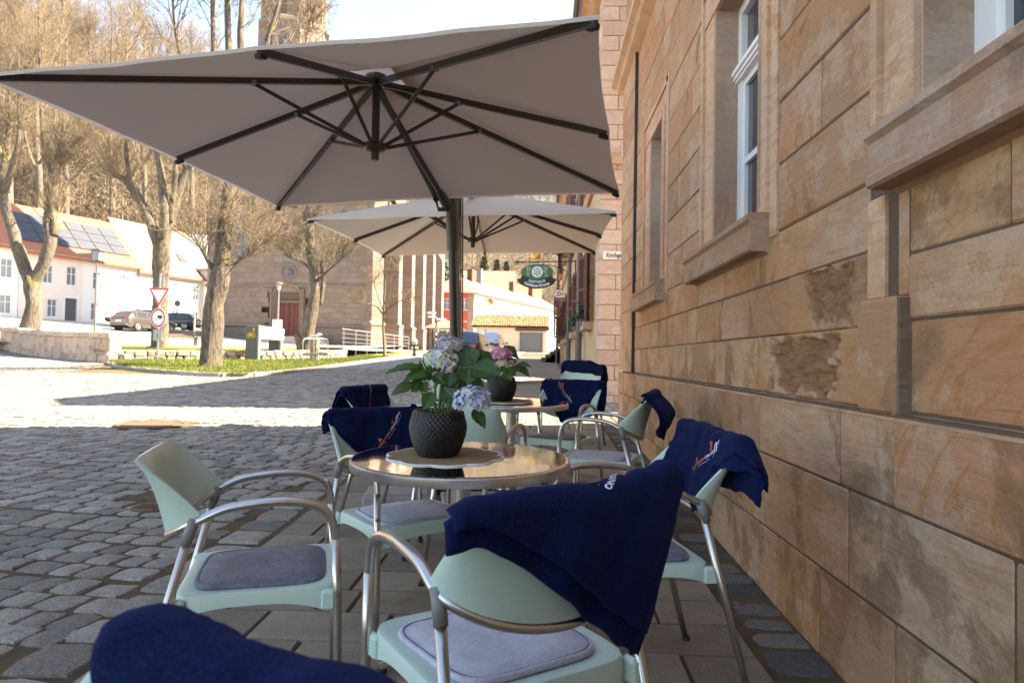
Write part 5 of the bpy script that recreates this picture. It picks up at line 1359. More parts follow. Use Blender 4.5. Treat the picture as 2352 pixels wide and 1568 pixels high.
# ballast slabs on the cross feet
for (x, y, a, lab) in ((-.98, 4.86, 8, 'concrete ballast slab left of the parasol mast'), (-.42, 4.74, 11, 'concrete ballast slab in front of the parasol mast'), (.12, 5.02, 22, 'concrete ballast slab at the right of the parasol foot'), (-.30, 5.40, 8, 'concrete ballast slab behind the parasol mast'), (-.92, 5.42, 8, 'concrete ballast slab behind and left of the mast')):
    s_ = thing('ballast_slab', lab, 'concrete slab', (x, y, G(x, y) + .002), R(a), 'ballast slabs on the parasol feet')
    MB().rbox((0, 0, .035), (.5, .46, .07), .012).build('slab', M['slab'], s_)
    MB().rbox((0, 0, .074), (.38, .34, .006), .002).build('worn_face', M['slab'], s_)

# ------------------------------------------------------------------ tables
def table(x, y, r, label, rz):
    t = thing('bistro_table', label, 'table', (x, y, G(x, y)), rz, 'round metal bistro tables')
    tilt = Matrix.Translation((0, 0, .70)) @ Matrix.Rotation(-rz, 4, 'Z') @ Matrix.Rotation(R(1.3), 4, 'X') @ Matrix.Rotation(rz, 4, 'Z') @ Matrix.Translation((0, 0, -.70))
    MB().lathe([(0, .731), (r - .012, .731), (r - .004, .729)], n=64).build('table_top', M['tabletop'], t, smooth=False, local=tilt)
    MB().lathe([(r - .004, .7292), (r + .001, .7285), (r + .004, .7255), (r + .0045, .700), (r + .003, .6965), (r - .02, .6955), (0, .6955)], n=64).build('rim', M['table_rim'], t, autosm=40, local=tilt)
    MB().lathe([(.12, .690), (.12, .684), (.035, .67)], n=24).build('mounting_plate', M['alu'], t)
    MB().lathe([(.036, .05), (.036, .675)], n=24).build('column', M['alu'], t, autosm=40)
    MB().lathe([(.075, .03), (.075, .045), (.05, .07), (.036, .09)], n=24).build('collar', M['alu'], t, autosm=40)
    for k in range(4):
        a = math.pi / 2 * k + .5; d = Vector((math.cos(a), math.sin(a), 0))
        f = MB().tube([d * .05 + Vector((0, 0, .05)), d * .18 + Vector((0, 0, .042)), d * .29 + Vector((0, 0, .024))], [.026, .022, .018], 10, flat=.7).build('foot', M['alu'], t)
        MB().lathe([(.018, 0), (.018, .014), (.01, .02)], d * .28, 10).build('glide', M['rubber'], f)
    return t
T1 = table(-.285, 2.50, .395, 'nearest round bistro table with a hydrangea in a black pot', 0)
T2 = table(-.20, 4.78, .395, 'second round table carrying the pink hydrangea', .3)
T3 = table(-.32, 7.25, .395, 'farthest round table, half hidden behind the pink hydrangea', .6)
# ------------------------------------------------------------------ chairs
W = .240
def back_bottom(a):           # a from -1 (left arm) to 1 (right arm)
    q = a * math.pi / 2; return Vector((W * math.sin(q), -.135 - .115 * math.cos(q), .662 - .082 * math.cos(q) ** 1.3 if abs(a) < .9999 else .662))
def back_top(a):
    x_ = .9 * math.sin(a * math.pi / 2) + .1 * a; return Vector((.238 * x_, -.298 - .010 * (1 - x_ * x_), .814))
def shell(a, v):
    b_, t = back_bottom(a), back_top(a); e = v ** 1.25
    p = Vector((b_.x + (t.x - b_.x) * v, b_.y + (t.y - b_.y) * (.45 * v + .55 * e), b_.z + (t.z - b_.z) * v)); return p
def make_chair(x, y, th, label):
    t = thing('armchair', label, 'chair', (x, y, G(x, y)), th, 'mint green armchairs on the terrace')
    def nrm(a, v):
        d1 = shell(min(1, a + .02), v) - shell(max(-1, a - .02), v); d2 = shell(a, min(1, v + .02)) - shell(a, max(0, v - .02)); return d1.cross(d2).normalized()
    N1, N2 = 28, 12; mb = MB(); vs = []; outer = []
    for j in range(N2 + 1):
        for i in range(N1 + 1):
            a, v = -1 + 2 * i / N1, j / N2; n_2 = nrm(a, v); p = shell(a, v); edge = min(1, min(i, N1 - i) / 1.5, (N2 - j) / 1.0 + .35)
            tk = .0045 + .0035 * edge
            vs.append(p + n_2 * tk); outer.append(p - n_2 * tk)
    W2 = N1 + 1; n0 = len(vs); fs = []
    for j in range(N2):
        for i in range(N1):
            q = (j * W2 + i, j * W2 + i + 1, (j + 1) * W2 + i + 1, (j + 1) * W2 + i); fs.append(q); fs.append(tuple(n0 + k for k in q[::-1]))
    rim = [i for i in range(W2)] + [j * W2 + N1 for j in range(1, N2 + 1)] + [N2 * W2 + i for i in range(N1 - 1, -1, -1)] + [j * W2 for j in range(N2 - 1, 0, -1)]
    for k in range(len(rim)): a, b_ = rim[k], rim[(k + 1) % len(rim)]; fs.append((b_, a, n0 + a, n0 + b_))
    mb.add(vs + outer, fs); mb.build('backrest', M['mint'], t, autosm=50)
    # one bent tube: arm, round the back, other arm
    arm = [(W, .2245, .48), (W, .2215, .53), (W, .218, .575), (W, .208, .632), (W, .180, .668), (W, .130, .686), (W, .06, .692), (W, -.02, .686), (W, -.08, .675)]
    arc = [tuple(back_bottom(1 - 2 * i / 20) - Vector((0, 0, .012))) for i in range(21)]
    path = arm + arc + [(-p[0], p[1], p[2]) for p in arm[::-1]]
    path = smoothline(path, 3)
    rr_ = [.0122 + .0016 * min(1, max(0, (p[1] + .12) / .12)) * (1 if p[2] > .66 else .1) for p in path]
    MB().tube(path, rr_, 14, flat=.92).build('armrest', M['alu'], t, smooth=True)
    for s in (-1, 1):
        l_ = MB().tube([(s * W, .236, .0), (s * W, .232, .2), (s * W, .226, .42), (s * W, .2175, .580)], [.0118, .0122, .0125, .0126], 14).build('leg', M['alu'], t, smooth=True)
        MB().lathe([(.015, 0), (.0155, .02)], (s * W, .236, 0), 10).build('foot_cap', M['rubber'], l_)
        l_ = MB().tube([(s * .252, -.325, 0), (s * .245, -.24, .32), (s * .236, -.166, .600)], [.0118, .0122, .0125], 12).build('leg', M['alu'], t, smooth=True)
        MB().tube([(s * .2375, -.174, .583), (s * .2355, -.150, .652)], [.0150, .0158], 14).build('sleeve', M['sleeve'], l_, smooth=True)
        MB().lathe([(.015, 0), (.0155, .02)], (s * .252, -.325, 0), 10).build('foot_cap', M['rubber'], l_)
    # seat shell with a skirt, front lip and corner lugs round the legs
    def out(a):      # outline, a = angle
        c, s_ = math.cos(a), math.sin(a); hw = .230; n_e = 8.0
        q = (abs(c) ** n_e + abs(s_) ** n_e) ** (-1 / n_e); return c * q * hw, s_ * q * .215 + (.015 if s_ > 0 else 0) + .01
    n = 64; rings = []; 
    for f, z in ((.0, .432), (.35, .433), (.65, .4365), (.86, .4425), (.955, .4455), (.99, .443), (1.0, .436)):
        rings.append([(x_ * f, (y_ - .01) * f + .01, z + (.004 * ((y_) / .2) ** 3 * f)) for x_, y_ in (out(2 * math.pi * k / n) for k in range(n))])
    sk = []
    for k in range(n):
        a = 2 * math.pi * k / n; x_, y_ = out(a); corner = min(1, abs(x_) / .2) * min(1, abs(y_) / .2); d = .028 + .034 * corner ** 3
        sk.append((x_ * 1.004, (y_ - .01) * 1.004 + .01, .436 - d))
    rings.append(sk); rings.append([(x_ * .965, (y_ - .01) * .965 + .01, z) for x_, y_, z in sk]); rings.append([(x_ * .94, (y_ - .01) * .94 + .01, .425) for x_, y_, z in sk])
    vs = [p for r_ in rings for p in r_]; fs = [(i * n + k, i * n + (k + 1) % n, (i + 1) * n + (k + 1) % n, (i + 1) * n + k) for i in range(len(rings) - 1) for k in range(n)]
    st_ = MB().add(vs, [f[::-1] for f in fs]); me_seat = st_.build('seat', M['mint'], t, autosm=45)
    for q, (s, yy_) in enumerate(((-1, .205), (1, .205), (-1, -.195), (1, -.195))):
        MB().rbox((s * .2265, yy_, .411), (.022, .046, .052), .009).build('leg_lug', M['mint'], t)
    return t
def cushion(ch_, label, m='felt', dx=0, dy=0, rot=0):
    c = thing('seat_cushion', label, 'cushion', ch_.location + Matrix.Rotation(ch_.rotation_euler.z, 3, 'Z') @ Vector((dx, .015 + dy, .437)), ch_.rotation_euler.z + rot, 'felt pads on the chair seats')
    n = 56
    def o(a, f=1.0):
        c_, s_ = math.cos(a), math.sin(a); hw = .190 + .010 * s_; q = (abs(c_) ** 5.5 + abs(s_) ** 5.5) ** (-1 / 5.5); return c_ * q * hw * f, s_ * q * .183 * f
    prof = [(.985, .002), (1.0, .005), (1.0, .012), (.985, .0165), (.95, .0165), (.94, .0155), (.93, .0175), (.6, .018), (.2, .0165), (0, .016)]
    vs = [(*o(2 * math.pi * k / n, f), z + .0025 * fbm(o(2 * math.pi * k / n, f)[0] * 14, o(2 * math.pi * k / n, f)[1] * 14, len(label))) for f, z in prof for k in range(n)]
    fs = [(i * n + k, i * n + (k + 1) % n, (i + 1) * n + (k + 1) % n, (i + 1) * n + k) for i in range(len(prof) - 1) for k in range(n)]
    MB().add(vs, fs).build('pad', M[m], c, smooth=True)
    st = [(*o(2 * math.pi * k / n, .945), .0165) for k in range(n + 1)]
    MB().tube(st, .0014, 5, cap=False).build('stitching', M['felt_edge'], c)
    return c
CHP = {}
for key, x, y, th, lab in (
    ('C1', -.855, 2.083, -71.5, 'bare mint armchair at the left front, turned to the nearest table'),
    ('C9', -.084, 1.597, 34.1, 'mint armchair in the foreground with its back to the viewer and a navy blanket'),
    ('C8', .322, 2.428, 101.7, 'mint armchair against the wall side of the nearest table, blanket over its back'),
    ('C7', .400, 4.37, 74.0, 'mint armchair by the wall at the second table, its inner back bare'),
    ('C2', -.545, 2.84, -141.5, 'mint armchair behind the left of the nearest table, facing the viewer'),
    ('C3', -.37, 3.83, -15.0, 'bare mint armchair between the two tables, turned away'),
    ('C4', -.82, 4.20, -108.0, 'mint armchair left of the second table with a rolled blanket'),
    ('C5', .14, 5.12, 157.0, 'mint armchair behind the second table, facing the viewer, blanket in a point'),
    ('C6', .34, 7.45, 150.0, 'farthest mint armchair by the wall at the third table'),
    ('C11', -.64, 5.95, -12.0, 'bare mint armchair hidden behind the big hydrangea'),
    ('C10', -.32, .315, 156.8, 'closest armchair, only its blanket covered back in the lower left corner')):
    CHP[key] = make_chair(x, y, R(th), lab) if True else None
# share meshes between the identical chairs
proto = CHP['C1']; pk = [c for c in bpy.data.objects if c.parent == proto]
for key, ch_ in CHP.items():
    if ch_ == proto: continue
    kids = [c for c in bpy.data.objects if c.parent == ch_]
    for a, b_ in zip(sorted(pk, key=lambda o: (o.name.split('.')[0], tuple(round(v, 4) for v in o.data.vertices[0].co))), sorted(kids, key=lambda o: (o.name.split('.')[0], tuple(round(v, 4) for v in o.data.vertices[0].co)))):
        if len(a.data.vertices) == len(b_.data.vertices): old = b_.data; b_.data = a.data; bpy.data.meshes.remove(old)
cushion(CHP['C1'], 'grey felt seat pad on the bare left front chair', 'felt')
cushion(CHP['C9'], 'pale grey felt seat pad under the foreground blanket', 'felt_light', 0, .0, .03)
cushion(CHP['C8'], 'dark grey felt pad on the chair beside the wall, nearest table', 'felt')
cushion(CHP['C7'], 'grey felt pad on the wall side chair of the second table', 'felt_light', 0, 0, -.04)
cushion(CHP['C2'], 'pale felt pad on the chair tucked behind the nearest table', 'felt_light')
cushion(CHP['C5'], 'dark felt pad on the chair behind the second table', 'felt')
cushion(CHP['C4'], 'felt pad on the chair left of the second table', 'felt'); cushion(CHP['C3'], 'felt pad on the bare chair between the tables', 'felt')

# ------------------------------------------------------------------ blankets
def interp(pts, u):
    n = len(pts) - 1; f = min(u * n, n - 1e-6); i = int(f); t = f - i
    p0, p1, p2, p3 = pts[max(i - 1, 0)], pts[i], pts[i + 1], pts[min(i + 2, n)]
    return tuple(.5 * (2 * p1[c] + (p2[c] - p0[c]) * t + (2 * p0[c] - 5 * p1[c] + 4 * p2[c] - p3[c]) * t * t + (3 * p1[c] - p0[c] - 3 * p2[c] + p3[c]) * t ** 3) for c in range(2))
def blanket(key, label, x0, x1, inner, outer, seed, lift=.018, thick=.016, bulge=.0, sagk=1.0, text=None, layers=2, roll=0.0, toplift=None, hang=False):
    """a folded fleece hung over the backrest; inner/outer = lower edge as (x, drop) from left to right on each side"""
    ch_ = CHP[key]; T = thing('blanket', label, 'blanket', ch_.location, ch_.rotation_euler.z, 'navy fleece blankets over the chair backs')
    rad = .020
    def S(x, d, off=0.0):      # d > 0 outer side, d < 0 inner side ; off = layer offset outwards
        a = 2 / math.pi * math.asin(max(-1, min(1, x / .2385))); tp = back_top(a); over = max(0, abs(x) - .233)
        top = Vector((x, tp.y, tp.z + lift + (toplift(x) if toplift else 0) - sagk * (over * .55 + 1.2 * over ** 1.5)))
        r_ = rad + off; L_ = math.pi / 2 * r_
        w_ = .009 * fbm(x * 8, d * 5, seed) + .0055 * fbm(x * 22 + d * 12, d * 9, seed + 3)
        s = abs(d); sg = -1 if d > 0 else 1        # outer side is towards -y
        if s < L_: q = s / r_; p = Vector((x, top.y + sg * r_ * math.sin(q), top.z - r_ * (1 - math.cos(q)) + off))
        else:
            k = s - L_
            if sg < 0:
                p = Vector((x, top.y - r_ - bulge * math.sin(min(1, k / .2) * math.pi) + .10 * k * (1 - roll), top.z + off - r_ - k))
            else:
                z = top.z - r_ - k; vv = max(0, min(1, (z - back_bottom(a).z) / (tp.z - back_bottom(a).z))); sh = shell(a, vv)
                p = Vector((x, max(sh.y, top.y) * 0 + sh.y + r_ * .75 + .006, z)); 
                if vv <= 0: p.y = shell(a, 0).y + r_ * .75 + .006
                if hang: p.y = top.y + r_ + .22 * k
        w_ += .007 * math.sin(x * 36 + seed * 2 + d * 6) * min(1, s / .16) ** 1.5
        p += Vector((0, sg * w_, .5 * w_ if s < L_ else 0)); return p
    nu, nv = 46, 30
    def sheet(off, shrink, sd):
        mb = MB(); vs = []
        for j in range(-nv, nv + 1):
            for i in range(nu + 1):
                u = i / nu; edge = (outer if j >= 0 else inner); e = interp(edge, u); t = abs(j) / nv; xt = x0 + (x1 - x0) * u
                jag = 1 + .012 * math.sin(u * 40 + sd) ; x = xt + (e[0] - xt) * t; d = e[1] * t * jag * (1 - shrink)
                x = (x - (x0 + x1) / 2) * (1 - shrink * .25) + (x0 + x1) / 2
                vs.append(S(x, d if j >= 0 else -d, off))
        W2 = nu + 1; H2 = 2 * nv; fs = []
        for j in range(H2):
            for i in range(nu): fs.append((j * W2 + i, j * W2 + i + 1, (j + 1) * W2 + i + 1, (j + 1) * W2 + i))
        # give the fold its thickness along the vertex normals
        V_ = [Vector(v) for v in vs]; nr = [Vector((0, 0, 0)) for _ in V_]
        for f in fs:
            n_2 = (V_[f[1]] - V_[f[0]]).cross(V_[f[3]] - V_[f[0]])
            for k in f: nr[k] += n_2
        for k in range(len(nr)): nr[k] = nr[k].normalized() if nr[k].length > 0 else Vector((0, 0, 1))
        if nr[(H2 // 2) * W2 + nu // 2].z < 0: nr = [-n_2 for n_2 in nr]; fs = [f[::-1] for f in fs]
        n0 = len(V_); bt = []
        for k in range(len(V_)):
            i, j = k % W2, k // W2; e = min(i, nu - i, j, H2 - j); bt.append(V_[k] - nr[k] * (thick * (.35 if e == 0 else .8 if e == 1 else 1.0)))
            if e == 0: V_[k] = V_[k] - nr[k] * thick * .3
        F = fs + [tuple(n0 + q for q in f[::-1]) for f in fs]
        rim = [i for i in range(W2)] + [j * W2 + nu for j in range(1, H2 + 1)] + [H2 * W2 + i for i in range(nu - 1, -1, -1)] + [j * W2 for j in range(H2 - 1, 0, -1)]
        flip = (fs[0][1] != 1)
        for k in range(len(rim)):
            a, b_ = rim[k], rim[(k + 1) % len(rim)]; F.append((b_, a, n0 + a, n0 + b_) if not flip else (a, b_, n0 + b_, n0 + a))
        return mb.add(V_ + bt, F)
    sheet(thick + .004, 0.0, seed).build('upper_fold', M['fleece'], T, smooth=True)
    if layers > 1: sheet(-.002, -.07, seed + 9).build('lower_fold', M['fleece'], T, smooth=True)
    if text:
        side, cx, cd_, ang_, size = text
        def put(txt, m, size_, ox, oy, nm, bold=.0, me=None):
            me = me or text_mesh(txt, size_, 0, bold=bold); 
            bm = bmesh.new(); bm.from_mesh(me); bmesh.ops.triangulate(bm, faces=bm.faces)
            ca_, sa_ = math.cos(ang_), math.sin(ang_); flipx = -1 if side == 'in' else 1
            out_ = []
            for v in bm.verts:
                tx, ty = v.co.x + ox, v.co.y + oy; x = cx + flipx * (tx * ca_ - ty * sa_); d = cd_ - (tx * sa_ + ty * ca_)
                sgn = 1 if side == 'out' else -1
                p = S(x, sgn * d, thick + .004); px_ = S(x + .004, sgn * d, thick + .004); pd = S(x, sgn * (d + .004), thick + .004)
                n_2 = (px_ - p).cross(pd - p).normalized()
                want = Vector((0, -1, .2)) if side == 'out' else Vector((0, 1, .2))
                if n_2.dot(want) < 0: n_2 = -n_2
                v.co = p + n_2 * .0022
            bm.to_mesh(me); bm.free(); link(nm, me, M[m], T)
        put('ACQUA PANNA', 'thread_orange', size, -size * 3.55, 0, 'lettering', size * .02)
        put('S.PELLEGRINO', 'thread_white', size, size * 3.75, 0, 'lettering', size * .02)
        put('THE FINE DINING WATERS', 'thread_white', size * .42, 0, -size * 1.05, 'small_lettering')
        def poly_me(ps):
            me = bpy.data.meshes.new('mark'); me.from_pydata([(x, y, 0) for x, y in ps], [], [tuple(range(len(ps)))]); return me
        star = [(size * (.62 if i % 2 == 0 else .26) * math.sin(math.pi * i / 5), size * (.62 if i % 2 == 0 else .26) * math.cos(math.pi * i / 5)) for i in range(10)]
        put('', 'thread_red', 1, size * 3.2, size * 1.15, 'star_emblem', me=poly_me(star))
        lily = []
        for q in range(24):
            a = 2 * math.pi * q / 24; r_ = size * (.42 + .28 * math.cos(3 * a - math.pi / 2 * 3)); lily.append((r_ * math.cos(a), r_ * math.sin(a)))
        put('', 'thread_orange', 1, -size * 4.6, size * 1.2, 'lily_emblem', me=poly_me(lily))
        for sx in (-1, 1):
            a, b_ = size * 3.7, size * 6.8
            put('', 'thread_white', 1, 0, 0, 'rule_line', me=poly_me([(sx * a, -size * 1.02), (sx * b_, -size * .86), (sx * b_, -size * .92), (sx * a, -size * 1.09)][:: sx]))
    return T
sz = .0145
blanket('C9', 'navy blanket hanging in a long point over the foreground chair, facing the viewer', -.295, .262, [(-.25, .06), (-.05, .14), (.22, .16)], [(-.30, .06), (-.20, .085), (-.02, .21), (.10, .315), (.175, .375)], 1.0, lift=.026, sagk=.25, bulge=.012, text=('out', .125, -.045, math.pi + .70, .017), toplift=lambda x: .030 * sstep(.0, .24, x) - .006 * sstep(-.1, -.28, x))
blanket('C8', 'navy blanket with embroidery sloping over the chair beside the wall', -.33, .25, [(-.19, .115), (-.13, .19), (-.03, .265), (.06, .245), (.20, .235)], [(-.33, .10), (-.22, .16), (0, .17), (.2, .14)], 2.2, lift=.022, text=('in', -.055, .105, R(33), sz), toplift=lambda x: .015 * sstep(-.1, .1, x))
blanket('C7', 'navy blanket falling behind the wall side chair of the second table', -.245, .27, [(-.24, .04), (-.05, .045), (.25, .10)], [(-.22, .20), (-.02, .26), (.12, .27), (.25, .24)], 3.1, lift=.026, toplift=lambda x: .012 * sstep(.0, .2, x), bulge=.055, roll=3.2)
blanket('C2', 'embroidered navy blanket on the chair behind the left of the nearest table', -.28, .265, [(-.28, .20), (-.1, .205), (.03, .215), (.12, .165), (.21, .085)], [(-.27, .16), (0, .12), (.25, .08)], 4.4, lift=.024, text=('in', -.035, .11, R(48), .0128))
blanket('C4', 'navy blanket with a rolled near end on the chair left of the second table', -.235, .275, [(-.20, .12), (-.05, .17), (.10, .215), (.20, .20)], [(-.22, .16), (.0, .2), (.26, .24)], 5.6, lift=.038, bulge=.04, text=('in', .0, .075, R(66), .0115))
blanket('C5', 'embroidered navy blanket hanging in a point behind the second table', -.27, .28, [(-.13, .20), (-.02, .285), (.06, .31), (.10, .25), (.20, .11)], [(-.26, .22), (0, .25), (.27, .22)], 6.3, lift=.032, text=('in', .045, .115, R(-48), .0128))
blanket('C6', 'bunched navy blanket on the farthest chair by the wall', -.27, .27, [(-.25, .10), (0, .12), (.27, .10)], [(-.26, .2), (0, .2), (.26, .2)], 7.9, lift=.05, bulge=.04, thick=.022, toplift=lambda x: .04 * sstep(-.2, -.05, x))
blanket('C10', 'closest navy blanket, out of focus in the lower left corner', -.31, .232, [(-.30, .36), (0, .36), (.235, .36)], [(-.30, .3), (-.1, .3), (.1, .3), (.235, .3)], 8.8, lift=.010, bulge=.02, sagk=.1, hang=True, toplift=lambda x: .004 * math.sin(x * 11) + .004 * sstep(.10, .23, x) - .012)
# ------------------------------------------------------------------ place mats, pots, hydrangeas
def placemat(x, y, z, r, label, rz):
    t = thing('place_mat', label, 'place mat', (x, y, z), rz, 'scalloped jute mats under the pots'); t.rotation_euler = (Matrix.Rotation(R(1.3), 3, 'X') @ Matrix.Rotation(rz, 3, 'Z')).to_euler()
    n = 144
    def o(a, f=1.0): q = r * (1 + .10 * abs(math.sin(a * 5)) ** .8 - .055) * f; return Vector((q * math.cos(a), q * math.sin(a), 0))
    vs = [(0, 0, .006)] + [tuple(o(2 * math.pi * k / n, f) + Vector((0, 0, .006 + .0006 * (i % 2)))) for i, f in enumerate((.25, .5, .75, .97)) for k in range(n)] + [tuple(o(2 * math.pi * k / n, .975) + Vector((0, 0, .0008))) for k in range(n)]
    fs = [(0, 1 + k, 1 + (k + 1) % n) for k in range(n)] + [(1 + i * n + k, 1 + (i + 1) * n + k, 1 + (i + 1) * n + (k + 1) % n, 1 + i * n + (k + 1) % n) for i in range(4) for k in range(n)]
    MB().add(vs, fs).build('woven_mat', M['jute'], t)
    MB().tube([o(2 * math.pi * k / n, .99) + Vector((0, 0, .0048)) for k in range(n + 1)], .0042, 8, cap=False).build('cord_edge', M['cotton'], t, smooth=True)
    return t
def pot(x, y, z, s, label):
    t = thing('plant_pot', label, 'plant pot', (x, y, z), 0, 'black knitted pattern pots'); t.rotation_euler = (R(1.3), 0, 0)
    nu, nv = 320, 120; H = .165 * s
    def R_(v): return s * (.066 + .0365 * math.sin(min(1, v * 1.18 + .02) * math.pi * .60) ** .9 - .013 * max(0, v - .62) ** 1.4 / .38 ** 1.4)
    vs = []
    for j in range(nv + 1):
        v = j / nv
        for i in range(nu):
            a = 2 * math.pi * i / nu; k = min(1, v / .03) * min(1, (1 - v) / .02)
            bump_ = 0.0; ry_ = v * 16
            for jj in (math.floor(ry_) - 1, math.floor(ry_), math.floor(ry_) + 1):
                dy_ = (ry_ - jj - .5) / 1.05; dx_ = ((a / (2 * math.pi) * 34 + (.5 if jj % 2 else 0) + .30 * dy_) % 1.0 - .5) / .56
                e_ = 1 - dx_ * dx_ - dy_ * dy_
                if e_ > 0: bump_ = max(bump_, math.sqrt(e_))
            q = R_(v) + (.0105 * bump_ - .006) * k * s
            vs.append((q * math.cos(a), q * math.sin(a), H * v))
    for f, zz in ((R_(1) - .006 * s, H), (R_(1) - .010 * s, H - .012 * s)):
        for i in range(nu): a = 2 * math.pi * i / nu; vs.append((f * math.cos(a), f * math.sin(a), zz))
    fs = [(j * nu + i, j * nu + (i + 1) % nu, (j + 1) * nu + (i + 1) % nu, (j + 1) * nu + i) for j in range(nv + 2) for i in range(nu)]; fs.append(tuple(range(nu - 1, -1, -1)))
    MB().add(vs, fs).build('pot', M['pot'], t, smooth=True)
    m = MB(); rp = random.Random(2); nn = 28
    vs = [(0, 0, H - .006 * s)] + [((R_(1) - .0108 * s) * f * math.cos(2 * math.pi * k / nn), (R_(1) - .0108 * s) * f * math.sin(2 * math.pi * k / nn), H - .008 * s + rp.uniform(-.004, .004)) for f in (.33, .66, 1) for k in range(nn)]
    m.add(vs, [(0, 1 + k, 1 + (k + 1) % nn) for k in range(nn)] + [(1 + i * nn + k, 1 + (i + 1) * nn + k, 1 + (i + 1) * nn + (k + 1) % nn, 1 + i * nn + (k + 1) % nn) for i in range(2) for k in range(nn)]).build('soil', M['compost'], t)
    return t
def leaf_obj(par, b_, tip, wd, up=None, curl=.12, droop=.10, name='leaf', seed=0):
    b_ = Vector(b_); tip = Vector(tip); ax = tip - b_; L = ax.length; ax.normalize(); up = Vector(up or (0, -.45, 1)); sd = ax.cross(up).normalized(); nr = sd.cross(ax).normalized()
    nl, nw = 18, 7; vs = []; ve = []; rl_ = random.Random(seed)
    ph = rl_.uniform(0, 6)
    for j in range(nl + 1):
        t = j / nl; w_ = wd * (math.sin(math.pi * min(1, t ** .82)) ** .85) * (1 - .35 * t ** 3) + .0008
        w_ *= 1 + .05 * (1 if j % 2 else -1) * (t > .12)
        for i in range(-nw, nw + 1):
            s = i / nw; p = b_ + ax * (L * t) + sd * (w_ / 2 * s) + nr * (curl * w_ * abs(s) ** 1.3 - droop * L * (t - .35) ** 2 * 1.6 + .0022 * math.sin(t * 34 - abs(s) * 7 + ph) * abs(s))
            vs.append(p); lat = abs(((t * 7.5 - abs(s) * .9) % 1.0) - .5) * 2
            ve.append(1.0 if i == 0 else (.75 * max(0, 1 - lat * 5) * (1 - abs(s) * .6)))
    W2 = 2 * nw + 1; fs = [(j * W2 + i, j * W2 + i + 1, (j + 1) * W2 + i + 1, (j + 1) * W2 + i) for j in range(nl) for i in range(2 * nw)]
    o = MB().add(vs, fs).build(name, M['leaf'], par, world=True, smooth=True)
    at = o.data.attributes.new('vein', 'FLOAT', 'POINT'); at.data.foreach_set('value', ve)
    return o
def flower(par, c, rx, rz, m, n, ps, seed, label):
    """a mop head: many four-petalled florets over a dome"""
    c = Vector(c); r_ = random.Random(seed); mb = MB()
    for i in range(n):
        k = i + .5; ph = math.acos(1 - 1.55 * k / n); th = math.pi * (1 + 5 ** .5) * k
        d = Vector((math.cos(th) * math.sin(ph), math.sin(th) * math.sin(ph), math.cos(ph))); q = Vector((d.x * rx, d.y * rx, d.z * rz)) * r_.uniform(.86, 1.06)
        nn = (d + Vector((r_.gauss(0, .3), r_.gauss(0, .3), r_.gauss(0, .3)))).normalized(); u = nn.orthogonal().normalized(); v = nn.cross(u); a0 = r_.uniform(0, 6); mb.r = r_.random(); sz_ = ps * r_.uniform(.7, 1.15)
        for k2 in range(4):
            a = a0 + math.pi / 2 * k2 + r_.uniform(-.1, .1); e = u * math.cos(a) + v * math.sin(a); f = nn.cross(e); o_ = c + q
            P = [o_, o_ + e * sz_ * .45 - f * sz_ * .42 + nn * sz_ * .10, o_ + e * sz_ * .92 - f * sz_ * .26 + nn * sz_ * .20, o_ + e * sz_ * 1.0 + f * sz_ * .05 + nn * sz_ * .16, o_ + e * sz_ * .88 + f * sz_ * .32 + nn * sz_ * .2, o_ + e * sz_ * .42 + f * sz_ * .42 + nn * sz_ * .10]
            mb.add(P, [(0, 1, 2, 3), (0, 3, 4, 5)])
    o = mb.build('flower_head', M[m], par, world=True, rnd=True); o['label'] = label; return o
zt1 = .7335
mat1 = placemat(-.345, 2.50, zt1 + G(-.3, 2.5) - G(-.285, 2.5), .208, 'scalloped jute mat with a white cord edge under the big hydrangea', .2)
PX1, PY1 = -.372, 2.50
pot1 = pot(PX1, PY1, zt1 + .0072, 1.0, 'black pot with a knitted pattern holding the blue and white hydrangea')
hy = thing('hydrangea', 'tall hydrangea with lilac, white and blue heads and broad green leaves', 'plant', (PX1, PY1, zt1 + .16), 0, 'potted hydrangeas')
def D1(x, y, dy=0.0): return atY((960 + x / 4.355) * .91875, (820 + y / 4.355) * .91875, PY1 + dy)
Z0 = D1(600, 915)
stems = []
def stem(pts, r0, r1):
    pp = smoothline([tuple(p) for p in pts], 4); n = len(pp); o = MB().tube(pp, [r0 + (r1 - r0) * i / (n - 1) for i in range(n)], 8).build('stem', M['stem'], hy, world=True, smooth=True); return o
stem([D1(560, 930), D1(556, 760), D1(560, 600), D1(590, 470, .02), D1(620, 380, .02)], .0058, .004)
stem([D1(600, 925, .03), D1(610, 740, .03), D1(640, 520, .04), D1(690, 330, .05), D1(710, 200, .05)], .0055, .004)
stem([D1(690, 925), D1(740, 760), D1(830, 580), D1(930, 430, -.01)], .0055, .004)
stem([D1(700, 930, -.01), D1(760, 850, -.03), D1(860, 850, -.05), D1(950, 800, -.05)], .005, .004)
stem([D1(540, 930, .02), D1(450, 790, .02), D1(410, 690, .01), D1(390, 620, .01)], .0045, .003)
stem([D1(560, 590), D1(520, 520), D1(480, 455)], .0035, .0025)
stem([D1(630, 925, -.02), D1(640, 820, -.03), D1(660, 700, -.03)], .004, .003); stem([D1(650, 925, .04), D1(600, 800, .05), D1(520, 760, .05)], .004, .003)
dead = MB(); rdw = random.Random(6)
for i in range(34):
    a = D1(rdw.uniform(560, 790), 925, rdw.uniform(-.05, .05)); b_ = a + Vector((rdw.uniform(-.02, .02), rdw.uniform(-.02, .02), rdw.uniform(.02, .075))); dead.tube([a, (a + b_) / 2 + Vector((.004, 0, 0)), b_], [.0016, .0014, .001], 4)
tag(dead.build('dead_twigs', M['twig_dark'], hy, world=True), kind='stuff')
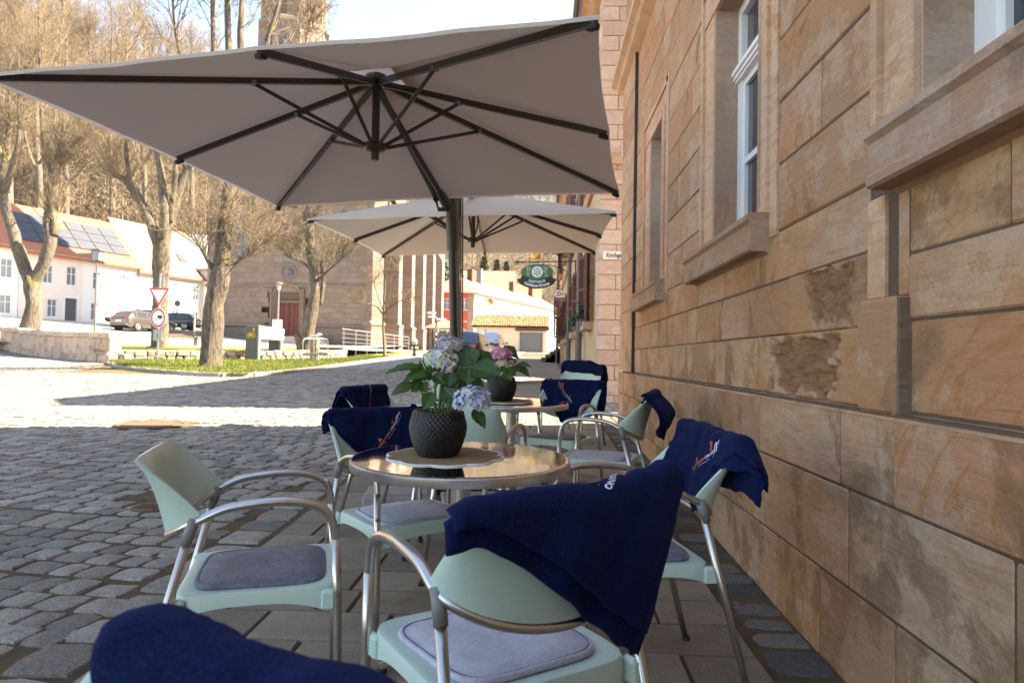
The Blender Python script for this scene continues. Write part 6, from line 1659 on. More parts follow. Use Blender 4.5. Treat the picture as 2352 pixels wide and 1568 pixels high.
LV = [((430, 415, -.01), (8, 442, -.06), .040, (.25, -.55, .8), .25), ((570, 425, 0), (190, 556, -.05), .062, (.2, -.6, .8), .2), ((330, 598, 0), (70, 716, -.03), .042, (.2, -.7, .6), .15),
      ((925, 425, -.01), (880, 178, .02), .098, (-.3, -.9, .3), .10), ((940, 425, -.02), (1262, 492, -.07), .086, (-.1, -.75, .7), .12), ((925, 428, -.03), (905, 612, -.06), .078, (.15, -.95, .35), .10),
      ((880, 415, .01), (735, 225, .05), .078, (.3, -.85, .5), .1), ((720, 480, -.04), (700, 648, -.06), .050, (.2, -.95, .2), .1), ((545, 500, -.02), (668, 610, -.05), .044, (-.2, -.85, .5), .1),
      ((900, 540, .0), (1098, 655, -.02), .052, (0, -.8, .6), .15), ((640, 640, -.03), (830, 832, -.05), .072, (-.2, -.9, .35), .08), ((535, 700, -.03), (425, 890, -.05), .052, (.3, -.9, .3), .1),
      ((400, 560, 0), (318, 655, -.02), .042, (.2, -.8, .5), .1), ((400, 600, 0), (470, 690, -.03), .040, (-.2, -.8, .5), .1), ((395, 610, 0), (290, 690, .01), .034, (.2, -.8, .5), .1), ((400, 570, .01), (470, 505, .03), .032, (0, -.8, .6), .1), ((380, 590, 0), (330, 555, .02), .026, (0, -.8, .6), .1),
      ((975, 880, -.06), (1102, 1090, -.09), .046, (.5, -.8, .1), .05), ((1000, 440, .02), (1150, 560, .04), .05, (0, -.7, .7), .1), ((650, 920, -.04), (655, 868, -.05), .016, (0, -1, .2), .1),
      ((600, 470, .05), (500, 430, .12), .05, (0, -.5, 1), .1), ((690, 330, .06), (560, 430, .12), .06, (0, -.5, 1), .1), ((780, 560, .05), (840, 720, .08), .07, (0, -.9, .3), .1), ((720, 420, .05), (860, 520, .12), .07, (0, -.6, .8), .1), ((560, 640, .04), (470, 660, .12), .045, (0, -.6, .8), .1), ((830, 600, -.02), (1060, 560, .06), .06, (0, -.7, .7), .1), ((610, 560, .03), (740, 680, .1), .06, (0, -.8, .5), .1), ((520, 560, -.02), (440, 470, -.05), .028, (0, -.8, .6), .1),
      ((430, 410, -.01), (400, 335, -.02), .022, (0, -.9, .3), .1), ((450, 405, 0), (425, 350, .01), .02, (0, -.9, .3), .1), ((700, 520, -.02), (800, 650, -.05), .06, (-.1, -.9, .4), .1), ((830, 590, .02), (790, 480, .03), .05, (0, -.8, .6), .1)]
for i, (a, b_, w_, up, dr_) in enumerate(LV): leaf_obj(hy, D1(*a), D1(*b_), w_ * 1.12, up, .10, dr_, seed=i)
flower(hy, D1(710, 190, .04), .056, .032, 'petal_lilac', 95, .0115, 1, 'faded lilac flower head'); flower(hy, D1(612, 350, -.02), .062, .046, 'petal_white', 120, .0115, 2, 'white and green flower head'); flower(hy, D1(955, 790, -.07), .064, .050, 'petal_blue', 105, .0135, 3, 'blue flower head leaning over the table')
# the pink one on the second table
zt2 = .7335 + G(-.2, 4.78); q2 = atY(1151, 900, 4.72)
mat2 = placemat(q2.x + .01, 4.74, zt2, .208, 'scalloped jute mat under the pink hydrangea on the second table', .8)
pot2 = pot(q2.x, 4.74, zt2 + .0072, 1.0, 'black pot with a knitted pattern holding the pink hydrangea')
h1 = hy; hy = thing('hydrangea', 'pink hydrangea with a small cream head on the second table', 'plant', (q2.x, 4.74, zt2 + .16), 0, 'potted hydrangeas')
def D2(x, y, dy=0.0): return atY((960 + x / 4.355) * .91875, (820 + y / 4.355) * .91875, 4.74 + dy)
stem([D2(1250, 560), D2(1265, 430), D2(1285, 320)], .005, .004); stem([D2(1290, 555), D2(1300, 470), D2(1295, 410, -.03)], .004, .003); stem([D2(1320, 555), D2(1370, 460), D2(1420, 380)], .004, .003); stem([D2(1230, 555), D2(1180, 460), D2(1120, 330)], .004, .003); stem([D2(1330, 550), D2(1430, 450), D2(1490, 400)], .004, .003)
for i, (a, b_, w_, up, dr_) in enumerate([((1340, 300, .05), (1420, 195, .08), .11, (.2, -.9, .3), .1), ((1390, 300, .05), (1455, 290, .1), .09, (0, -.8, .5), .1), ((1430, 400, 0), (1600, 400, -.05), .07, (0, -.5, .9), .25), ((1440, 410, 0), (1588, 515, -.08), .062, (.2, -.7, .6), .2), ((1150, 330, 0), (1050, 265, 0), .07, (0, -.8, .6), .1), ((1160, 320, -.03), (1080, 320, -.05), .05, (0, -.8, .6), .1), ((1180, 400, -.02), (1050, 480, -.08), .07, (0, -.8, .6), .1), ((1300, 480, -.06), (1390, 565, -.12), .075, (-.1, -.9, .4), .12), ((1310, 440, -.05), (1440, 500, -.1), .06, (0, -.8, .6), .1), ((1230, 470, -.05), (1200, 545, -.1), .05, (0, -.9, .4), .1), ((1200, 380, .04), (1130, 440, .12), .08, (0, -.7, .7), .1), ((1350, 380, .05), (1440, 330, .1), .08, (0, -.7, .7), .1), ((1260, 480, .03), (1300, 400, .1), .07, (0, -.7, .7), .1), ((1180, 440, .02), (1110, 540, .06), .06, (0, -.8, .5), .1), ((1400, 420, -.03), (1480, 470, -.06), .05, (0, -.8, .5), .1), ((1380, 440, .05), (1430, 520, .08), .06, (0, -.8, .5), .1)]):
    leaf_obj(hy, D2(*a), D2(*b_), w_ * 1.1, up, .10, dr_, seed=40 + i)
flower(hy, D2(1268, 285, -.03), .060, .044, 'petal_pink', 90, .0165, 11, 'pink flower head'); flower(hy, D2(1350, 290, .0), .034, .028, 'petal_pink', 40, .013, 12, 'small pink flower head'); flower(hy, D2(1292, 392, -.07), .040, .026, 'petal_cream', 46, .012, 13, 'cream flower head'); flower(hy, D2(1385, 375, -.02), .022, .016, 'petal_lilac', 20, .011, 14, 'tiny lilac flower head')
# ------------------------------------------------------------------ bare trees
RT = random.Random(17)
def vrand(r): 
    while True:
        v = Vector((r.uniform(-1, 1), r.uniform(-1, 1), r.uniform(-1, 1)))
        if .05 < v.length < 1: return v.normalized()
class Twigs:
    def __init__(s): s.V = []; s.F = []
    def tube(s, pts, rs, n=3):
        m = len(pts); base = len(s.V); t = (pts[-1] - pts[0]); 
        if t.length < 1e-5: return
        t.normalize(); u = t.orthogonal().normalized(); w_ = t.cross(u)
        cs = [(math.cos(2 * math.pi * k / n), math.sin(2 * math.pi * k / n)) for k in range(n)]
        for p, r_ in zip(pts, rs):
            for c, q in cs: s.V.append(p + u * (c * r_) + w_ * (q * r_))
        for i in range(m - 1):
            for k in range(n): s.F.append((base + i * n + k, base + i * n + (k + 1) % n, base + (i + 1) * n + (k + 1) % n, base + (i + 1) * n + k))
def grow(tw, r, p, d, L, r0, lev, up=.25, wob=.22, nsub=None):
    seg = max(2, int(L / (.55 if lev < 2 else .3))); pts = [p.copy()]; rs = [r0]; dd = d.normalized(); step = L / seg
    for i in range(seg):
        dd = (dd + vrand(r) * wob + Vector((0, 0, up * .35))).normalized(); pts.append(pts[-1] + dd * step); rs.append(r0 * (1 - .80 * (i + 1) / seg))
    tw.tube(pts, rs, 4 if lev == 0 else 3)
    if lev >= 3: return
    cnt = nsub[lev] if nsub else (8, 6, 3)[lev]
    for k in range(cnt):
        t = r.uniform(.18, 1.0); i = min(seg - 1, int(t * seg)); q = pts[i].lerp(pts[i + 1], t * seg - i)
        ax = (pts[i + 1] - pts[i]).normalized(); o = vrand(r); o = (o - ax * o.dot(ax)).normalized()
        grow(tw, r, q, ax * r.uniform(.5, .9) + o * r.uniform(.45, .9), L * r.uniform(.25, .48) * (1.15 - .5 * t), max(.0065, rs[i] * r.uniform(.45, .65)), lev + 1, up * .7, wob * 1.1, nsub)
def bare_tree(label, Y, limbs, shoots, seed, group=None, m='bark', sl=(2.2, 4.2), nsub=(8, 5, 2), sr=.03, cat='tree', up=.45, tm='twig'):
    """limbs: list of [(px, py, radius, depth offset)...]; the first is the trunk"""
    r = random.Random(seed); P = [[(atY(px, py, Y + dy), rad * .88) for px, py, rad, dy in l] for l in limbs]
    b_ = P[0][0][0]; T = thing('bare_tree', label, cat, (b_.x, b_.y, b_.z), 0, group)
    mb = MB(); tw = Twigs()
    for l in P:
        pts = smoothline([tuple(p) + (q,) for p, q in l], 5); path = [Vector(p[:3]) for p in pts]; rad = [p[3] for p in pts]
        n = 14 if rad[0] > .15 else 10; base = len(mb.v)
        mb.tube(path, rad, n)
        for k in range(base, len(mb.v)):
            v = Vector(mb.v[k]); i = min((k - base) // n, len(path) - 1); c = path[i]; o = v - c
            f = 1 + .16 * fbm(v.x * 2.2, v.y * 2.2, v.z * .8) + .10 * fbm(v.x * 6, v.y * 6, v.z * 2); mb.v[k] = tuple(c + o * f)
    for l, s in zip(P, shoots):
        if not s: continue
        s = int(s * 1.8)
        L_ = len(l)
        for k in range(s):
            t = 1 - abs(r.gauss(0, .22)); t = max(.15, min(1, t)); i = min(L_ - 2, int(t * (L_ - 1))); q = l[i][0].lerp(l[i + 1][0], t * (L_ - 1) - i); ax = (l[i + 1][0] - l[i][0]).normalized()
            o = vrand(r); o.z = abs(o.z) * .8 + .1
            grow(tw, r, q, ax * .55 + o, r.uniform(*sl), sr * r.uniform(.7, 1.3), 0, up, .2, nsub)
    mb.build('trunk', M[m], T, world=True, smooth=True)
    np_mesh('crown', [tuple(v) for v in tw.V], tw.F, M[tm], T, world=True)
    return T
bare_tree('thick lime tree leaning over the lawn edge, nearest of the bare trees', 23.2,
    [[(476, 862, .62, 0), (484, 838, .47, 0), (487, 780, .40, 0), (493, 700, .36, 0), (504, 645, .37, 0), (512, 590, .29, 0), (517, 520, .27, 0), (526, 440, .26, 0), (535, 370, .25, 0), (542, 300, .24, 0)],
     [(542, 310, .22, 0), (530, 200, .17, .3), (524, 80, .13, .4), (520, -80, .09, .5), (517, -220, .05, .5)], [(540, 300, .2, 0), (556, 200, .15, -.4), (552, 90, .12, -.6), (557, -30, .09, -.6), (562, -180, .05, -.6)],
     [(538, 340, .18, 0), (500, 240, .13, .4), (491, 120, .10, .6), (488, 0, .08, .7), (484, -150, .05, .8)], [(540, 320, .17, 0), (590, 220, .12, .3), (612, 100, .10, .4), (640, 10, .08, .4), (668, -110, .05, .5)],
     [(503, 640, .14, 0), (478, 600, .07, -.3), (455, 560, .04, -.6)], [(507, 640, .13, 0), (535, 610, .06, .2), (575, 580, .035, .4)], [(488, 770, .30, .02), (478, 735, .16, -.05), (474, 715, .09, -.1)], [(535, 360, .14, 0), (480, 300, .08, .5), (430, 180, .07, .8), (402, 70, .05, 1.0), (395, -60, .03, 1)]],
    [3, 20, 20, 18, 20, 11, 14, 0, 12], 1, 'lime trees on the green', sl=(1.4, 3.4), nsub=(9, 6, 3), sr=.02)
bare_tree('forked lime tree behind the road signs, its limbs knuckled from pruning', 34.0,
    [[(362, 812, .66, 0), (368, 795, .50, 0), (368, 720, .42, 0), (370, 640, .42, 0), (371, 585, .46, 0), (372, 550, .42, 0)], [(368, 570, .32, 0), (345, 508, .27, 0), (318, 455, .25, .3), (292, 418, .22, .5), (262, 400, .16, .6)], [(372, 565, .30, 0), (377, 500, .25, -.4), (373, 425, .23, -.6), (362, 350, .17, -.8), (352, 250, .12, -.8)],
     [(375, 560, .32, 0), (396, 490, .27, .3), (412, 430, .25, .4), (432, 385, .20, .6), (472, 352, .13, .8)], [(388, 510, .2, 0), (400, 430, .16, -.5), (405, 350, .12, -.8), (412, 230, .08, -1)], [(300, 425, .14, .4), (290, 350, .11, .2), (296, 250, .08, .2), (290, 120, .05, .2)], [(440, 380, .12, .6), (452, 320, .10, .8), (462, 230, .06, .9)]],
    [0, 26, 24, 26, 18, 16, 16], 2, 'lime trees on the green', sl=(1.4, 3.8), nsub=(9, 6, 3), sr=.026)
bare_tree('mossy lime tree forking like a Y at the left edge', 36.5,
    [[(62, 775, .70, 0), (72, 740, .56, 0), (78, 700, .50, 0), (73, 650, .48, 0), (70, 625, .50, 0)], [(70, 650, .36, 0), (48, 590, .36, 0), (32, 535, .33, .2), (14, 482, .30, .3), (4, 425, .26, .4), (12, 360, .2, .5), (22, 270, .13, .5)], [(76, 650, .38, 0), (100, 605, .36, 0), (116, 552, .36, 0), (110, 505, .28, 0), (122, 440, .25, -.2), (128, 385, .22, -.3), (142, 325, .15, -.4)],
     [(124, 540, .26, 0), (128, 520, .25, 0), (124, 505, .12, 0)], [(8, 440, .2, .3), (30, 380, .17, .1), (44, 300, .12, 0), (40, 180, .07, 0)], [(124, 420, .17, -.2), (100, 340, .12, 0), (95, 240, .09, 0), (88, 110, .05, 0)], [(132, 380, .16, -.3), (170, 330, .12, -.5), (215, 300, .07, -.5)], [(122, 450, .15, 0), (160, 420, .09, .3), (198, 380, .06, .5)]],
    [0, 24, 24, 4, 18, 18, 14, 10], 3, 'lime trees on the green', sl=(1.6, 4.0), nsub=(9, 6, 3), sr=.026)
bare_tree('crooked lime tree behind the bicycle lockers before the church wall', 33.0,
    [[(696, 845, .50, 0), (704, 828, .40, 0), (707, 770, .34, 0), (718, 712, .36, 0), (724, 668, .28, 0), (719, 615, .27, 0), (713, 560, .26, 0), (710, 500, .28, 0), (706, 450, .20, 0), (704, 380, .14, 0)], [(735, 700, .14, .1), (742, 650, .12, .1), (738, 600, .08, .2)], [(710, 520, .18, 0), (690, 480, .13, .2), (655, 470, .09, .3), (620, 480, .05, .4)], [(710, 510, .18, 0), (735, 478, .14, .2), (765, 462, .10, .3), (800, 455, .06, .4)], [(716, 620, .1, 0), (690, 600, .06, .2), (660, 590, .035, .3)], [(722, 650, .1, 0), (755, 620, .05, -.2), (790, 590, .03, -.3)], [(705, 400, .12, 0), (740, 300, .09, 0), (700, 120, .07, 0), (735, -20, .04, 0)], [(700, 838, .28, -.05), (686, 780, .2, -.1), (680, 765, .12, -.1)]],
    [10, 8, 20, 22, 10, 12, 24, 0], 4, 'lime trees on the green', sl=(1.3, 3.2), nsub=(9, 6, 3), sr=.024)
bare_tree('slim young tree with dark bark on the grass verge by the ramp', 38.5,
    [[(883, 818, .10, 0), (882, 790, .085, 0), (880, 745, .08, 0), (881, 720, .075, 0), (884, 660, .05, 0), (888, 600, .03, 0), (890, 560, .015, 0)], [(881, 725, .05, 0), (866, 705, .04, 0), (842, 698, .025, 0), (815, 696, .012, 0)], [(881, 722, .05, 0), (900, 702, .04, 0), (922, 690, .025, 0), (940, 694, .012, 0)], [(881, 715, .04, 0), (868, 680, .03, .2), (855, 640, .015, .3)], [(883, 700, .04, 0), (898, 660, .03, -.2), (915, 615, .015, -.3)]],
    [16, 9, 9, 9, 9], 5, None, m='twig_dark', sl=(.7, 1.5), nsub=(6, 4, 1), sr=.014, tm='twig_dark')
for i, (px, yy, h, lab) in enumerate(((20, 72, 190, 'tall bare tree rising behind the house at the left edge'), (150, 78, 120, 'bare tree behind the solar panel roof'), (255, 80, 90, 'spreading bare tree behind the skylight house'), (330, 84, 150, 'bare tree beside the chimney of the skylight house'), (438, 88, 180, 'bare tree on the slope left of the church'), (88, 70, 60, 'slender bare tree on the slope above the solar panel house'))):
    yb = 560; 
    bare_tree(lab, yy, [[(px, yb, .42, 0), (px + 3, 420, .34, 0), (px - 4, 300, .24, 0), (px + 2, h, .12, 0), (px, h - 90, .04, 0)], [(px, 400, .18, 0), (px - 30, 310, .12, 1), (px - 50, h + 30, .06, 2), (px - 55, h - 40, .03, 2)], [(px, 380, .18, 0), (px + 34, 300, .12, -1), (px + 52, h + 20, .06, -2), (px + 58, h - 60, .03, -2)], [(px, 330, .14, 0), (px + 14, h + 40, .08, 2), (px + 20, h - 50, .03, 2)]],
              [22, 20, 20, 18], 20 + i, 'bare trees on the slope behind the houses', sl=(2.5, 5.5), nsub=(10, 5, 1), sr=.035)

# ------------------------------------------------------------------ woodland on the hills: one mass of bare trees
def wood_proto(seed, H):
    r = random.Random(seed); tw = Twigs(); tw.tube([Vector((0, 0, -1)), Vector((.1, 0, H * .5)), Vector((0, .1, H))], [.15, .10, .02], 3)
    for k in range(17):
        z = H * r.uniform(.12, .95); a = r.uniform(0, 6.28); L = H * .34 * (1.15 - z / H); d = Vector((math.cos(a), math.sin(a), r.uniform(.6, 1.4))).normalized(); e = Vector((0, 0, z)) + d * L
        tw.tube([Vector((0, 0, z)), e], [.055, .02], 3)
        for q in range(12):
            t = r.uniform(.2, 1); b_ = Vector((0, 0, z)).lerp(e, t); f = b_ + (d * .6 + vrand(r)).normalized() * L * r.uniform(.3, .7); s_ = vrand(r).cross(d).normalized() * .04
            n = len(tw.V); tw.V += [b_ - s_, b_ + s_, f + s_ * .3, f - s_ * .3]; tw.F.append((n, n + 1, n + 2, n + 3))
    return np.array([tuple(v) for v in tw.V], dtype=np.float32), np.array(tw.F, dtype=np.int32)
protos = [wood_proto(100 + k, h) for k, h in enumerate((11, 13, 15, 12, 9))]
AV, AF = [], []; nv_tot = 0; rw_ = random.Random(77)
for _ in range(9000):
    px = rw_.uniform(-120, 620) if rw_.random() < .72 else rw_.uniform(880, 1330); y = rw_.uniform(78, 300) if px < 640 else rw_.uniform(160, 420); r_ = ray(px, 700); x = r_.x / r_.y * y
    hz = hill_z(x, y)
    if hz < 2.0: continue
    if (x + 41) * -.922 + (y - 52) * .387 < 18 and px < 640: continue
    if len(AV) > 2600: break
    V0, F0 = protos[rw_.randrange(5)]; a = rw_.uniform(0, 6.28); s = rw_.uniform(.75, 1.15); c, q = math.cos(a) * s, math.sin(a) * s
    V1 = np.empty_like(V0); V1[:, 0] = V0[:, 0] * c - V0[:, 1] * q + x; V1[:, 1] = V0[:, 0] * q + V0[:, 1] * c + y; V1[:, 2] = V0[:, 2] * s + G(x, y) + hz - .3
    AV.append(V1); AF.append(F0 + nv_tot); nv_tot += len(V0)
tag(np_mesh('woodland', np.concatenate(AV), np.concatenate(AF), M['wood_hill']), kind='stuff')
def conifer(px, pyt, pyb, Y, label, seed, wd=.24):
    b_ = atY(px, pyb, Y); H = atY(px, pyt, Y).z - b_.z + 1.5; b_.z -= 1.5; r = random.Random(seed); T = thing('conifer', label, 'tree', b_, 0, 'conifers above the roofs')
    MB().tube([(0, 0, 0), (0, 0, H * .97)], [.25, .03], 7).build('trunk', M['bark'], T); V = []; F = []
    for k in range(1500):
        t = r.random() ** .8; z = H * (.06 + .94 * t); R_ = H * wd * (1 - t) ** .85 * (.75 + .35 * math.sin(t * 40)) + .1; a = r.uniform(0, 6.28); q = R_ * r.random() ** .4; c = Vector((q * math.cos(a), q * math.sin(a), z - .25 * q)); d = Vector((math.cos(a), math.sin(a), -.35 + .3 * t)).normalized() * r.uniform(.4, .9); s_ = Vector((-math.sin(a), math.cos(a), r.uniform(-.4, .4))) * r.uniform(.12, .25)
        n = len(V); V += [tuple(c - s_), tuple(c + s_), tuple(c + d)]; F.append((n, n + 1, n + 2))
    tag(np_mesh('crown', V, F, M['conifer'], T), kind='stuff')
conifer(1111, 588, 640, 150, 'pale green conifer left of the pair above the red roof', 1); conifer(1141, 596, 652, 150, 'left conifer of the touching pair above the red roof', 2); conifer(1162, 600, 660, 152, 'right conifer of the touching pair above the red roof', 3, .28)
bt = atY(1022, 660, 100); bt.z = G(bt.x, 100); T = thing('evergreen_tree', 'round evergreen left of the mast above the red house', 'tree', bt); V = []; F = []; r = random.Random(9); hh = atY(1022, 638, 100).z - bt.z
for k in range(1600):
    d = vrand(r); c = Vector((d.x * 2.3, d.y * 2.3, hh + d.z * 2.4)) * 1.0 * Vector((1, 1, 1)).length / 1.732 + vrand(r) * .5; a = vrand(r) * .32; b_ = a.orthogonal().normalized() * .22; n = len(V); V += [tuple(c - a), tuple(c + b_), tuple(c + a), tuple(c - b_)]; F.append((n, n + 1, n + 2, n + 3))
tag(np_mesh('crown', V, F, M['bush'], T), kind='stuff'); MB().tube([(0, 0, 0), (0, 0, hh)], [.2, .1], 8).build('trunk', M['bark'], T)
# ------------------------------------------------------------------ square furniture, walls, cars
def onG(px, Y, extra=0.0):
    p = atY(px, 800, Y); p.z = G(p.x, Y) + extra; return p
# low stone wall at the left with coping and base course
wa, wb = Vector((-17.25, 27.0, 0)), Vector((-30.5, 37.6, 0)); wd_ = (wb - wa).normalized(); wn_ = Vector((wd_.y, -wd_.x, 0)); wn_ = -wn_ if wn_.y > 0 else wn_
WL_ = thing('garden_wall', 'low weathered sandstone wall with a coping at the left of the square', 'wall', (wa.x, wa.y, G(wa.x, wa.y)))
Mw = Matrix((wd_, wn_ * -1, Vector((0, 0, 1)))).transposed(); Lw = (wb - wa).length; s = 0; rz_ = random.Random(31)
def wz(s): p = wa + wd_ * s; return G(p.x, p.y)
while s < Lw:
    l = rz_.uniform(1.1, 1.9); l = min(l, Lw - s); c = wa + wd_ * (s + l / 2); z = wz(s + l / 2)
    MB().rbox((0, 0, 0), (l - .02, .62 + rz_.uniform(0, .02), .36), .04, Mw).build('base_stone', M['rubble'], WL_, local=Matrix.Translation(c + Vector((0, 0, z + .10)) - WL_.location))
    MB().rbox((0, 0, 0), (l - .015, .46 + rz_.uniform(-.015, .015), .72), .02, Mw).build('stone_block', M['rubble'], WL_, local=Matrix.Translation(c + Vector((0, 0, z + .64)) - WL_.location))
    MB().rbox((0, 0, 0), (l - .015, .62 + rz_.uniform(-.02, .02), .24), .05, Mw).build('coping_stone', M['rubble'], WL_, local=Matrix.Translation(c + Vector((0, 0, z + 1.115 + rz_.uniform(-.015, .015))) - WL_.location))
    s += l
MB().rbox((0, 0, 0), (.5, .95, .42), .06, Mw).build('end_stone', M['rubble'], WL_, local=Matrix.Translation(wa - wd_ * .3 + Vector((0, 0, wz(0) + .16)) - WL_.location))
# rubble retaining wall of the terrace
RWL = thing('rubble_wall', 'knee high rubble stone retaining wall along the raised green', 'wall', (-14, 29.6, G(-14, 29.6)))
line = smoothline([(-17.6, 26.9), (-16.3, 27.8), (-15.1, 28.5), (-13.9, 29.4), (-12.9, 30.3), (-11.9, 31.3), (-11.1, 32.5), (-10.4, 34.0), (-10.3, 35.5)], 6); pts = [Vector((p[0], p[1], 0)) for p in line]
Ls_ = [0]
for a, b_ in zip(pts, pts[1:]): Ls_.append(Ls_[-1] + (b_ - a).length)
def alongl(s):
    for i in range(len(Ls_) - 1):
        if s <= Ls_[i + 1]: return pts[i].lerp(pts[i + 1], (s - Ls_[i]) / (Ls_[i + 1] - Ls_[i]))
    return pts[-1]
for row, (z0, h) in enumerate(((.02, .22), (.235, .23))):
    s = rz_.uniform(0, .1)
    while s < Ls_[-1] - .15:
        l = rz_.uniform(.26, .52); a, b_ = alongl(s), alongl(min(Ls_[-1], s + l)); c = (a + b_) / 2; d = (b_ - a)
        if d.length > .1:
            hh = h * rz_.uniform(.85, 1.0)
            mb = MB().rbox((0, 0, 0), (d.length - .025, .34, hh), .05, Matrix.Rotation(math.atan2(d.y, d.x), 3, 'Z'))
            mb.v = [tuple(Vector(v) * (1 + .10 * fbm(v[0] * 7 + s, v[1] * 7, v[2] * 7))) for v in mb.v]
            mb.build('rubble_stone', M['rubble'], RWL, local=Matrix.Translation(Vector((c.x, c.y, G(c.x, c.y) + z0 + hh / 2 + .06)) + Vector((rz_.uniform(-.02, .02), rz_.uniform(-.03, .03), 0)) - RWL.location) @ Matrix.Rotation(rz_.uniform(-.05, .05), 4, 'Y'))
        s += l
# traffic signs
SP = onG(362, 27.0, .10); sg_ = thing('traffic_sign', 'traffic sign post with a give way triangle above a round restriction sign', 'road sign', SP)
MB().tube([(0, 0, -.3), (.03, 0, 3.55)], .038, 12).build('post', M['galv'], sg_)
def tri(r_, dz=0): return [(-r_, .5774 * r_ + dz), (0, -1.1547 * r_ + dz), (r_, .5774 * r_ + dz)]
tz = atY(361, 676, 27.0).z - SP.z; 
MB().prism(tri(.45), (0, .012, 0), (0.02, -.062, tz), (1, 0, 0)).build('triangle_plate', M['sign_white'], sg_)
t0, t1 = tri(.44), tri(.325); b_ = MB()
for i in range(3):
    j = (i + 1) % 3; b_.prism([t0[i], t0[j], t1[j], t1[i]], (0, .003, 0), (.02, -.0655, tz), (1, 0, 0))
b_.build('red_border', M['sign_red'], sg_)
cz = atY(361, 730, 27.0).z - SP.z; n = 32
cp = [(math.cos(2 * math.pi * i / n), math.sin(2 * math.pi * i / n)) for i in range(n)]
MB().prism([(.315 * a, .40 * b2) for a, b2 in cp], (0, .012, 0), (.02, -.070, cz), (1, 0, 0)).build('round_plate', M['sign_white'], sg_)
b_ = MB()
for i in range(n):
    j = (i + 1) % n; b_.prism([(.295 * cp[i][0], .375 * cp[i][1]), (.295 * cp[j][0], .375 * cp[j][1]), (.235 * cp[j][0], .30 * cp[j][1]), (.235 * cp[i][0], .30 * cp[i][1])], (0, .003, 0), (.02, -.0735, cz), (1, 0, 0))
b_.build('red_ring', M['sign_red'], sg_)
MB().box2((-.02 + .02, -.0745, cz - .02), (.17 + .02, -.0705, cz + .10)).build('black_symbol', M['sign_black'], sg_)
MB().tube([(-.13, -.073, cz - .02), (-.02, -.073, cz - .05), (.08, -.073, cz - .07), (.16, -.073, cz - .03)], .006, 4).build('thin_line', M['sign_black'], sg_)
MB().box2((-.06, .045, tz + .35), (.16, .06, tz + .72)).build('top_plate', M['light_grey'], sg_)
b0 = MB().box2((-.17, -.055, cz - .92), (-.03, -.045, cz - .46)).build('sub_plate', M['light_grey'], sg_); MB().box2((.055, -.055, cz - .92), (.185, -.045, cz - .46)).build('sub_plate', M['light_grey'], sg_)
MB().tube([(-.14, -.04, cz - .70), (.15, -.04, cz - .70)], .012, 6).build('clamp', M['dark_metal'], sg_)
# lamp posts
def lantern(px, Y, ztop_px, label, kind, ex=.46):
    p = onG(px, Y, ex); h = atY(px, ztop_px, Y).z - p.z; t = thing('street_lamp', label, 'street lamp', p, 0, 'lamp posts round the church square')
    if kind == 0:
        MB().tube([(0, 0, 0), (0, 0, .9), (0, 0, 1.0), (0, 0, h - .75)], [.085, .08, .06, .05], 12).build('post', M['pipe'], t)
        MB().prism([(-.22, 0), (.22, 0), (.26, .62), (-.26, .62)], (0, .44, 0), (0, -.22, h - .72)).build('glass_box', M['glass_far'], t)
        f = MB()
        for a in (-1, 1):
            for b_ in (-1, 1): f.tube([(a * .22, b_ * .22, h - .74), (a * .26, b_ * .22, h - .08)], .02, 5)
        f.build('lantern_frame', M['dark_metal'], t); MB().rbox((0, 0, h - .04), (.74, .62, .10), .03).build('cap', M['pipe'], t); MB().lathe([(.06, -.12), (.16, -.02), (.2, 0)], (0, 0, h - .72), 10).build('collar', M['dark_metal'], t)
    else:
        MB().tube([(0, 0, 0), (0, 0, 1.2), (0, 0, 1.25), (0, 0, h - .5)], [.075, .075, .05, .042], 12).build('post', M['galv'], t)
        MB().lathe([(.05, -.5), (.12, -.42), (.14, -.10), (.12, 0)], (0, 0, h), 14).build('globe', M['light_grey'], t); MB().lathe([(.30, -.05), (.28, -.01), (.14, .06), (0, .09)], (0, 0, h), 18).build('hood', M['pipe'], t)
    return t
lantern(216, 44, 573, 'dark lamp post with a glazed lantern in front of the solar panel house', 0)
lantern(637, 46.5, 650, 'lamp post with a flat hood in front of the red church door', 1)
lantern(445, 50, 664, 'lamp post at the left corner of the church', 1)
# bench behind the forked tree
p = onG(405, 38.6, .5); bn = thing('park_bench', 'wooden slatted bench seen from behind beside the forked lime tree', 'bench', p, R(10))
for i in range(4): MB().rbox((0, .06 * i, .46 + .11 * i), (2.7, .04, .085), .008).build('slat', M['wood_dark'], bn)
for i in range(4): MB().rbox((0, -.12 - .12 * i + .1, .44), (2.7, .09, .04), .008).build('slat', M['wood_dark'], bn)
for a in (-1, 1):
    MB().rbox((a * 1.1, -.15, .21), (.06, .5, .42), .01).build('leg', M['dark_metal'], bn); MB().tube([(a * 1.1, -.02, .4), (a * 1.1, .2, .9)], .03, 6).build('leg', M['dark_metal'], bn)
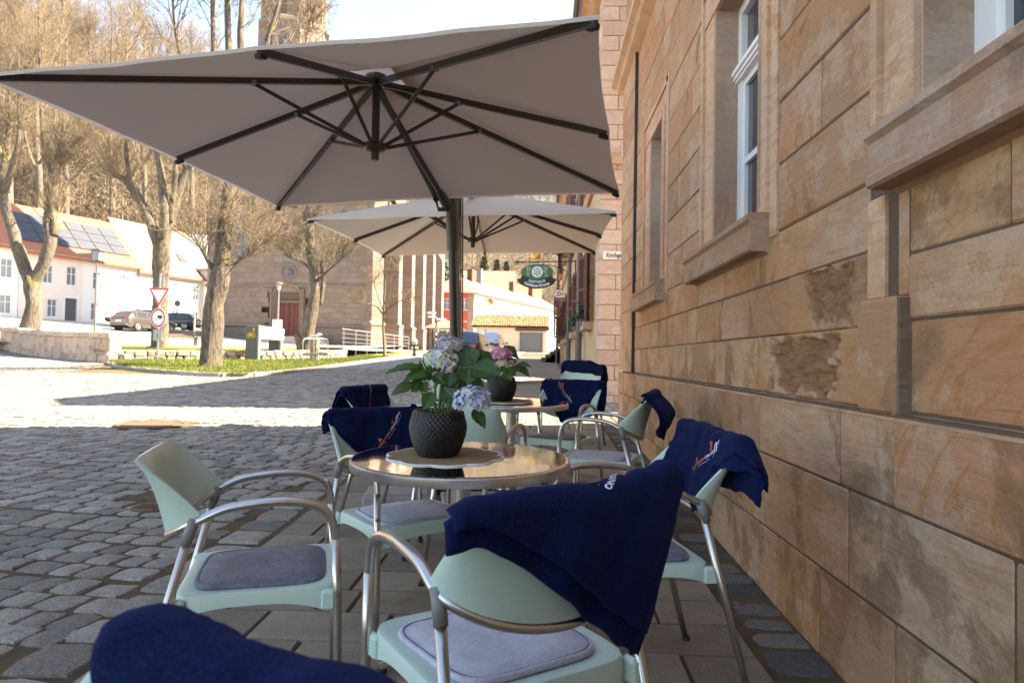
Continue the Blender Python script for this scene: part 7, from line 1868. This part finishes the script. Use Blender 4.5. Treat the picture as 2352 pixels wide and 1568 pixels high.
# bicycle lockers
p0 = onG(593, 29.5); LK = thing('bicycle_locker', 'grey charging station with four white lockers and a yellow bicycle pictogram', 'bike lockers', (p0.x, 29.5, p0.z)); zt = atY(593, 748, 29.5).z - p0.z
def lb(name, a, b_, m, par=LK): return MB().rbox((Vector(a) + Vector(b_)) / 2, [abs(x - y) for x, y in zip(a, b_)], .012).build(name, M[m], par)
lb('end_panel', (-.58, 0, -.1), (-.04, .12, zt), 'grey_paint'); lb('end_trim', (-.04, -.01, -.1), (.04, .12, zt + .02), 'light_grey'); lb('leg_panel', (-.58, 2.55, -.1), (-.06, 2.67, zt - .55), 'grey_paint'); lb('leg_trim', (-.055, 2.55, -.1), (.04, 2.67, zt - .55), 'light_grey')
lb('cabinet', (-.56, .12, zt - .58), (-.01, 3.0, zt), 'light_grey')
for i in range(4):
    d_ = lb('door', (-.01, .16 + .70 * i, zt - .55), (.018, .16 + .70 * i + .67, zt - .03), 'sign_white'); MB().rbox((.03, .16 + .70 * i + .56, zt - .30), (.03, .10, .05), .008).build('lock', M['sign_black'], d_)
ic = MB(); iz = zt - .34; X0_ = -.40
def ring(cx, cz_, r_, t=.016): ic.tube([(cx + r_ * math.cos(q * .35), -.008, cz_ + r_ * math.sin(q * .35)) for q in range(19)], t, 6)
ring(X0_ - .05, iz - .10, .075); ring(X0_ + .17, iz - .10, .075)
for pl_ in ([(-.05, -.10), (.0, .01), (.10, .01), (.17, -.10)], [(.0, .01), (.06, -.11), (.10, .01)], [(-.05, -.10), (.06, -.11)], [(.10, .01), (.09, .07), (.14, .075)], [(-.01, .05), (.03, .05)], [(.0, .01), (.01, .05)], [(.14, .03), (.23, .03), (.23, .10), (.17, .11), (.18, .18)]): ic.tube([(X0_ + a, -.008, iz + b_) for a, b_ in pl_], .013, 6)
ic.rbox((X0_ + .06, -.008, iz - .06), (.08, .02, .09), .01); ic.rbox((X0_ + .19, -.008, iz + .20), (.09, .02, .10), .03)
ic.build('bicycle_pictogram', M['yellow'], LK)
lb('vent_box', (-.45, 2.6, zt), (-.1, 2.95, zt + .42), 'white_paint')
# hoop stands next to it
for i, (px, Y) in enumerate(((713, 28.6), (737, 30.2))):
    p = onG(px, Y, .09); t = thing('bike_stand', ('front steel hoop bicycle stand beside the lockers', 'rear steel hoop bicycle stand beside the lockers')[i], 'bike stand', p, R(62), 'hoop bicycle stands')
    MB().tube(smoothline([(-.42, 0, -.1), (-.42, 0, .5), (-.42, 0, .86), (-.36, 0, .97), (-.25, 0, 1.0), (.25, 0, 1.0), (.36, 0, .97), (.42, 0, .86), (.42, 0, .5), (.42, 0, -.1)], 3), .024, 10).build('hoop', M['galv'], t, smooth=True); MB().rbox((0, 0, .34), (.84, .05, .12), .01).build('rail', M['dark_metal'], t)
p = onG(722, 30.6, .08); t = thing('info_stele', 'sandstone stele with a slanted white top beside the crooked tree', 'stele', p)
MB().rbox((0, 0, .45), (.34, .34, 1.1), .015).build('pillar', M['stone_grey'], t); MB().prism([(-.30, 0), (.24, .20), (.24, .26), (-.30, .06)], (0, .52, 0), (0, -.26, .99)).build('desk_top', M['sign_white'], t)
# steps up to the terrace, seen between the locker legs
p = onG(628, 32.2, .0); t = thing('garden_steps', 'short stone steps up to the raised green behind the lockers', 'steps', (p.x, p.y, p.z))
for i in range(4): MB().rbox((-.25 + .0 * i - .14 * i, .3 * i, .06 + .15 * i), (1.5 - .28 * i, .34, .15), .015).build('step', M['stone_far'], t)
sr = MB(); sr.tube([(.55, -.3, 0), (.55, -.3, .85), (-.6, .9, 1.35), (-.6, .9, .5)], .022, 8); t2 = thing('handrail', 'sloping pale handrail above the garden steps', 'handrail', (p.x, p.y, p.z)); sr.build('rail', M['light_grey'], t2)
# ramp with its railing
RA, RBv = Vector((-10.7, 36.6, 0)), Vector((-9.95, 51, 0)); rp_ = thing('ramp', 'wheelchair ramp with steel railing along the church wall', 'ramp', (RA.x, RA.y, G(RA.x, RA.y)))
du = (RBv - RA).normalized(); dnn = Vector((du.y, -du.x, 0)); L_ = (RBv - RA).length; zA, zB = G(RA.x, RA.y) + .62, G(RBv.x, RBv.y) + .22
dk = MB(); U0 = Vector((0, 0, 1))
P_ = [RA, RBv, RBv - dnn * 1.6, RA - dnn * 1.6]; hs_ = [zA, zB, zB, zA]
dk.add([p_ + U0 * (h - .12) for p_, h in zip(P_, hs_)] + [p_ + U0 * h for p_, h in zip(P_, hs_)], [(3, 2, 1, 0), (4, 5, 6, 7), (0, 1, 5, 4), (1, 2, 6, 5), (2, 3, 7, 6), (3, 0, 4, 7)]); dk.build('deck', M['stone_far'], rp_, world=True)
MB().box((RA - dnn * .8 + U0 * (zA - .25)), (1.4, .12, .4), Matrix.Rotation(math.atan2(dnn.y, dnn.x), 3, 'Z')).build('fascia', M['dark_metal'], rp_, world=True)
nP = 8
for i in range(nP):
    f = i / (nP - 1); c = RA.lerp(RBv, f); zd = zA + (zB - zA) * f; MB().tube([c + U0 * (zd - .55), c + U0 * (zd + 1.0)], .03, 8).build('post', M['galv'], rp_, world=True)
for h, r_ in ((1.0, .028), (.76, .014), (.52, .014), (.28, .014)): MB().tube([RA - du * .3 + U0 * (zA + h), RBv + U0 * (zB + h)], r_, 8).build('rail', M['galv'], rp_, world=True)
# hydrant on the verge
p = onG(952, 44, .1); t = thing('hydrant', 'small pale pillar hydrant with a domed cap on the grass verge', 'hydrant', p)
MB().lathe([(.14, -.1), (.14, .08), (.09, .12), (.085, .55), (.12, .58), (.12, .66)], n=14).build('barrel', M['dark_metal'], t); MB().lathe([(.13, .66), (.16, .72), (.20, .82), (.20, .88), (.10, 1.0), (.05, 1.08), (0, 1.1)], n=14).build('dome_cap', M['light_grey'], t); MB().tube([(-.22, 0, .45), (.22, 0, .45)], .06, 8).build('outlet', M['white_paint'], t)
# finger post near the church corner
p = onG(1001, 46, .1); t = thing('finger_post', 'black finger post with two white pointing boards near the church corner', 'signpost', p)
MB().tube([(0, 0, -.2), (0, 0, 2.95)], .05, 10).build('post', M['sign_black'], t)
for z, s_, l in ((2.72, -1, .55), (2.46, -1, .5), (2.30, 1, .62)):
    MB().prism([(0, 0), (s_ * l, 0), (s_ * (l + .12), .08), (s_ * l, .16), (0, .16)][::s_], (0, .02, 0), (0, -.07, z)).build('finger_board', M['sign_white'], t)
MB().rbox((.08, -.04, 1.6), (.2, .05, .32), .01).build('notice_plate', M['light_grey'], t)
for z in (.4, .9, 1.3): MB().lathe([(.06, 0), (.06, .16)], (0, 0, z), 10).build('white_band', M['sign_white'], t)
# small pavilion behind
p = onG(1021, 62); t = thing('pavilion', 'small wooden shelter with a pyramid tiled roof in front of the red house', 'shelter', p); zt = atY(1021, 733, 62).z - p.z; ze_ = atY(1021, 755, 62).z - p.z; hw = 1.75
MB().add([(-hw, -hw, ze_), (hw, -hw, ze_), (hw, hw, ze_), (-hw, hw, ze_), (0, 0, zt)], [(0, 1, 4), (1, 2, 4), (2, 3, 4), (3, 0, 4), (3, 2, 1, 0)]).build('roof', M['tile_pink'], t)
for a in (-1, 1):
    for b_ in (-1, 1): MB().box((a * 1.3, b_ * 1.3, ze_ / 2), (.16, .16, ze_), None).build('post', M['wood_dark'], t)
MB().box((0, 1.2, .55), (2.6, .1, 1.1)).build('back_wall', M['wood_red'], t)
p = onG(1012, 58); t = thing('utility_cabinet', 'grey green cabinet left of the mast at the street end', 'cabinet', p); MB().rbox((0, 0, .6), (1.1, .5, 2.4), .03).build('body', M['grey_paint'], t); MB().rbox((0, 0, 1.84), (1.2, .6, .08), .02).build('lid', M['light_grey'], t)
# no-stopping sign by the shuttered house
p = onG(405, 60, .46); t = thing('round_sign', 'small round blue and red no stopping sign by the shuttered house', 'road sign', p); MB().tube([(0, 0, 0), (0, 0, 2.6)], .03, 8).build('post', M['galv'], t)
MB().prism([(.3 * a, .3 * b2) for a, b2 in cp], (0, .02, 0), (0, -.05, 2.35)).build('red_plate', M['sign_red'], t); MB().prism([(.22 * a, .22 * b2) for a, b2 in cp], (0, .01, 0), (0, -.065, 2.35)).build('blue_field', M['sign_blue'], t)
# manhole covers
mz = atZ(347, 980, .165); mh = thing('manhole_cover', 'large round manhole cover with a pale centre, half in the sunlight', 'manhole cover', (mz.x, mz.y, G(mz.x, mz.y) - .004))
MB().lathe([(.40, -.05), (.42, .004), (.40, .010), (.375, .010), (.37, .002), (.345, .002), (.34, .011)], n=48).build('frame', M['rust'], mh, autosm=30)
MB().lathe([(0, .010), (.25, .010), (.255, .004)], n=40).build('concrete_centre', M['slab'], mh); kn = MB()
for i in range(28):
    a = 2 * math.pi * i / 28; kn.rbox((.30 * math.cos(a), .30 * math.sin(a), .008), (.06, .03, .012), .004, Matrix.Rotation(a, 3, 'Z'))
tag(kn.build('studs', M['rust'], mh), kind='stuff'); MB().lathe([(.25, .003), (.345, .003)], n=48).build('cover_ring', M['rust'], mh)
v2 = atZ(350, 1163, .06); mv = thing('valve_cover', 'small rusty iron valve cover among the setts', 'valve cover', (v2.x, v2.y, G(v2.x, v2.y) - .002)); MB().lathe([(0, .004), (.05, .006), (.10, .006), (.11, .010), (.13, .010), (.135, -.03)], n=32).build('frame', M['rust'], mv)
for i in range(5): MB().tube([(q * .007 - .084, -.06 + .03 * i + .008 * math.sin(q), .008) for q in range(25)], .005, 4).build('rib', M['rust'], mv)

# ------------------------------------------------------------------ cars
def car(label, x, y, z, heading, paint, L=4.5, Wd=1.8, H=1.48, estate=True, lights=True):
    T = thing('parked_car', label, 'car', (x, y, z), heading, 'parked cars'); hw = Wd / 2      # local +y = forwards, rear at -L/2
    st = [(-L / 2, .42, .80, .80, .80), (-L / 2 + .05, .30, .98, .98, .93), (-L / 2 + .16, .26, 1.0, 1.02, .97), (-L / 2 + .50, .24, .98, H - .08 if estate else 1.18, .99), (-L / 2 + .80, .24, .97, H, 1.0), (-.6, .22, .95, H + .02, 1.0), (.25, .22, .93, H - .01, 1.0), (.62, .22, .92, H - .14, 1.0), (1.18, .22, .90, .92, 1.0), (1.6, .24, .84, .86, .99), (L / 2 - .2, .28, .70, .72, .94), (L / 2, .40, .60, .60, .84)]
    rings = []
    for (yy, zb_, zl, zt_, k) in st:
        w_ = hw * k; cab = zt_ > zl + .1; wt = w_ * (.78 if cab else .93)
        half = [(w_ * .92, zb_), (w_ * .99, zb_ + (zl - zb_) * .35), (w_, zl - .10), (w_ * .965, zl), (wt + (w_ - wt) * .12, zl + (zt_ - zl) * .85), (wt * .9, zt_), (wt * .45, zt_ + .025)]
        rings.append([(a, yy, b_) for a, b_ in half] + [(0, yy, zt_ + .03)] + [(-a, yy, b_) for a, b_ in half[::-1]])
    m = len(rings[0]); vs = [p for r_ in rings for p in r_]; body = MB(); body.add(vs, []); gl = MB(); gl.add(vs, [])
    for i in range(len(rings) - 1):
        for k in range(m - 1):
            q = (i * m + k, i * m + k + 1, (i + 1) * m + k + 1, (i + 1) * m + k); cab = st[i][3] > st[i][2] + .1 and st[i + 1][3] > st[i + 1][2] + .1
            body.f.append(list(q)); body.mi.append(0); body.rnd.append(0)
    body.f.append(list(range(m))); body.f.append(list(range((len(rings) - 1) * m + m - 1, (len(rings) - 1) * m - 1, -1))); body.mi += [0, 0]; body.rnd += [0, 0]
    body.build('body', M[paint], T, autosm=38)
    R0 = [Vector(p) for p in vs]
    def P(i, k): return R0[i * m + k]
    def pane(a, b_, c, d, off):           # quad inset from four body points, standing a little proud
        o = (a + b_ + c + d) / 4; q = [o + (p - o) * .90 for p in (a, b_, c, d)]; nn = (q[1] - q[0]).cross(q[3] - q[0]).normalized(); nn = nn if nn.dot(Vector((o.x, o.y * .4, o.z - .9))) > 0 else -nn
        return MB().add([p + nn * off for p in q] + [p - nn * .02 for p in q], [(0, 1, 2, 3), (7, 6, 5, 4), (0, 4, 5, 1), (1, 5, 6, 2), (2, 6, 7, 3), (3, 7, 4, 0)])
    for k0, k1 in ((3, 4), (m - 5, m - 4)):
        for i0, i1 in ((3, 4), (4, 5), (5, 6), (6, 7)): pane(P(i0, k0), P(i1, k0), P(i1, k1), P(i0, k1), .006).build('window', M['car_glass'], T)
    pane(P(2, 4) * 1.0, P(2, m - 5), P(3, m - 5), P(3, 4), .012).build('rear_window', M['car_glass'], T); pane(P(7, 4), P(7, m - 5), P(8, m - 5), P(8, 4), .012).build('windscreen', M['car_glass'], T)
    for s_ in (-1, 1):
        for yy in (-L / 2 + .85, L / 2 - .85):
            wv = MB().lathe([(.20, -.11), (.30, -.11), (.325, -.08), (.325, .08), (.30, .11), (.20, .11)], (s_ * (hw - .10), yy, .325), 24, (s_, 0, 0)).build('wheel', M['tyre'], T)
            MB().lathe([(.20, .06), (.21, .115), (.19, .12), (.12, .10), (.05, .115), (0, .115)], (s_ * (hw - .10), yy, .325), 12, (s_, 0, 0)).build('rim', M['rim'], wv)
            MB().lathe([(.33, .0), (.375, .095), (.375, .0)], (s_ * (hw - .10), yy, .33), 24, (s_, 0, 0)).build('wheel_arch', M['tyre'], wv)
        MB().rbox((s_ * (hw * .74), -L / 2 + .035, .83), (.28, .12, .17), .03).build('tail_lamp', M['tail'], T); MB().rbox((s_ * (hw + .09), .78, .98), (.20, .10, .13), .04).build('mirror', M[paint], T); MB().rbox((s_ * hw * .72, L / 2 - .10, .66), (.36, .16, .13), .03).build('headlamp', M['sign_white'], T)
    MB().rbox((0, -L / 2 - .015, .70), (.52, .03, .115), .004).build('number_plate', M['plate'], T); MB().rbox((0, -L / 2 - .01, .45), (Wd * .86, .14, .16), .04).build('bumper', M['pipe'], T); MB().tube([(0, -L / 2 + .75, H), (0, -L / 2 + .62, H + .14)], .02, 6).build('aerial', M['sign_black'], T)
    return T
c = onG(1065, 31); car('dark blue hatchback parked in the street, its rear window facing the terrace', c.x, 33.0, G(c.x, 33) + .01, R(-6), 'car_dark', 4.2, 1.86, 1.50)
c = onG(1124, 38); car('silver white car parked ahead of the dark hatchback', c.x - .15, 39.5, G(c.x, 39.5) + .01, R(-3), 'car_white', 4.1, 1.74, 1.56)
c = onG(313, 50, .46); car('taupe estate car parked by the white house, rear to the viewer', c.x, 51, c.z + .02, R(-14), 'car_grey', 4.8, 1.88, 1.48)
c = onG(300, 57, .46); car('brown car parked behind the taupe estate car', c.x + .4, 57, c.z + .02, R(150), 'car_grey', 4.5, 1.8, 1.42)
c = onG(392, 58, .46); car('black car parked beside the church corner', c.x, 58, c.z + .02, R(100), 'car_black', 4.4, 1.8, 1.45)
# ------------------------------------------------------------------ air
hzm = bpy.data.materials.new('haze'); hzm.use_nodes = True; hn = hzm.node_tree
for n_2 in list(hn.nodes): hn.nodes.remove(n_2)
ho = hn.nodes.new('ShaderNodeOutputMaterial'); pvn = hn.nodes.new('ShaderNodeVolumePrincipled'); pvn.inputs['Density'].default_value = .00012; pvn.inputs['Color'].default_value = (.93, .92, .93, 1); pvn.inputs['Anisotropy'].default_value = .2
hn.links.new(pvn.outputs[0], ho.inputs['Volume'])
tag(MB().box2((-425, -65, -1.4), (425, 825, 130)).build('haze', hzm), kind='stuff')
